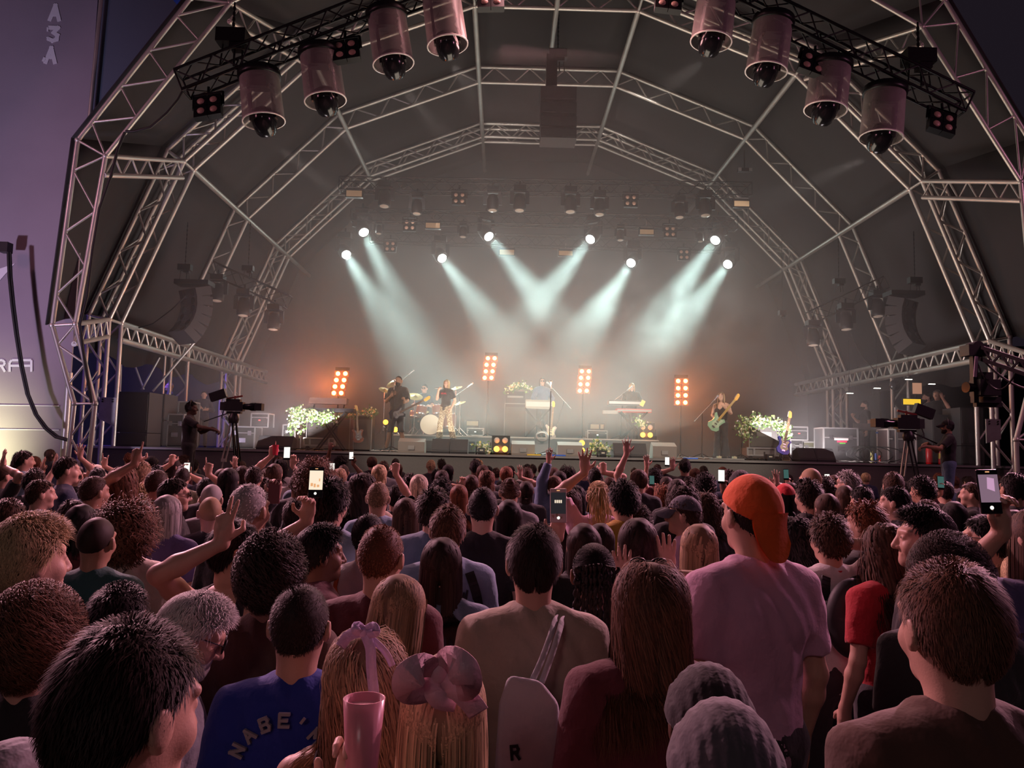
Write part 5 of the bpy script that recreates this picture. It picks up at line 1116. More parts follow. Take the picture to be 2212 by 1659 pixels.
def knot_mesh(kind, seed=1):
    """bun, ponytail or braids, in the frame of the head"""
    rs = random.Random(seed); m = MB()
    if kind == 'bun':
        for k in range(40):
            a0 = rs.random()*6.28; tl = rs.random()*3.1; P = []
            for j in range(9):
                a = a0+j*.5; P.append((.030*math.cos(a)*1.05, -.115+.022*math.sin(a)*math.cos(tl)-.012, 1.715+.030*math.sin(a)*math.sin(tl)+.01*math.sin(a)))
            m.tube(P, .007, 5)
    if kind == 'pony':
        for k in range(70):
            x, y = rs.gauss(0, .014), rs.gauss(0, .010); f = rs.random()*6; P = []
            for j in range(10):
                u = j/9; sp = 1+1.6*math.sin(u*2.6); P.append((x*sp+.006*math.sin(u*7+f), -.105-.055*math.sin(u*2.2)+y*sp, 1.715-.30*u*(.8+.3*(k % 5)/5)))
            m.tube(P, [.0045*(1-.7*(j/9)**2) for j in range(10)], 4)
    if kind == 'braids':
        for k in range(26):
            x = -.085+.17*(k+.5)/26+rs.gauss(0, .004); P = []; ph = rs.random()*6
            for j in range(40):
                u = j/39; zz = 1.70-.42*u-.02*abs(x)/.085; yy = -.098-.045*math.sin(min(1, u*2.5)*1.57)*(.7+.3*rs.random()*0)-.03*(1-abs(x)/.085)
                P.append((x*(1+.25*u)+.003*math.sin(j*1.6+ph), yy+.004*math.cos(j*1.6+ph), zz))
            m.tube(P, [.0062+.0018*math.sin(j*1.6) for j in range(40)], 5)
    o = m.build('knot', HC['dark']); me = o.data; bpy.data.objects.remove(o)
    a = me.attributes.new('rnd', 'FLOAT', 'POINT'); a.data.foreach_set('value', np.repeat(.45, len(me.vertices)).astype(np.float32)); return me
# ------------------------------------------------------------------ the band and the crew
def perf(px, py, d, zb, label, **k):
    q = W(px, py, d); pad = PADS[k.get('hair', 'short')]; sc = (q.z-zb)/(1.753+pad); return person(label, (q.x, d, zb), sc, lod=k.pop('lod', 1), eyes=True, **k)
SNAKE = mat('snake_print', (.62, .50, .30), .6); _n = SNAKE.node_tree; _v = _n.nodes.new('ShaderNodeTexVoronoi'); _v.inputs['Scale'].default_value = 24; _r = _n.nodes.new('ShaderNodeValToRGB'); _t = _n.nodes.new('ShaderNodeTexCoord')
_r.color_ramp.elements[0].color = (.62, .54, .38, 1); _r.color_ramp.elements[0].position = .28; _r.color_ramp.elements[1].color = (.26, .20, .13, 1); _r.color_ramp.elements[1].position = .45
_n.links.new(_t.outputs['Object'], _v.inputs['Vector']); _n.links.new(_v.outputs['Distance'], _r.inputs[0]); _n.links.new(_r.outputs[0], _n.nodes['Principled BSDF'].inputs['Base Color'])
# the singer
SING = perf(965, 819, 20.6, FZ+.33, 'singer with a blonde bob, black top and snakeskin-print trousers', yaw=150, hair='bob', hc='blond', skin='light', top='tee', tc='black', slim=.86, seed=1, head=(12, 6, 0), hlod=0, lod=0, tmat=SNAKE, flare=.06,
            arms=(((-.24, -.10, 1.16), (-.20, .02, .93), (.1, .3, -1), (1, 0, 0), 'relax', -1), ((.235, .12, 1.19), (.085, .27, 1.43), (-.5, .1, .9), (-.6, -.2, -.3), 'fist', 1)), legs=(((-.19, .05, .50), (-.30, .02, .09)), ((.15, .04, .50), (.20, -.01, .09))))
m = MB(); ex = SING; 
for k, chh in enumerate('REAL'): glyph(m, chh, V(.105-.05*k-.02, .135-abs(.03-.05*k+.04)*.05, 1.33), (-1, 0, 0), (0, 0, 1), .032, .036, .008, .006)
m.build('shirt_lettering', mat('red_print', (.6, .03, .06), .6), SING, False)
m = MB(); m.lathe([(.155, 0), (.158, .02), (.155, .04)], (0, 0, .985), n=24, open_=True); m.build('belt', BLKP, SING, False)
mm = thing('microphone', 'silver hand-held microphone in the hand of the blonde singer', 'microphone', SING.location+Matrix.Rotation(math.radians(150), 3, 'Z') @ V(.05, .235, 1.50)*SING.scale[0]); m = MB(); dd = V(-.85, -.45, -.12).normalized()
m.cyl((0, 0, 0), dd*-.0+dd*.17, .020, .013, 10); m.build('handle', ALUD, mm, False); m = MB(); m.ball((0, 0, 0), .030, 12, 8); m.build('grille', CHROME, mm, False)
BASS = perf(861, 812, 20.05, FZ, 'bass player in loose black shirt and shorts, one hand on his chest', yaw=158, hair='buzz', hc='black', skin='brown', top='loose', tc='black', trs='charcoal', beard='black', short=.46, lod=0, head=(8, 4, 0), flare=.0,
            arms=(((-.30, .08, 1.18), (-.33, .28, 1.12), (-.3, .5, .8), (.8, .3, .1), 'grip', -1), ((.27, .06, 1.16), (.09, .17, 1.27), (-.75, .1, .55), (-.1, -1, 0), 'open', 1)), legs=(((-.17, .10, .50), (-.22, .0, .09)), ((.19, -.06, .50), (.38, -.20, .09))))
c = W(860, 893, 19.74); guitar(c, W(922, 862, 19.72)-c, 'dark bass guitar slung across the bass player', mat('bass_black', (.02, .02, .03), .2), mat('rosewood', (.12, .07, .05), .4), mat('guard_white', (.8, .78, .72), .4), bass=True, sc=.98)
DRM = perf(917, 829, 23.7, RZ-.36, 'drummer in glasses and a dark top seated behind the kit', yaw=172, hair='short', hc='black', skin='light', top='tee', tc='navy', extra=(('glasses',),), shoes=False, legs=(((-.20, .42, .90), (-.22, .42, .42)), ((.20, .42, .90), (.22, .42, .42))), arms=(((-.27, .10, 1.15), (-.22, .34, 1.14), (0, 1, .1), (0, 0, -1), 'fist', -1), ((.27, .10, 1.15), (.20, .34, 1.16), (0, 1, .1), (0, 0, -1), 'fist', 1)))
q = V(DRM.location.x, 23.72, RZ); t = thing('drum_stool', 'round drum stool under the seated drummer', 'stool', q); m = MB(); m.cyl((0, 0, 0), (0, 0, .42), .03); m.build('post', CHROME, t, False); m = MB(); m.lathe([(.17, .41), (.18, .45), (.16, .49)], n=18); m.build('seat', BLKP, t, False)
KM = perf(1172, 815, 23.95, RZ, 'keyboard man with chin-length brown hair and a blue denim shirt', yaw=200, hair='bob', hc='brown', skin='light', top='long', tc='denim', extra=(('glasses',),), head=(-20, 4, 0), arms=(((-.30, .05, 1.16), (-.20, .28, 1.03), (0, 1, -.1), (0, 0, -1), 'relax', -1), ((.30, .05, 1.16), (.20, .28, 1.03), (0, 1, -.1), (0, 0, -1), 'relax', 1)))
KW = perf(1365, 826, 23.4, RZ, 'keyboard woman with shoulder-length blonde hair and a black jacket, head bowed', yaw=172, hair='bob', hc='blond', skin='light', top='jacket', tc='black', head=(0, -20, 0), arms=(((-.28, .10, 1.18), (-.20, .34, 1.06), (0, 1, -.1), (0, 0, -1), 'relax', -1), ((.28, .10, 1.18), (.20, .34, 1.06), (0, 1, -.1), (0, 0, -1), 'relax', 1)))
GT = perf(1558, 846, 20.35, FZ, 'guitarist with very long fair hair, sleeveless black top and wide grey trousers', yaw=143, hair='long', hc='fair', skin='light', top='tank', tc='black', trs='charcoal', flare=.10, lod=0, head=(12, 4, 0), hlod=0,
          arms=(((-.28, .06, 1.20), (-.20, .27, 1.33), (.4, .5, .9), (.6, -.6, .1), 'grip', -1), ((.24, .0, 1.15), (.08, .20, 1.05), (-.7, .2, -.35), (0, -1, 0), 'fist', 1)))
c = W(1548, 912, 20.02); guitar(c, W(1582, 870, 20.0)-c, 'mint green electric guitar in the hands of the long-haired guitarist', mat('mint', (.28, .50, .32), .25), mat('maple_bright', (.50, .34, .08), .35), mat('guard_mint', (.45, .6, .42), .35), sc=1.05)
CROSS = (((-.27, .06, 1.16), (.02, .21, 1.20), (1, .0, .2), (0, -1, 0), 'relax', -1), ((.27, .06, 1.16), (-.02, .23, 1.16), (-1, 0, .2), (0, -1, 0), 'relax', 1))
perf(441, 845, 22.6, FZ, 'crew member in a dark hooded top with folded arms, behind the camera operator', yaw=200, hair='tied', hc='dark', skin='light', top='jacket', tc='navy', trs='charcoal', arms=CROSS)
perf(367, 826, 24.5, FZ, 'bald crew member far back in the blue-lit wing', yaw=120, hair='buzz', hc='fair', skin='light', top='tee', tc='black')
perf(1868, 865, 22.2, FZ, 'bearded crew member in profile at a talkback microphone', yaw=85, hair='short', hc='brown', skin='light', top='tee', tc='black', beard='dark', arms=(None, ((.25, .1, 1.15), (.16, .28, 1.30), (0, .3, 1), (-1, 0, 0), 'fist', 1)))
perf(2002, 847, 22.8, FZ, 'dark-bearded crew man in profile behind the glowing sheet', yaw=85, hair='short', hc='dark', skin='light', top='tee', tc='black', beard='black')
perf(2024, 841, 21.9, FZ, 'grey-haired crew member in a black t-shirt with a hand to the head', yaw=130, hair='short', hc='grey', skin='light', top='tee', tc='black', arms=(((-.30, .14, 1.32), (-.14, .05, 1.55), (.3, -.1, .9), (.6, -.6, 0), 'relax', -1), None))
# camera platforms in the pit
for px, d, w, nn in ((440, 14.3, 2.6, 'under the broadcast camera on the banner side'), (2010, 13.6, 3.0, 'under the broadcast camera on the jib side')):
    o = W(px, 900, d); t = thing('camera_platform', 'low black camera platform '+nn, 'platform', V(o.x, d, 0)); m = MB(); m.box((0, 0, .98), (w, 1.4, .08)); m.build('deck', BLK, t, False)
    for x in (-1, 1):
        for y in (-1, 1): l = MB(); l.cyl((x*(w/2-.08), y*.6, 0), (x*(w/2-.08), y*.6, .94), .03); l.build('leg', ALUD, t, False)
PZ = 1.02
def to_local(loc, sc, yaw, p): return (Matrix.Rotation(-math.radians(yaw), 3, 'Z') @ (Vector(p)-Vector(loc)))/sc
def reach(px, py, d, zb, hair, yaw, pL, pR, style='grip'):
    q = W(px, py, d); sc = (q.z-zb)/(1.753+PADS[hair]); out = []
    for s, p in ((-1, pL), (1, pR)):
        w = to_local((q.x, d, zb), sc, yaw, p); sh = shoulder(s); r = w-sh; D = min(r.length, .515); r = r.normalized(); a = (.275**2-.25**2+D*D)/(2*D); h = math.sqrt(max(0, .275**2-a*a)); pole = V(s*.5, 0, -1); pole = (pole-r*pole.dot(r)).normalized()
        out.append((tuple(round(x, 3) for x in sh+r*a+pole*h), tuple(round(x, 3) for x in sh+r*D), tuple(round(x, 3) for x in r), (0, 0, -1), style, s))
    return tuple(out)
al = reach(414, 866, 14.3, PZ, 'short', -78, W(458, 925, 14.45), W(462, 928, 14.1))
perf(414, 866, 14.3, PZ, 'camera operator in headphones and black t-shirt, seen in profile', yaw=-78, hair='short', hc='black', skin='dark', top='tee', tc='black', trs='black', arms=al)
OPL = SC.objects[-1]
ar = reach(2046, 906, 13.7, PZ, 'short', 70, W(1998, 964, 13.6), W(2004, 958, 13.9))
OPR = perf(2046, 906, 13.7, PZ, 'camera operator in a black cap and headphones, forearm on the pan bar', yaw=70, hair='short', hc='black', skin='tan', top='tee', tc='black', trs='denim', extra=(('cap', 'black'),), arms=ar, beard='dark')
for who in [o for o in SC.objects if o.type == 'EMPTY' and o.get('label', '').startswith('camera operator')]:
    m = MB(); m.tube([(-.098, -.005, 1.64), (-.09, -.005, 1.72), (-.05, -.005, 1.785), (0, -.005, 1.80), (.05, -.005, 1.785), (.09, -.005, 1.72), (.098, -.005, 1.64)], .008, 6); h = m.build('headphones', BLKP, who, False)
    for s in (-1, 1): e = MB(); e.lathe([(.036, -.018), (.040, 0), (.032, .018)], (s*.096, -.003, 1.632), (s, 0, 0), 16); e.build('ear_cup', BLKP, h, False)
def tripod(hx, hy, d, feet, label, zb):
    hd = W(hx, hy, d); t = thing('camera_tripod', label, 'tripod', V(hd.x, d, zb))
    for fx, dy in feet:
        f = W(fx, 990, d); a = MB(); p1 = V(f.x, d+dy, zb+.02); mid = hd.lerp(p1, .55)
        u = (p1-hd).normalized().cross(V(0, 1, 0)).normalized()*.035; a.cyl(hd+u, mid+u, .016, n=8); a.cyl(hd-u, mid-u, .016, n=8); a.cyl(mid, p1, .014, n=8); a.box(mid, (.09, .05, .06)); a.build('leg', BLK if dy else ALU, t)
    m = MB(); m.lathe([(.08, -.12), (.10, -.05), (.09, 0), (.06, .06)], hd, n=16); m.build('fluid_head', BLKP, t); return t
def big_camera(cx, cy, d, dirx, label, s=1.0):
    o = W(cx, cy, d); t = thing('broadcast_camera', label, 'camera', o, 0.0 if dirx > 0 else PI); m = MB(); m.box((0, 0, 0), (.34*s, .15*s, .17*s)); m.box((-.02*s, 0, .11*s), (.26*s, .10*s, .05*s)); m.build('body', BLKP, t, False)
    m = MB(); m.lathe([(.055*s, 0), (.06*s, .10*s), (.075*s, .14*s), (.075*s, .22*s)], (.17*s, 0, 0), (1, 0, 0), 18); m.build('lens', GLOSSB, t, False); m = MB(); m.box((.46*s, 0, 0), (.13*s, .17*s, .13*s), None); m.build('matte_box', BLKP, t, False)
    m = MB(); m.bar((-.16*s, 0, .14*s), (.14*s, 0, .20*s), .03*s); m.bar((.0, 0, .1*s), (.0, 0, .2*s), .025*s); m.build('top_handle', mat('red_trim', (.25, .04, .03), .4), t, False)
    m = MB(); R = Matrix.Rotation(.35, 3, 'Y'); m.box((-.30*s, -.05, .20*s), (.30*s, .10*s, .16*s), Matrix.Rotation(-.35, 3, 'Y')); m.build('viewfinder', BLKP, t, False)
    m = MB(); m.box((-.21*s, 0, 0), (.09*s, .12*s, .15*s)); m.build('battery', CABB, t, False)
    for k in range(3): p = MB(); p.tube([(-.2*s, .04, -.02), (-.25*s, .06, -.16*s-.03*k), (-.12*s, .05, -.22*s-.02*k), (0, .04, -.1*s)], .007, 5); p.build('cable', CABLE, t, False)
    m = MB(); m.box((0, 0, -.115*s), (.26*s, .10*s, .04*s)); m.bar((-.1*s, -.05, -.13*s), (-.52*s, -.10, -.30*s), .018*s); m.build('mounting_plate', BLKP, t, False); return t
big_camera(507, 878, 14.45, 1, 'broadcast camera pointing across the stage, worked by the man in headphones', 1.0); tripod(505, 900, 14.45, ((470, .0), (508, .5), (532, -.3)), 'heavy tripod under the broadcast camera on the banner side', PZ)
big_camera(1958, 915, 13.7, -1, 'broadcast camera beside the operator in a black cap', 1.15); tripod(1962, 938, 13.7, ((1936, .0), (1966, .5), (1976, -.3)), 'heavy tripod under the broadcast camera on the jib side', PZ)
# jib camera reaching in from the side
a = W(2105, 758, 12.5); b = W(2290, 820, 11.5); t = thing('camera_jib', 'long black camera crane arm reaching in beside the jib-side arch', 'camera crane', b); m = MB()
for u in (V(0, 0, .10), V(0, 0, -.10)): m.bar(a+u, b+u, .10, .06)
n = 9
for k in range(n): m.bar(a.lerp(b, k/n)+V(0, 0, .1 if k % 2 else -.1), a.lerp(b, (k+1)/n)+V(0, 0, -.1 if k % 2 else .1), .03)
m.build('arm', BLK, t); m = MB(); m.tube(sag(a+V(.1, 0, -.1), b+V(0, 0, -.1), .25), .02, 6); m.tube(sag(a+V(0, 0, -.1), a.lerp(b, .5)+V(0, 0, -.12), .4), .015, 6); m.build('cable', CABLE, t)
m = MB(); m.box(a, (.34, .26, .18)); m.lathe([(.10, -.12), (.10, .12)], a+V(.0, 0, .05), (0, 1, 0), 14); m.build('pivot_head', BLKP, t); m = MB(); c0 = W(2102, 795, 12.5); c1 = W(2128, 838, 12.5)
m.bar(a+V(-.02, 0, 0), V(a.x-.02, a.y, c1.z-.25), .08, .10); m.bar(V(a.x-.02, a.y, c1.z-.28), V(c1.x+.25, a.y, c1.z-.28), .10, .07); m.build('swing_arm', BLKP, t)
m = MB(); m.box(c1, (.34, .30, .26)); m.box(c1+V(-.02, 0, .19), (.2, .2, .12)); m.box(c1+V(.05, 0, -.2), (.3, .2, .1)); m.build('camera_body', BLKP, t); m = MB(); m.lathe([(.06, 0), (.075, .12), (.09, .2)], c1+V(-.15, 0, 0), (-1, -.2, 0), 16); m.build('lens', GLOSSB, t)
m = MB(); m.box(a+V(-.08, -.15, -.28), (.05, .02, .34), (0, .1, 0)); m.build('pale_strap', mat('lilac_strap', (.6, .4, .6), .6), t)
# side stage: desks, stacks, screens
def stack(px0, px1, py0, py1, d, zb, label, n=2):
    xa, xb = wx(px0, d), wx(px1, d); zt = W((px0+px1)/2, py0, d).z; w = xb-xa; t = thing('speaker_stack', label, 'speaker', V((xa+xb)/2, d, zb)); h = (zt-zb)/n
    for k in range(n):
        m = MB(); m.box((0, .35, h*k+h/2), (w, .8, h-.02)); b_ = m.build('speaker_box', CABB, t, False); g = MB(); g.box((0, -.06, h*k+h/2), (w*.93, .02, h*.86)); gg = g.build('grille', GRILLE, b_, False)
    return t
stack(255, 322, 846, 960, 19.6, 1.2, 'black bass speaker stack at the foot of the banner-side arch legs', 2); stack(326, 356, 850, 960, 20.4, FZ, 'narrow black speaker column beside the bass stack, banner side', 2)
stack(2072, 2122, 880, 985, 19.6, 1.4, 'tall black speaker stack behind the operator in the cap', 2); stack(2012, 2046, 895, 985, 20.0, FZ, 'dark leather-like speaker box beside the red extinguisher', 1)
for px, d, nn in ((232, 18.3, 'banner side'), (2145, 18.3, 'jib side')):
    a = W(px-16, 858 if px < 999 else 905, d); b = W(px+17, 905 if px < 999 else 958, d); t = thing('arch_foot_plate', 'grey triangular steel plate bolted to the arch legs, '+nn, 'steel plate', V((a.x+b.x)/2, d, b.z)); m = MB(); w = b.x-a.x; h = a.z-b.z
    m.prism([(0, 0), (w, -.18 if px < 999 else .1), (w, h), (0, h)], (-w/2, 0, 0), (1, 0, 0), (0, 0, 1), .03); m.build('plate', ALUD, t, False)
    for x in (.2, .8):
        for z in (.8, .9): q = MB(); q.cyl((-w/2+x*w, -.02, h*z), (-w/2+x*w, -.04, h*z), .02, n=6); q.build('bolt', BLK, t, False)
# tent-side scaffold braces under the knees
for k, (x0_, y0_, x1_, y1_, d, nn) in enumerate(((262, 765, 262, 850, 22, 'first upright'), (281, 762, 310, 842, 22, 'first slanting brace'), (345, 772, 306, 842, 22, 'second slanting brace'), (357, 768, 352, 850, 22, 'second upright'), (420, 740, 330, 845, 21, 'long slanting brace'), (402, 790, 402, 862, 24, 'short slanting brace'))):
    m = MB(); m.cyl(W(x0_, y0_, d), V(W(x1_, y1_, d).x, d, FZ if k in (0, 3) else W(x1_, y1_, d).z), .035, n=8); tag(m.build('scaffold_tube', ALU), nn+' of the scaffold in the blue-lit wing', 'scaffold tube', 'scaffold tubes')
for px in (276, 346, 2120): pass
def screen(px, py, w, h, d, label, col, zb, es=1.2, nm='monitor'):
    o = W(px, py, d); s = d/F; t = thing(nm, label, 'screen', V(o.x, d, zb)); m = MB(); m.box(o+V(0, .03, 0), (w*s+.05, .05, h*s+.05)); m.build('housing', BLKP, t); m = MB(); m.box(o+V(0, -.002, 0), (w*s, .012, h*s)); m.build('screen', lit_lens('screen_'+label[:8], col, es), t)
    m = MB(); m.bar(V(o.x, d+.06, o.z), V(o.x, d+.06, zb), .05); m.build('post', BLKP, t); return t
screen(1981, 839, 20, 24, 21.2, 'small lit picture monitor above the crew, showing a warm stage picture', (.75, .36, .22), FZ, .55); t = screen(1970, 868, 38, 12, 21.0, 'glowing yellow sheet on the mixing desk', (1, .62, .02), FZ, 1.0, 'lit_sheet')
o = W(1985, 900, 21.2); t = thing('mixing_desk', 'black mixing desk with the yellow sheet on it, jib side of the stage', 'mixing desk', V(o.x, 21.2, FZ)); m = MB(); m.box((0, .35, .98), (1.5, .8, .16), (.15, 0, 0)); m.build('desk', CABB, t, False)
for x in (-.68, .68): l = MB(); l.bar((x, .35, 0), (x, .35, .92), .06); l.build('leg', BLK, t, False)
for r in range(3):
    m = MB()
    for k in range(14): m.cyl((-.65+.1*k, .1+.2*r, 1.06-.03*r+.03), (-.65+.1*k, .1+.2*r, 1.10-.03*r+.03), .012, n=6)
    tag(m.build('knob_row', CHROME, t, False), kind='stuff')
o = flo(1890, 21.0); t = thing('work_table', 'grey framed work table with a blue bar beside the crew', 'table', o); m = MB(); m.box((0, .3, .92), (1.25, .6, .05)); m.box((0, .0, 1.0), (1.2, .04, .14)); m.build('top', ALUD, t, False)
for x in (-.6, .6):
    for y in (.02, .58): l = MB(); l.bar((x, y, 0), (x, y, .9), .04); l.build('leg', ALUD, t, False)
m = MB(); m.bar((0, -.04, .82), (.6, -.04, .84), .04); m.build('blue_bar', mat('blue_bar', (.05, .18, .6), .4), t, False)
for px, py, d, nn in ((1835, 849, 23, 'lowest of the row'), (1894, 838, 22.6, 'second of the row'), (1962, 819, 22.2, 'highest of the row'), (2012, 829, 23, 'last of the row')):
    o = W(px, py, d); t = thing('strip_light', 'short white strip lamp over the crew area, '+nn, 'strip lamp', o); m = MB(); m.box((0, 0, .02), (.26, .08, .05)); m.cyl((0, 0, .04), (0, 0, 1.6), .006, n=4); m.build('housing', BLKP, t, False); m = MB(); m.box((0, -.02, -.012), (.19, .05, .02)); m.build('tube', lit_lens('strip_glow', (1, .95, .85), 4), t, False)
o = W(1933, 832, 21.4); t = thing('fan', 'round black fan on a stand in the crew area', 'fan', V(o.x, o.y, FZ)); m = MB(); m.lathe([(.001, -.06), (.14, -.04), (.155, 0), (.14, .05), (.001, .08)], o, (0, -1, 0), 20); m.build('cage', GLOSSB, t); m = MB(); m.cyl(o+V(0, .05, 0), V(o.x, o.y+.05, FZ), .02); m.build('post', BLK, t)
o = W(1935, 878, 20.2); t = thing('clamp_stand', 'white metal bracket stand near the broadcast camera', 'stand', V(o.x, o.y, FZ)); m = MB(); m.bar(V(o.x, o.y, FZ), V(o.x, o.y, W(1935, 880, 20.2).z), .06); m.bar(W(1935, 886, 20.2), W(1972, 890, 20.2), .04); m.bar(W(1972, 890, 20.2), W(1976, 882, 20.2), .04); m.build('bracket', CASEM, t)
for px, py0, h, nn in ((2005, 966, .50, 'half hidden by the operator'), (2031, 944, .58, 'with a yellow label')):
    q = flo(px, 19.9); t = thing('fire_extinguisher', 'red fire extinguisher '+nn, 'fire extinguisher', q); RD = mat('extinguisher_red', (.60, .01, .015), .25); m = MB(); m.lathe([(.07, 0), (.08, .02), (.08, h*.75), (.05, h*.88), (.025, h*.92), (.025, h)], n=18); m.build('cylinder', RD, t, False); m = MB(); m.box((0, 0, h+.02), (.05, .12, .04)); m.bar((0, -.02, h+.03), (0, -.14, h+.06), .02); m.build('valve', BLKP, t, False); m = MB(); m.tube([(0, -.05, h), (.09, -.07, h*.8), (.10, -.05, h*.3)], .012, 6); m.build('hose', CABLE, t, False)
    if nn[0] == 'w': m = MB(); m.lathe([(.082, h*.25), (.082, h*.5)], n=18, open_=True); m.build('label_band', mat('yellow_label', (.8, .6, .08), .5), t, False)
o = flo(1890, 20.0); t = thing('tool_tangle', 'pile of bottles and coloured cable ends beside the taped road case', 'clutter', o)
for k, (x, c_) in enumerate(((-.1, (.7, .65, .2)), (0, (.05, .12, .5)), (.1, (.6, .05, .04)))): m = MB(); m.cyl((x, 0, 0), (x, 0, .30-.05*k), .04, .03, n=10); m.build('bottle', mat('bottle%d' % k, c_, .3), t, False)
# hanging cable of the banner side and cables on the arches
P = [W(x, y, 16.6) for x, y in ((18, 545), (20, 600), (26, 660), (34, 720), (45, 790), (58, 850), (76, 895), (97, 925), (120, 944), (150, 952))]; m = MB(); m.tube(P, .032, 8); m.tube([p+V(.05, 0, .02*math.sin(i)) for i, p in enumerate(P)], .022, 6); tag(m.build('hanging_cable', CABLE), 'thick black cable bundle hanging down the purple banner', 'cable')
t = thing('cable_box', 'dark box high on the banner where the thick cable begins', 'box', W(12, 535, 16.75)); m = MB(); m.box((0, 0, 0), (.2, .2, .22)); m.build('box', BLKP, t, False)
P = [W(x, y, 15.75) for x, y in ((397, 192), (385, 215), (360, 245), (325, 275), (290, 284), (272, 284))]; m = MB(); m.tube(P, .03, 6); tag(m.build('rig_cable', CABLE), 'black cable drooping from the end of the bent truss to the arch', 'cable')
P = [W(x, y, 15.8) for x, y in ((270, 286), (255, 320), (240, 380), (215, 450), (200, 540), (188, 640), (172, 700), (180, 760), (190, 820), (198, 870))]; m = MB(); m.tube(P, .035, 6); tag(m.build('rig_cable', CABLE), 'black cable running down the inside of the banner-side arch leg', 'cable')
m = MB(); m.tube([W(x, y, 20) for x, y in ((264, 703), (300, 708), (330, 700), (372, 668), (400, 640))], .018, 5); tag(m.build('rig_cable', CABLE), 'thin cable looping from the arch knee to the line array', 'cable')
m = MB(); m.tube([W(x, y, 22) for x, y in ((1835, 712), (1845, 740), (1865, 775), (1890, 800))], .012, 5); tag(m.build('rig_cable', CABLE), 'thin cable hanging from the slanting truss, jib side', 'cable')
# ------------------------------------------------------------------ the audience
PEOPLE = []
def C(px, py, w, hair, hc, skin, top, tc, yaw, label, **k):
    PEOPLE.append(dict(px=px, py=py, w=w, hair=hair, hc=hc, skin=skin, top=top, tc=tc, yaw=yaw, label=label, **k))
# nearest heads along the bottom of the frame
C(256, 1338, 262, 'short', 'dark', 'light', 'tank', 'beige', -28, 'person with thick dark hair and a stud earring, head filling the corner by the camera', trs='black', head=(0, -8, 0), seed=2)
C(2052, 1200, 200, 'short', 'chestnut', 'light', 'tee', 'brown', 4, 'man with short reddish-brown hair and red-lit ears in a dark brown shirt', seed=3)
C(1155, 1126, 118, 'short', 'dark', 'light', 'long', 'khaki', 2, 'tall man in a khaki collared shirt with a tote bag on his shoulder', seed=4)
C(1622, 1024, 122, 'crop', 'dark', 'light', 'tee', 'lilac', 18, 'tall man in a backwards orange cap and lilac t-shirt', extra=(('cap', ('orange', (.85, .13, .02)), 'back'),))
C(1407, 1208, 165, 'wavy', 'chestnut', 'light', 'long', 'maroon', 0, 'woman with very long reddish-brown hair and sunglasses pushed up on her head', extra=(('headglasses',),))
C(652, 1258, 128, 'crop', 'dark', 'light', 'tee', 'blue', 0, 'man in a bright blue t-shirt with pale lettering arched across the back', seed=5)
C(796, 1356, 175, 'wavy', 'fair', 'light', 'tank', 'black', 0, 'woman with wavy fair hair half tied up in a thin lilac ribbon')
C(962, 1410, 190, 'long', 'blond', 'pale', 'tank', 'pink', 0, 'blonde woman with a big pale pink bow at the back of her head', L=(772, 1600, 'grip', .12))
C(1532, 1432, 172, 'buzz', 'black', 'dark', 'tee', 'charcoal', 0, 'person in a dark knitted beanie just before the lilac t-shirt', extra=(('beanie', 'black'),))
C(1566, 1510, 215, 'crop', 'dark', 'tan', 'tee', 'black', -5, 'person in a grey beanie with a pale rim, low at the bottom edge', extra=(('beanie', ('slate', (.09, .085, .095))),))
C(84, 1256, 165, 'curly', 'chestnut', 'light', 'tee', 'black', 0, 'person with short reddish curls and a black t-shirt at the picture corner')
C(378, 1274, 135, 'quiff', 'silver', 'light', 'tee', 'grey', -70, 'grey-bearded man in pale sunglasses bowing his head to the side', extra=(('glasses',),), head=(0, -25, 0), beard='grey')
C(262, 1256, 108, 'messy', 'black', 'light', 'tee', 'black', -20, 'person with glossy dark wavy hair behind the silver-haired bearded man')
C(32, 1598, 120, 'crop', 'grey', 'light', 'tee', 'grey', -30, 'person in a plain grey knitted hat, barely inside the bottom corner', extra=(('beanie', 'grey'),))
C(590, 1143, 128, 'curly', 'dark', 'brown', 'tee', 'brown', 0, 'person with dense dark curls in a rust brown t-shirt')
C(693, 1127, 98, 'quiff', 'black', 'brown', 'jacket', 'maroon', -62, 'man in profile with a dark quiff and a dark maroon jacket')
C(826, 1130, 92, 'crop', 'auburn', 'light', 'tee', 'maroon', -12, 'man with close-cropped auburn hair in a dark red t-shirt', seed=6)
C(852, 1246, 130, 'long', 'fair', 'tan', 'tank', 'black', -16, 'woman with straight fair hair and bare tanned shoulders in a black tank top', head=(0, -18, 0))
C(955, 1158, 106, 'long', 'dark', 'light', 'tee', 'greyblue', 0, 'woman with long straight dark brown hair in a grey-blue top')
C(968, 1087, 74, 'short', 'chestnut', 'light', 'tee', 'lightblue', 12, 'man with light brown hair in a pale blue t-shirt and black backpack strap', seed=8)
C(68, 1101, 128, 'quiff', 'blond', 'light', 'tee', 'greyblue', -35, 'man with swept blond hair, shaved sides and a stud earring')
C(278, 1070, 126, 'afro', 'chestnut', 'light', 'knit', 'cream', 8, 'person with a big round mass of reddish curls in a cream sweater')
C(1283, 1173, 86, 'tied', 'black', 'brown', 'tee', 'navy', 0, 'woman with dark braids hanging down her back', extra=(('braids',),))
C(1378, 1116, 92, 'long', 'dark', 'light', 'tee', 'black', 0, 'woman with long dark hair edged in orange light, hands clapping', L=(1345, 1175, 'open'), R=(1440, 1150, 'open'))
C(1510, 1129, 88, 'long', 'fair', 'light', 'tee', 'black', 0, 'woman with long straight ginger-blond hair in front of the capped man')
C(1718, 1106, 92, 'frizz', 'black', 'tan', 'jacket', 'charcoal', 0, 'woman with loose black waves and a dark jacket beside the lilac t-shirt')
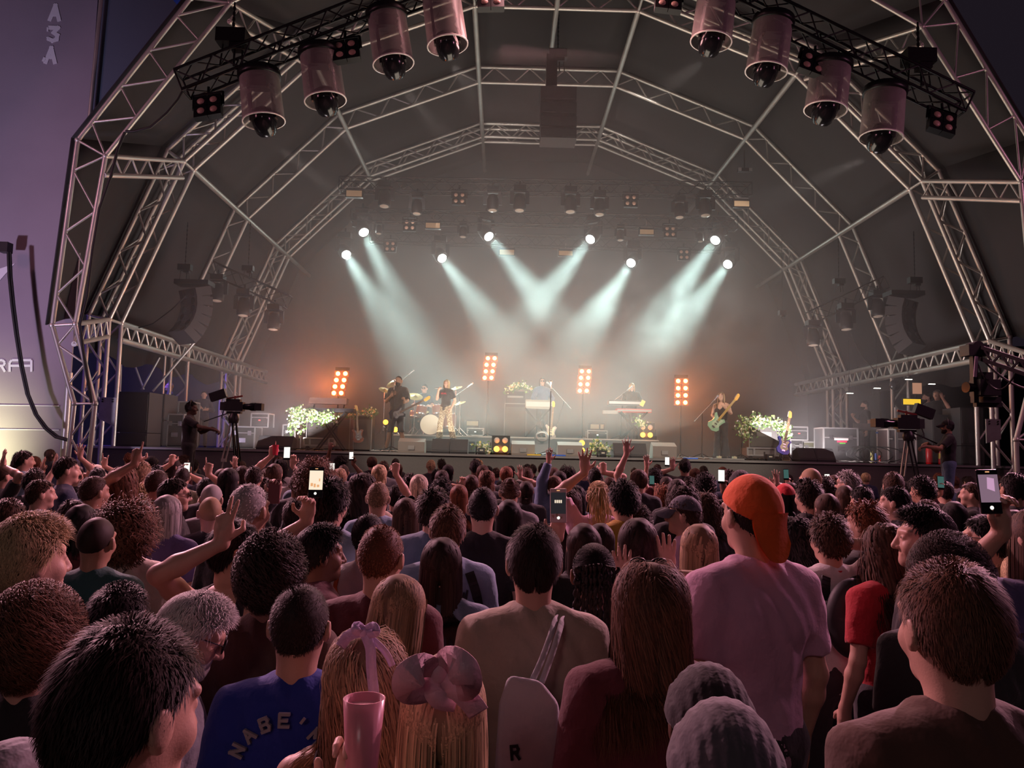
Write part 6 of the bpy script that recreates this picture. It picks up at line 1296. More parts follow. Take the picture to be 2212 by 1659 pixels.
C(1790, 1104, 80, 'messy', 'brown', 'light', 'tee', 'white', 10, 'man in a white t-shirt with red collar and black backpack, fist on his head', R=(1812, 1128, 'fist', .0, 'elbow'))
C(1915, 1127, 92, 'wavy', 'brown', 'light', 'tee', 'red', 20, 'woman with long ombre waves in a bright red top')
C(1996, 1086, 112, 'quiff', 'black', 'light', 'tee', 'black', 72, 'smiling man in profile with a thick black fringe')
C(2047, 1148, 150, 'curly', 'dark', 'light', 'tee', 'charcoal', 0, 'person with untidy dark curls right behind the red-eared man')
C(2130, 1107, 92, 'short', 'black', 'light', 'tee', 'charcoal', 50, 'woman with black hair and thin glasses looking across the crowd', extra=(('glasses',),))
C(2240, 1092, 118, 'long', 'brown', 'light', 'tee', 'purple', 10, 'person at the frame edge holding up a phone with wristbands on', L=(2158, 1080, 'grip'), phone=(2136, 1062, 'big'))
C(2208, 1192, 84, 'long', 'blond', 'light', 'tank', 'beige', 0, 'blonde woman with long hair at the frame edge behind the brown shirt')
# middle distance
C(54, 971, 38, 'short', 'dark', 'light', 'tee', 'lightblue', -45, 'dark-haired man in a light shirt framing the view with both hands', L=(96, 985, 'open'), R=(122, 978, 'open'))
C(12, 1003, 34, 'crop', 'brown', 'light', 'tee', 'charcoal', -40, 'short-haired man at the frame edge below the glowing banner foot', R=(10, 968, 'open'))
C(76, 1010, 40, 'messy', 'dark', 'light', 'tee', 'black', 0, 'dark tousled head behind the hands that frame the stage')
C(146, 984, 50, 'short', 'dark', 'light', 'tee', 'navy', -55, 'man with neat dark hair in a navy t-shirt, looking across the stage', seed=7)
C(90, 1032, 54, 'short', 'brown', 'light', 'tee', 'greyblue', -50, 'man in a grey-blue t-shirt with ear showing, below the navy t-shirt')
C(206, 1026, 46, 'crop', 'brown', 'tan', 'tee', 'black', -30, 'brown cropped head between the navy t-shirt and a raised forearm')
C(268, 1006, 64, 'wavy', 'chestnut', 'tan', 'tee', 'maroon', 0, 'brown-haired woman pointing one finger up at the roof', L=(299, 953, 'point', .1, 'wide'))
C(307, 994, 38, 'short', 'fair', 'light', 'tee', 'grey', 0, 'fair grey head just beside the highest pointing finger')
C(340, 1003, 34, 'messy', 'black', 'light', 'tee', 'black', 0, 'glossy black head behind the fair grey one')
C(342, 1013, 42, 'crop', 'brown', 'light', 'tee', 'green', -25, 'brown short-haired head in dark glasses above the man in spectacles', extra=(('glasses',),))
C(316, 1042, 52, 'curly', 'blond', 'light', 'tee', 'lilac', 0, 'person with pale blond curls behind the big reddish curls')
C(378, 1029, 62, 'short', 'dark', 'light', 'jacket', 'black', -62, 'smiling dark-haired man in spectacles and black jacket, turned sideways', extra=(('glasses',),))
C(362, 1067, 60, 'bob', 'grey', 'light', 'tee', 'purple', -10, 'woman with a grey-blond bob in a purple top')
C(22, 1074, 56, 'short', 'brown', 'light', 'tee', 'charcoal', 0, 'short brown head at the frame edge above the blond quiff')
C(160, 1077, 54, 'short', 'dark', 'light', 'tee', 'maroon', -10, 'dark rounded head above the person in a dark red top', seed=9)
C(178, 1087, 68, 'bob', 'black', 'light', 'tee', 'maroon', 0, 'person with a black bob in a dark red top')
C(212, 1117, 66, 'buzz', 'dark', 'tan', 'tee', 'teal', 0, 'shaven-headed person in a dark teal top beside the reddish curls')
C(481, 1012, 32, 'buzz', 'brown', 'tan', 'tee', 'beige', -10, 'tanned shaven head between two raised forearms')
C(447, 1030, 36, 'short', 'black', 'light', 'tee', 'black', 0, 'black-haired person holding one finger up', R=(452, 988, 'point', .2))
C(459, 1046, 42, 'buzz', 'grey', 'light', 'tee', 'grey', 0, 'bald grey-haired head below the raised pointing hand')
C(456, 1073, 46, 'buzz', 'fair', 'light', 'tee', 'black', 20, 'pale bald head just before the hand making a V sign')
C(541, 1042, 76, 'crop', 'silver', 'tan', 'tee', 'black', -18, 'man with neat silver hair and a broad tanned neck')
C(505, 1118, 92, 'short', 'black', 'light', 'tank', 'black', -6, 'red-lit man in profile raising a hand in a V with a thin cigarette', L=(491, 1072, 'vee', .16, 'wide'), head=(-52, 0, 0))
C(550, 1005, 36, 'short', 'dark', 'light', 'tee', 'charcoal', 0, 'dark head beside the light-haired man, below the flight cases', seed=10)
C(594, 1000, 38, 'long', 'brown', 'light', 'tee', 'white', 0, 'long-haired woman raising a phone and a cup of red drink', L=(590, 952, 'point', .1), R=(634, 985, 'grip'), phone=(620, 979, 'small'), cup=(595, 972))
C(570, 1030, 34, 'messy', 'dark', 'light', 'tee', 'black', 0, 'dark head under the woman with cup and phone')
C(682, 986, 84, 'afro', 'chestnut', 'light', 'tee', 'charcoal', 0, 'person with a big brown afro behind the large bright phone')
C(716, 1026, 82, 'messy', 'black', 'light', 'tee', 'lightblue', -14, 'dark-haired man in a light blue shirt filming on a large phone', L=(668, 1078, 'grip'), phone=(683, 1042, 'large'))
C(640, 1075, 50, 'short', 'dark', 'light', 'jacket', 'charcoal', 0, 'person in a dark grey jacket holding a phone in a red case', L=(598, 1040, 'grip'), phone=(592, 1062, 'red'))
C(738, 983, 30, 'curly', 'black', 'brown', 'tee', 'navy', -20, 'dark curly head with a phone up, under the orange light column', R=(764, 988, 'grip'), phone=(759, 985, 'small'), L=(714, 956, 'fist'))
C(735, 1010, 30, 'bob', 'fair', 'light', 'tee', 'black', 0, 'fair-haired head with a bright phone beside the afro', L=(717, 1018, 'grip'), phone=(717, 1012, 'small'))
C(820, 1002, 36, 'long', 'blond', 'light', 'tee', 'black', 0, 'blonde woman with smooth long hair near the stage front')
C(829, 994, 24, 'short', 'brown', 'light', 'tee', 'grey', 0, 'short brown head just beyond the smooth blonde hair')
C(785, 1019, 62, 'wavy', 'dark', 'light', 'tee', 'beige', 0, 'woman with long dark waves in a beige top')
C(818, 1039, 48, 'crop', 'fair', 'light', 'tee', 'lightblue', 0, 'man with a fair crew cut and pale t-shirt')
C(856, 1046, 36, 'short', 'black', 'light', 'tee', 'black', 0, 'black-haired person raising a tattooed arm in a loose fist', R=(855, 1000, 'fist', .2))
C(887, 1021, 38, 'messy', 'dark', 'light', 'tee', 'charcoal', 0, 'dark-haired head beside the platinum-haired one')
C(906, 1023, 44, 'long', 'platinum', 'pale', 'tee', 'grey', 0, 'woman with long platinum hair below the stage monitors')
C(955, 1014, 32, 'bob', 'dark', 'light', 'tee', 'black', 0, 'dark bobbed head in front of the singer')
C(968, 1002, 28, 'long', 'black', 'light', 'tee', 'black', 0, 'long black-haired head straight below the singer')
C(1028, 990, 26, 'short', 'black', 'dark', 'tee', 'black', 0, 'tall black-haired head before the white flowers and candles', seed=3)
C(1043, 1003, 28, 'bob', 'brown', 'light', 'tee', 'grey', 0, 'brown bobbed head below the white flowers')
C(1052, 1014, 36, 'wavy', 'chestnut', 'light', 'tee', 'charcoal', 0, 'reddish long hair beneath the tall black-haired head')
C(1018, 1024, 36, 'long', 'brown', 'light', 'tee', 'navy', 0, 'brown long-haired head holding a small phone low', L=(1000, 1032, 'grip'))
C(955, 1029, 44, 'curly', 'black', 'light', 'tee', 'black', 0, 'black curly head above the auburn long hair')
C(992, 1045, 42, 'long', 'auburn', 'light', 'tee', 'black', 0, 'auburn straight hair between two dark heads')
C(938, 1048, 72, 'messy', 'dark', 'light', 'tee', 'greyblue', -10, 'person with tousled brown hair in a slate blue t-shirt')
C(878, 1073, 60, 'long', 'brown', 'light', 'tee', 'black', 0, 'long-haired woman with sunglasses on her head by the slate t-shirt', extra=(('headglasses',),))
C(1044, 1049, 62, 'crop', 'black', 'light', 'tee', 'black', 0, 'man with a black crew cut in a black t-shirt with faint blue print', seed=11)
C(798, 1107, 66, 'crop', 'black', 'light', 'tee', 'white', -20, 'man in a pale striped shirt with an orange bag strap')
C(1094, 1006, 30, 'bob', 'auburn', 'light', 'tee', 'black', 0, 'reddish dark head by the raised small hand', R=(1124, 1003, 'open'))
C(1102, 1032, 42, 'tied', 'brown', 'light', 'tee', 'grey', 0, 'woman with brown hair pinned up in a bun', extra=(('bun',),))
C(1137, 1038, 36, 'long', 'dark', 'light', 'tee', 'charcoal', 0, 'dark long-haired head beside the hair bun')
C(1139, 1008, 26, 'short', 'brown', 'light', 'tee', 'lightblue', 0, 'brown short head in pale shirt, straight below the keyboard player')
C(1198, 1026, 34, 'bob', 'chestnut', 'light', 'jacket', 'denim', 0, 'person in a denim sleeve reaching an open hand up', L=(1189, 954, 'open', .1))
C(1197, 1009, 22, 'buzz', 'brown', 'tan', 'tee', 'beige', 0, 'small bald head behind the denim sleeve')
C(1226, 1004, 34, 'frizz', 'black', 'light', 'tee', 'black', 0, 'big black-haired head between the two open hands')
C(1229, 1054, 62, 'wavy', 'dark', 'light', 'tee', 'black', 0, 'woman with long dark hair right behind the dark-screened phone')
C(1262, 1128, 78, 'bob', 'dark', 'light', 'tee', 'black', 0, 'dark-haired person holding a phone with a dark screen above the crowd', L=(1206, 1112, 'grip'), phone=(1206, 1092, 'dark'))
C(1286, 1007, 34, 'short', 'black', 'light', 'tee', 'black', 0, 'tall rounded black head near the stage front', seed=12, R=(1303, 999, 'fist'))
C(1318, 1028, 28, 'bob', 'brown', 'light', 'tee', 'grey', 0, 'brown small head beside the tall rounded black one')
C(1334, 1010, 22, 'bob', 'dark', 'light', 'tee', 'black', 0, 'tiny dark head in the front row under the yellow flowers')
C(1293, 1038, 48, 'tied', 'blond', 'light', 'tee', 'lilac', 0, 'blonde woman with a ponytail raising a spread hand', extra=(('pony',),), L=(1264, 966, 'splay', .1))
C(1346, 1032, 64, 'messy', 'black', 'light', 'tee', 'mustard', 22, 'dark-haired man in a mustard yellow t-shirt')
C(1380, 1012, 40, 'bob', 'brown', 'light', 'tee', 'black', 0, 'brown-haired person stretching an arm straight up, fingers wide', L=(1354, 943, 'splay', 0))
C(1415, 1010, 34, 'curly', 'black', 'light', 'tee', 'black', 0, 'black curly head with a small phone under the wedge monitor', R=(1411, 1046, 'grip'), phone=(1408, 1038, 'dark2'))
C(1479, 989, 26, 'short', 'black', 'light', 'tee', 'black', 0, 'black head highest in the rows below the light column', L=(1453, 985, 'open'), phone=(1441, 997, 'small'))
C(1440, 1028, 30, 'bob', 'dark', 'light', 'tee', 'maroon', 0, 'person waving a hand with a trailing red wristband', L=(1396, 980, 'open'))
C(1435, 1042, 40, 'frizz', 'auburn', 'light', 'tee', 'brown', 0, 'auburn frizzy head below the waving hand')
C(1476, 1040, 68, 'frizz', 'dark', 'light', 'tee', 'black', 0, 'wide untidy dark hair above the grey-capped man')
C(1478, 1069, 64, 'short', 'brown', 'light', 'tee', 'lilac', 68, 'man in a faded grey cap seen in profile', extra=(('cap', ('washed_black', (.10, .10, .13))),))
C(1523, 1019, 46, 'curly', 'black', 'brown', 'tee', 'black', 0, 'round black curls beside the white-lit phone', R=(1562, 1040, 'grip'), phone=(1558, 1029, 'tall'))
C(1523, 1056, 64, 'frizz', 'brown', 'light', 'tee', 'charcoal', 0, 'brown frizzy hair right beside the orange cap')
C(1600, 1015, 48, 'crop', 'black', 'light', 'tee', 'black', 0, 'person in a dark beanie hidden behind the orange cap', extra=(('beanie', 'black'),))
C(1297, 1128, 66, 'long', 'dark', 'light', 'tee', 'black', 0, 'long dark-haired head below the mustard t-shirt')
C(1376, 1086, 64, 'curly', 'dark', 'light', 'tee', 'black', 0, 'dark curly head between the mustard t-shirt and grey cap')
C(1100, 1077, 62, 'bob', 'black', 'light', 'tee', 'black', 0, 'black bobbed head behind the tall khaki shirt')
C(1751, 1011, 40, 'buzz', 'fair', 'light', 'tee', 'grey', 18, 'fair shaven head near the blue guitar side')
C(1745, 1031, 56, 'messy', 'dark', 'light', 'tee', 'black', 22, 'man in a black t-shirt with sunglasses resting on his curls', extra=(('headglasses',),))
C(1695, 1044, 46, 'bob', 'black', 'light', 'tee', 'black', 0, 'person in a bright red baseball cap beside the orange cap', extra=(('cap', ('red_cap', (.60, .02, .03))),))
C(1660, 1038, 30, 'short', 'dark', 'light', 'tee', 'black', 0, 'dark head with a hand up near the red cap', R=(1676, 1013, 'splay'))
C(1706, 1040, 24, 'short', 'black', 'light', 'tee', 'navy', 0, 'small dark head filming on a phone near the red cap', R=(1701, 1035, 'grip'), phone=(1698, 1025, 'dark2'))
C(1790, 1044, 24, 'short', 'black', 'light', 'tee', 'navy', 0, 'small dark head with a bright phone beyond the long brown hair', L=(1787, 1043, 'grip'), phone=(1787, 1035, 'small'))
C(1830, 1013, 46, 'messy', 'grey', 'light', 'tee', 'black', 48, 'grey-haired man in glasses turned towards the band', extra=(('glasses',),))
C(1825, 1047, 40, 'bob', 'brown', 'light', 'tee', 'charcoal', 0, 'dark brown head under the grey-haired man')
C(1861, 1047, 44, 'short', 'black', 'light', 'tee', 'charcoal', 10, 'neat black head beside the dark brown bob', seed=14)
C(1786, 1064, 56, 'long', 'brown', 'light', 'tee', 'black', 0, 'smooth long brown hair behind the fist on a head')
C(1929, 1018, 42, 'short', 'brown', 'light', 'tee', 'black', -10, 'brown head below the broadcast camera tripod', seed=15)
C(1933, 1047, 62, 'short', 'black', 'light', 'tee', 'black', 50, 'man with a swept black side parting looking to the band')
C(1990, 1026, 50, 'curly', 'black', 'tan', 'tee', 'black', 30, 'head with tight black curls and shaved sides')
C(2040, 1037, 34, 'short', 'black', 'light', 'tee', 'black', 0, 'black-haired person holding a small compact camera overhead', L=(2030, 1045, 'grip'), phone=(2032, 1043, 'dark2'))
C(1869, 1077, 76, 'messy', 'auburn', 'light', 'tee', 'charcoal', 36, 'man with reddish tousled curls turned sideways')
C(2060, 1081, 50, 'bob', 'black', 'light', 'tee', 'black', 0, 'plain black head above the smiling man in profile')
C(2098, 1040, 44, 'short', 'brown', 'light', 'tee', 'black', 60, 'brown-haired man whose face shows beside the large phone')
C(2188, 1018, 50, 'short', 'black', 'tan', 'tee', 'charcoal', 0, 'short dark head at the frame edge above the phone hand', seed=16)
C(2196, 1050, 46, 'curly', 'dark', 'light', 'tee', 'black', 0, 'dark curly head behind the wrist with wristbands')
C(165, 1004, 30, 'short', 'dark', 'light', 'tee', 'black', 0, 'person lifting one spread hand in front of the arch foot', R=(175, 956, 'splay'))
C(210, 1003, 30, 'short', 'fair', 'light', 'tee', 'white', 0, 'person in a cream hat with both arms bent overhead', extra=(('cap', 'cream'),), R=(228, 979, 'horns'), L=(196, 1002, 'relax'))
C(400, 1000, 30, 'short', 'dark', 'light', 'tee', 'navy', 0, 'person beneath the stage holding up a phone with both hands', L=(372, 982, 'fist'), R=(404, 1004, 'grip'), phone=(404, 1012, 'small'))
C(505, 1008, 28, 'bob', 'dark', 'light', 'tee', 'black', 0, 'dark head with a lifted hand near the camera tripod feet', R=(508, 985, 'relax'))
# ---- depths: from apparent head width, then spread so that bodies keep apart
rnd_ = random.Random(4)
far = []
hs = [('short', 3), ('messy', 2), ('curly', 1), ('bob', 3), ('long', 3), ('wavy', 2), ('crop', 2), ('quiff', 1)]
hcs = [('black', 5), ('dark', 6), ('brown', 4), ('chestnut', 1), ('blond', 1), ('fair', 1), ('auburn', 1)]
def pick(t): return rnd_.choices([a for a, _ in t], [b for _, b in t])[0]
def yhor(px): return 974.0+.0226*(px-1106)
for p in PEOPLE:
    wd = WIDE[p['hair']]
    if any(e[0] in ('cap', 'beanie') for e in p.get('extra', ())): wd = max(wd, .186)
    if abs(p['yaw']) > 40 and wd < .23: wd = .215
    d = F*wd/p['w']; z = CAMZ-(p['py']-yhor(p['px']))/F*d
    d = F*wd*(z/1.78)/p['w']; p['d'] = min(d, 16.6)
def xyz(p):
    q = W(p['px'], p['py'], p['d']); return q
for it in range(160):
    mv = 0
    for i, a in enumerate(PEOPLE):
        for b in PEOPLE[i+1:]:
            if abs(a['px']-b['px']) > 330 or abs(a['d']-b['d']) > .7: continue
            qa, qb = xyz(a), xyz(b); dx = (qa.x-qb.x)/.46; dy = (qa.y-qb.y)/.34; l = math.hypot(dx, dy)
            if l < 1:
                n_, f_ = (a, b) if a['d'] < b['d'] else (b, a)
                if a['d'] > 2.0 and abs(a['d']-b['d']) < .02 and a['py'] < b['py']: n_, f_ = b, a
                k = .02*(1-l)+.004; n_['d'] *= (1-k/3) if n_['d'] > 2 else 1; f_['d'] = min(16.8, f_['d']*(1+k/3)) ; mv += 1
    if not mv: break
# rows of heads further off, wherever the ground is still free
pts_ = [(xyz(p).x, p['d'], p['px'], p['py']) for p in PEOPLE]
tries = 0
while len(far) < 95 and tries < 6000:
    tries += 1
    d = rnd_.uniform(6.5, 17.0) if tries % 3 else rnd_.uniform(3.0, 8.0)
    px = rnd_.uniform(-20, 2232); H = rnd_.uniform(1.62, 1.84) if d > 6 else rnd_.uniform(1.55, 1.68)
    py = yhor(px)+(CAMZ-H)*F/d; q = W(px, py, d)
    if q.x < -11.5 or q.x > 12.5: continue
    if any(abs(q.x-x)/.5 < 1 and abs(q.y-y)/.45 < 1 and math.hypot((q.x-x)/.5, (q.y-y)/.45) < 1 for x, y, _, _ in pts_): continue
    if any(abs(px-a) < 13 and 0 <= b-py < 16 and dd > d for _, dd, a, b in pts_[:len(PEOPLE)]): continue
    if d < 6 and any(abs(px-a) < 45 and b > py-10 and dd > d for _, dd, a, b in pts_[:len(PEOPLE)]): continue
    h_, c_ = pick(hs), pick(hcs); pts_.append((q.x, d, px, py))
    far.append(dict(px=px, py=py, d=d, hair=h_, hc=c_, skin=rnd_.choice(['light', 'light', 'tan', 'pale', 'brown']), top='tee', tc=rnd_.choice(['black', 'black', 'charcoal', 'navy', 'grey', 'maroon', 'white', 'olive', 'greyblue']), yaw=rnd_.choice([0, 0, 0, 12, -14, 25, -30]), label=None, H=H))
HN = dict(short='short', messy='tousled', curly='curly', bob='chin-length', long='long straight', wavy='long wavy', crop='close-cropped', quiff='brushed-up')
ZN = [(260, 'in the rows before the purple banner and left arch'), (470, 'in the rows below the left camera operator'), (700, 'in the rows below the flower-hung keyboard'), (900, 'in the rows below the bass player'),
      (1100, 'in the rows below the singer'), (1300, 'in the rows below the keyboard man'), (1500, 'in the rows below the red keyboard'), (1700, 'in the rows below the barefoot guitarist'), (1900, 'in the rows below the blue guitar'), (3000, 'in the rows below the jib camera')]
PHONES, CUPS = [], []
def ik(loc, sc, yaw, s, px, py, style, dd, dist, hint=None):
    tip = W(px, py, dist-dd); M_ = Matrix.Rotation(-math.radians(yaw), 3, 'Z'); q = (M_ @ (tip-loc))/sc
    sh = shoulder(s, True); ln = {'open': .185, 'splay': .185, 'point': .17, 'vee': .18, 'horns': .17, 'cig': .17, 'relax': .16}.get(style, .11)
    v = q-sh; up = Vector((v.x*.25, .02, 1)).normalized(); wr = q-up*ln
    r = wr-sh; U, L_ = .275, .25; D = r.length
    if D > U+L_-.005: wr = sh+r*((U+L_-.005)/D); r = wr-sh; D = r.length
    if D < .12: wr = sh+r*(.12/max(D, 1e-3)); r = wr-sh; D = .12
    a = (U*U-L_*L_+D*D)/(2*D); h_ = math.sqrt(max(0, U*U-a*a)); rn = r.normalized()
    pole = Vector((s*.8, .35, -.6)) if hint is None else Vector(hint); pole = (pole-rn*pole.dot(rn)).normalized(); el = sh+rn*a+pole*h_
    pn = Vector((0, -1, 0)) if style in ('grip',) else Vector((0, 1, 0))
    return tuple(tuple(round(x, 3) for x in vv) for vv in (el, wr, up, pn))+(style, s)
from collections import defaultdict
done = []
for p in PEOPLE+far:
    q = xyz(p); pad = max([PADS[p['hair']]]+[PADS[e[0]] for e in p.get('extra', ()) if e[0] in PADS])
    hd = p.get('head', (0, 0, 0)); top = 1.753+pad+(.0 if hd[1] == 0 else -.02*abs(hd[1])/20)
    sc = q.z/top; d = p['d']; lod = 0 if d < 3.6 else (1 if d < 8 else 2)
    if p['label'] is None: sc = max(.86, min(1.06, sc))
    loc = Vector((q.x, q.y, 0)); arms = [None, None]
    for key, s in (('L', -1), ('R', 1)):
        if key in p:
            a = p[key]; arms[0 if s < 0 else 1] = ik(loc, sc, p['yaw'], s, a[0], a[1], a[2], a[3] if len(a) > 3 else (.24 if 'phone' in p and a[2] == 'grip' else .1), d, (.8, -.3, -.9) if len(a) > 4 and a[4] == 'elbow' else ((-1, -.5, -.5) if len(a) > 4 else None))
    gl = None; lab = p['label']
    if lab is None:
        zn = next(z for x, z in ZN if p['px'] < x); lab = f"person with {HN[p['hair']]} {p['hc']} hair {zn}"; gl = f"{HN[p['hair']]} {p['hc']} heads {zn}"
    sd_ = p.get('seed', (int(p['px'])*7) % 3+1) if lod < 2 else (int(p['px']) % 2)+1
    t = person(lab, loc, sc, p['yaw'], p['hair'], p['hc'], p['skin'], p['top'], p['tc'], p.get('trs', 'charcoal'), lod, tuple(arms), hd, sd_, p.get('extra', ()), gl, hlod=-1 if d < 2.6 else None, beard=p.get('beard'))
    p['obj'] = t; p['sc'] = sc
    if 'phone' in p: PHONES.append((p['phone'], d, p))
    if 'cup' in p: CUPS.append((p['cup'], d, p))
    done.append((round(d, 1), round(sc, 2), lab[:30]))
PB = {k: lit_lens('phone_'+k, c, e) for k, (c, e) in dict(warm=((1, .82, .62), 1.0), white=((1, .95, .88), 1.1), dark=((.05, .05, .06), .3), mauve=((.42, .26, .36), .5), teal=((.2, .5, .45), .22), gold=((.9, .45, .2), .9), red=((0, 0, 0), 0)).items()}
KIND = dict(large='warm', big='mauve', small='white', tall='white', dark='dark', dark2='teal', red='red')
for (px, py, kd), d, p in PHONES:
    dp = d-.285; o = W(px, py, dp); w, h = (.076, .156); big = kd in ('large', 'big', 'dark')
    who = p['label'].split(',')[0].split(' with ')[0]
    lab = dict(large='large bright phone screen filming the band above the crowd', big='phone with a mauve screen held high at the frame edge', dark='phone with a pale case edge and nearly black screen', red='phone in a dark red case seen from behind', tall='white-lit phone between black curls and the orange cap').get(kd) or 'small lit phone held up by '+('a '+p['label'] if not p['label'].startswith(('person', 'woman', 'man')) else 'the '+p['label'])
    lab = ' '.join(lab.split()[:15]); t = thing('phone', lab, 'phone', o); t.rotation_euler = (-.12, random.Random(int(px)).uniform(-.05, .05), 0)
    m = MB(); m.box((0, 0, 0), (w, .009, h)); b = m.build('body', mat('red_case', (.16, .02, .03), .4) if kd == 'red' else (mat('pale_case', (.6, .5, .48), .4) if kd == 'dark' else GLOSSB), t, False); bv = b.modifiers.new('round', 'BEVEL'); bv.width = .004; bv.segments = 2
    if kd == 'red': continue
    f = h*.62 if big else h*.78; m = MB(); m.box((0, -.0052, h*.07 if big else h*.05), (w*.90, .001, f)); m.build('screen', PB[KIND[kd]], t, False)
    if big:
        m = MB(); m.lathe([(.007, 0), (.001, .001)], (0, -.0056, -h*.36), (0, -1, 0), 16); m.build('shutter_button', PB['white'], t, False)
        m = MB(); m.box((0, -.0056, h*.44), (.014, .001, .004)); m.build('record_mark', PB['gold'], t, False)
    if kd == 'large':
        for k, (x, z, ww, hh) in enumerate(((-.02, -.012, .012, .016), (-.005, -.016, .010, .018), (.012, -.018, .012, .012), (.018, .012, .006, .014))): m = MB(); m.box((x, -.0060, z), (ww, .0008, hh)); m.build('picture_shape', PB['gold'], t, False)
    if kd == 'dark':
        for k in range(4): m = MB(); m.box((-.014+.009*k, -.0060, .018), (.006, .0008, .014)); m.build('picture_shape', PB['warm'], t, False)
    if kd == 'big': m = MB(); m.prism([(-.008, .0), (.018, -.01), (.02, .035), (-.004, .04)], (0, -.006, .01), (1, 0, 0), (0, 0, 1), .0006); m.build('picture_shape', lit_lens('phone_pink', (.8, .45, .7), .7), t, False)
CUPM = mat('pink_cup', (.70, .32, .38), .25, alpha=.82); REDD = mat('red_drink', (.6, .05, .08), .3, alpha=.9)
for (px, py), d, p in CUPS:
    o = W(px, py, d-.12); t = thing('plastic_cup', 'small cup of red drink held high above the crowd', 'cup', o); m = MB(); m.lathe([(.028, -.06), (.036, .06)], n=18); m.build('cup', REDD, t, False)
def who(s): return next(p for p in PEOPLE if s in p['label'])
# pink cup held up close to the camera
p = who('pale pink bow'); o = W(784, 1588, p['d']-.165); t = thing('plastic_cup', 'pink plastic cup held up beside the pale pink bow', 'cup', o); m = MB(); m.lathe([(.026, -.07), (.036, .062), (.0335, .062), (.025, -.066)], n=28); m.build('cup', CUPM, t, False); m = MB(); m.lathe([(.001, .050), (.0325, .048), (.0252, -.064)], n=24); m.build('drink', mat('pink_drink', (.72, .42, .46), .5), t, False)
def ribbon(t, pts, w, m, name='ribbon', up=(0, 0, 1)):
    b = MB(); P = []; pts = [Vector(q) for q in pts]; wl = w if isinstance(w, list) else [w]*len(pts); q0, w0 = pts, wl; pts, w = [], []
    for i in range(len(q0)-1):
        a, b1, c1, d1 = q0[max(i-1, 0)], q0[i], q0[i+1], q0[min(i+2, len(q0)-1)]
        for j in range(5):
            u = j/5; pts.append(.5*((2*b1)+(c1-a)*u+(2*a-5*b1+4*c1-d1)*u*u+(3*b1-a-3*c1+d1)*u**3)); w.append(w0[i]+(w0[i+1]-w0[i])*u)
    pts.append(q0[-1]); w.append(w0[-1])
    for i, q in enumerate(pts):
        d_ = (pts[min(i+1, len(pts)-1)]-pts[max(i-1, 0)]).normalized(); s_ = d_.cross(V(0, 1, 0)); s_ = s_.normalized() if s_.length > .1 else V(0, 0, 1); ww = w[i] if isinstance(w, list) else w; P += [q-s_*ww/2, q+s_*ww/2]
    b.add(P, [(2*i, 2*i+1, 2*i+3, 2*i+2) for i in range(len(pts)-1)]); o = b.build(name, m, t, False); o.modifiers.new('t', 'SOLIDIFY').thickness = .002; return o
def loc_of(p, px, py, dd):
    t = p['obj']; return (Matrix.Rotation(-t.rotation_euler.z, 3, 'Z') @ (W(px, py, p['d']-dd)-Vector(t.location)))/p['sc']
LIL = mat('lilac_satin', (.55, .42, .66), .45, bump=.2, bscale=60); PKS = mat('pink_satin', (.72, .45, .52), .45, bump=.2, bscale=60)
p = who('thin lilac ribbon'); t = p['obj']; B = lambda x, y, dd=.165: loc_of(p, x, y, dd)
bw_ = ribbon(t, [B(736, 1396, .10), B(750, 1376, .14), B(770, 1366), B(790, 1364, .18)], .026, LIL, 'hair_ribbon'); m = MB(); m.ball(B(784, 1364, .185), .014, 10, 8); k_ = m.build('knot', LIL, t, False)
ribbon(t, [B(786, 1364, .185), B(772, 1350, .20), B(768, 1362, .21), B(782, 1368, .19)], .02, LIL, 'bow_loop'); ribbon(t, [B(788, 1364, .185), B(806, 1352, .20), B(812, 1366, .21), B(792, 1370, .19)], .02, LIL, 'bow_loop')
ribbon(t, [B(790, 1372, .19), B(800, 1400, .20), B(802, 1440, .205), B(806, 1480, .205), B(810, 1520, .20)], .024, LIL, 'ribbon_tail'); ribbon(t, [B(790, 1370, .19), B(815, 1390, .19), B(835, 1412, .185), B(848, 1438, .18)], .015, LIL, 'ribbon_tail')
p = who('big pale pink bow'); t = p['obj']; B = lambda x, y, dd=.165: loc_of(p, x, y, dd)
m = MB(); m.ball(B(948, 1452, .19), .017, 12, 8, (1, .8, 1.3)); m.build('knot', PKS, t, False)
ribbon(t, [B(946, 1448, .19), B(915, 1440, .22), B(885, 1462, .23), B(880, 1490, .225), B(915, 1488, .20), B(946, 1460, .19)], [.03, .05, .06, .05, .05, .03], PKS, 'bow_loop')
ribbon(t, [B(950, 1446, .19), B(972, 1424, .22), B(1000, 1448, .235), B(1010, 1482, .225), B(980, 1480, .20), B(950, 1458, .19)], [.03, .05, .06, .05, .05, .03], PKS, 'bow_loop')
ribbon(t, [B(952, 1462, .19), B(985, 1490, .205), B(1015, 1515, .205), B(1034, 1540, .195)], [.02, .035, .04, .04], PKS, 'ribbon_tail'); ribbon(t, [B(946, 1464, .19), B(935, 1490, .20), B(950, 1512, .20), B(985, 1520, .19)], [.02, .035, .035, .03], PKS, 'ribbon_tail')
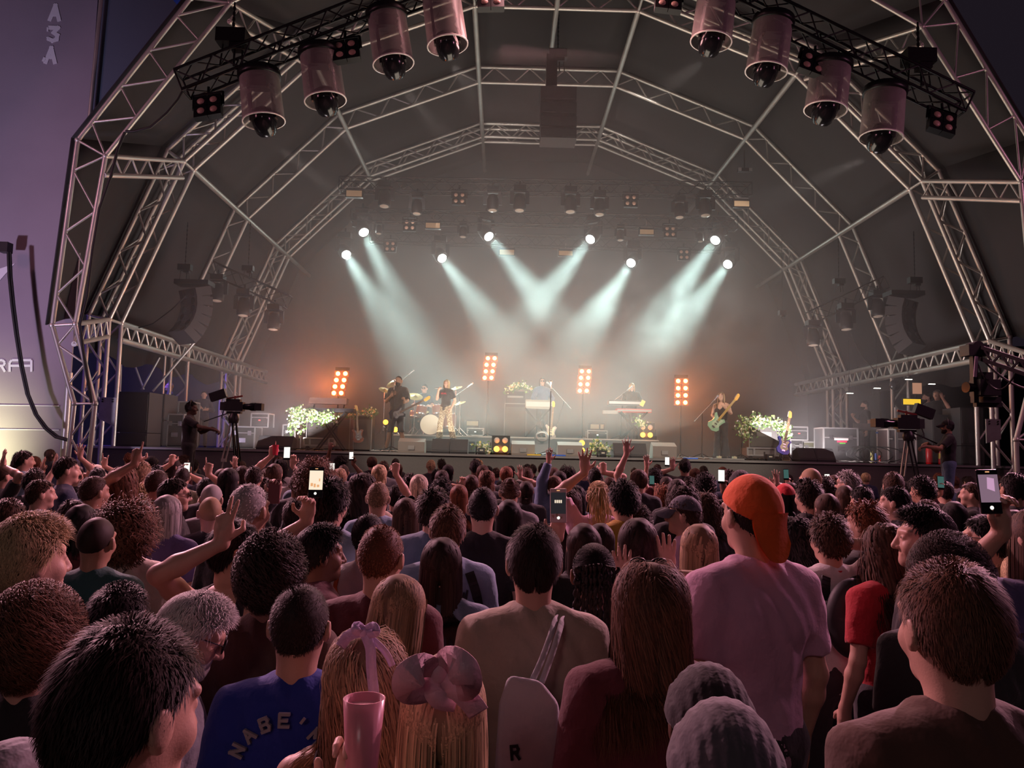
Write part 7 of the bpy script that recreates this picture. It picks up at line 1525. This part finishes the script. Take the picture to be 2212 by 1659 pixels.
# tote bag on the khaki shoulder
p = who('khaki collared'); tb = thing('tote_bag', 'pale canvas tote bag hanging on the back of the khaki shirt', 'bag', W(1142, 1560, p['d']-.28)); L0 = tb.location
def TB(x, y, dd=.28): return W(x, y, p['d']-dd)-Vector(L0)
m = MB(); oc = [(1098, 1458), (1168, 1470), (1208, 1520), (1210, 1760), (1062, 1760), (1078, 1520)]
F1 = [TB(x, y, .31) for x, y in oc]; F0 = [TB(x, y, .215) for x, y in oc]; n = 6; m.add(F1+F0, [tuple(range(6)), tuple(range(11, 5, -1))]+[(k, k+6, (k+1) % 6+6, (k+1) % 6) for k in range(6)]); bb = m.build('bag', fabric('canvas', (.50, .50, .52)), tb, False); bv = bb.modifiers.new('soft', 'BEVEL'); bv.width = .018; bv.segments = 3
ribbon(tb, [TB(1150, 1470, .27), TB(1172, 1420, .22), TB(1190, 1370, .17), TB(1200, 1338, .10), TB(1204, 1330, .02)], .018, FAB['canvas'], 'strap'); ribbon(tb, [TB(1170, 1474, .27), TB(1190, 1420, .22), TB(1206, 1370, .17), TB(1214, 1340, .10), TB(1216, 1332, .02)], .018, FAB['canvas'], 'strap')
m = MB(); glyph(m, 'R', TB(1106, 1640, .315), (1, 0, .1), (-.1, 0, 1), .020, .034, .008, .003); m.build('printed_letter', FAB['black'], tb, False)
# writing across the blue t-shirt
p = who('bright blue t-shirt'); t = p['obj']; m = MB(); R_a = .115
for k, ch in enumerate("NABE'MN"):
    an = (-1.15+2.3*k/6); x = R_a*math.sin(an); z = 1.285+R_a*math.cos(an); y = back_y(x, z, .014)-.012; ax = V(math.cos(an), 0, -math.sin(an)); ay = V(math.sin(an), 0, math.cos(an)); glyph(m, ch, V(x, y, z)-ax*.012, ax, ay, .024, .032, .008, .010)
m.build('shirt_lettering', mat('faded_print', (.30, .30, .33), .8), t, False); m = MB()
for k in range(3): m.bar(V(-.05, back_y(-.05, 1.27-.02*k, .014)-.01, 1.27-.02*k), V(.04, back_y(.04, 1.27-.02*k, .014)-.01, 1.27-.02*k), .010, .008)
m.build('printed_lines', MATS['faded_print'], t, False)
STR = mat('strap_black', (.012, .012, .014), .6)
p = who('black backpack strap'); strap(p['obj'], [(.10, 1.45), (.13, 1.36), (.15, 1.28)], .045, STR); strap(p['obj'], [(-.10, 1.45), (-.13, 1.36), (-.15, 1.28)], .045, STR)
m = MB(); q = p['obj']; 
for k, (x, z) in enumerate(((.055, 1.36),)): glyph(m, 'W', V(x, back_y(x, z, .014)-.012, z-.05), (1, 0, 0), (0, 0, 1), .03, .06, .008, .01)
m.build('shirt_lettering', STR, q, False)
p = who('cream sweater'); strap(p['obj'], [(.05, 1.46), (.0, 1.40), (-.07, 1.30), (-.13, 1.2)], .008, mat('strap_brown', (.05, .025, .02), .6), .026); strap(p['obj'], [(-.10, 1.44), (-.085, 1.36), (-.07, 1.30)], .008, MATS['strap_brown'], .026)
p = who('orange bag strap'); strap(p['obj'], [(-.12, 1.44), (-.12, 1.38), (-.05, 1.25), (.06, 1.15)], .022, mat('strap_orange', (.45, .10, .03), .6), .016)
p = who('red collar'); bp = thing('backpack', 'black backpack on the white t-shirt with red collar', 'backpack', p['obj'].location); bp.rotation_euler = p['obj'].rotation_euler; sc_ = p['sc']; bp.scale = (sc_,)*3
v_, q_ = nets(lambda P: np.maximum(smin(ell(P, (0, -.20, 1.27), (.15, .085, .20)), ell(P, (0, -.24, 1.20), (.12, .07, .12)), .03), P[..., 1]+.128), (-.2, -.4, .95), (.2, -.05, 1.55), .012); o = put('bag', mesh_np('bag', [(v_, q_, 0)], [STR]), bp)
for s in (-1, 1): strap(bp, [(s*.08, 1.46), (s*.10, 1.40), (s*.11, 1.34)], .05, STR)
m = MB(); m.lathe([(.068, 1.468), (.072, 1.478), (.068, 1.488)], (0, -.02, 0), n=20, open_=True); m.build('collar_band', mat('collar_red', (.5, .03, .04), .7), p['obj'], False)
bad = [x for x in done if x[1] < .84 or x[1] > 1.10]
print('SCALES', bad); print('N', len(done))
# ------------------------------------------------------------------ haze (after everything it fills)
def haze(name, lo, hi, dens, scale, lo_t, hi_t, label, anis=.35, col=(1, 1, 1)):
    m = MB(); m.box(((lo[0]+hi[0])/2, (lo[1]+hi[1])/2, (lo[2]+hi[2])/2), (hi[0]-lo[0], hi[1]-lo[1], hi[2]-lo[2]))
    mt = bpy.data.materials.new(name); mt.use_nodes = True; nt = mt.node_tree; nt.nodes.clear()
    o = nt.nodes.new('ShaderNodeOutputMaterial'); v = nt.nodes.new('ShaderNodeVolumeScatter')
    v.inputs['Anisotropy'].default_value = anis; v.inputs['Density'].default_value = dens; v.inputs['Color'].default_value = (*col, 1)
    nt.links.new(v.outputs[0], o.inputs['Volume'])
    if scale:
        tc = nt.nodes.new('ShaderNodeNewGeometry'); n = nt.nodes.new('ShaderNodeTexNoise'); n.inputs['Scale'].default_value = scale; n.inputs['Detail'].default_value = 3.0
        n.inputs['Roughness'].default_value = .55
        nt.links.new(tc.outputs['Position'], n.inputs['Vector'])
        r = nt.nodes.new('ShaderNodeMapRange'); r.inputs[1].default_value = lo_t; r.inputs[2].default_value = hi_t; r.inputs[3].default_value = 0; r.inputs[4].default_value = dens
        nt.links.new(n.outputs['Fac'], r.inputs[0]); nt.links.new(r.outputs[0], v.inputs['Density'])
    ob = m.build(name, mt); return tag(ob, label, 'haze', kind='stuff')
haze('stage_haze', (X0-9.5, 16.5, 1.95), (X0+9.5, 31.2, 12.6), .034, 0, 0, 0, 'thin stage haze filling the tent around the light beams')

def smoke(name, c, r, dens, scale, label, seed=0.0, lo_t=.42, hi_t=.75):
    o = thing(name, None, None, c); bpy.data.objects.remove(o)
    m = MB(); m.ball((0, 0, 0), 1.0, 20, 14, r); mt = bpy.data.materials.new(name); mt.use_nodes = True; nt = mt.node_tree; nt.nodes.clear()
    out = nt.nodes.new('ShaderNodeOutputMaterial'); v = nt.nodes.new('ShaderNodeVolumeScatter'); v.inputs['Anisotropy'].default_value = .3; nt.links.new(v.outputs[0], out.inputs['Volume'])
    tc = nt.nodes.new('ShaderNodeTexCoord'); dv = nt.nodes.new('ShaderNodeVectorMath'); dv.operation = 'DIVIDE'; dv.inputs[1].default_value = r; nt.links.new(tc.outputs['Object'], dv.inputs[0])
    ln = nt.nodes.new('ShaderNodeVectorMath'); ln.operation = 'LENGTH'; nt.links.new(dv.outputs[0], ln.inputs[0]); f = nt.nodes.new('ShaderNodeMapRange'); f.inputs[1].default_value = 1; f.inputs[2].default_value = .35; f.inputs[3].default_value = 0; f.inputs[4].default_value = dens; nt.links.new(ln.outputs['Value'], f.inputs[0])
    ad = nt.nodes.new('ShaderNodeVectorMath'); ad.operation = 'ADD'; ad.inputs[1].default_value = (seed, seed*2, 0); nt.links.new(tc.outputs['Object'], ad.inputs[0]); n = nt.nodes.new('ShaderNodeTexNoise'); n.inputs['Scale'].default_value = scale; n.inputs['Detail'].default_value = 4; n.inputs['Distortion'].default_value = .6; nt.links.new(ad.outputs[0], n.inputs['Vector'])
    r2 = nt.nodes.new('ShaderNodeMapRange'); r2.inputs[1].default_value = lo_t; r2.inputs[2].default_value = hi_t; nt.links.new(n.outputs['Fac'], r2.inputs[0]); mu = nt.nodes.new('ShaderNodeMath'); mu.operation = 'MULTIPLY'; nt.links.new(f.outputs[0], mu.inputs[0]); nt.links.new(r2.outputs[0], mu.inputs[1]); nt.links.new(mu.outputs[0], v.inputs['Density'])
    ob = m.build(name, mt); ob.location = c; return tag(ob, label, 'smoke', kind='stuff')
smoke('smoke_cloud', W(1440, 690, 25.5), (4.2, 2.8, 2.3), .40, .75, 'drifting smoke cloud lit by the beams on the guitar side')
smoke('smoke_cloud', W(1190, 640, 25.5), (3.2, 2.4, 1.8), .18, .8, 'thinner drifting smoke in the middle of the stage', 5.0)
smoke('smoke_cloud', W(700, 850, 23.5), (3.2, 2.2, 1.6), .15, .8, 'low orange-lit smoke around the flower-hung keyboard', 9.0)
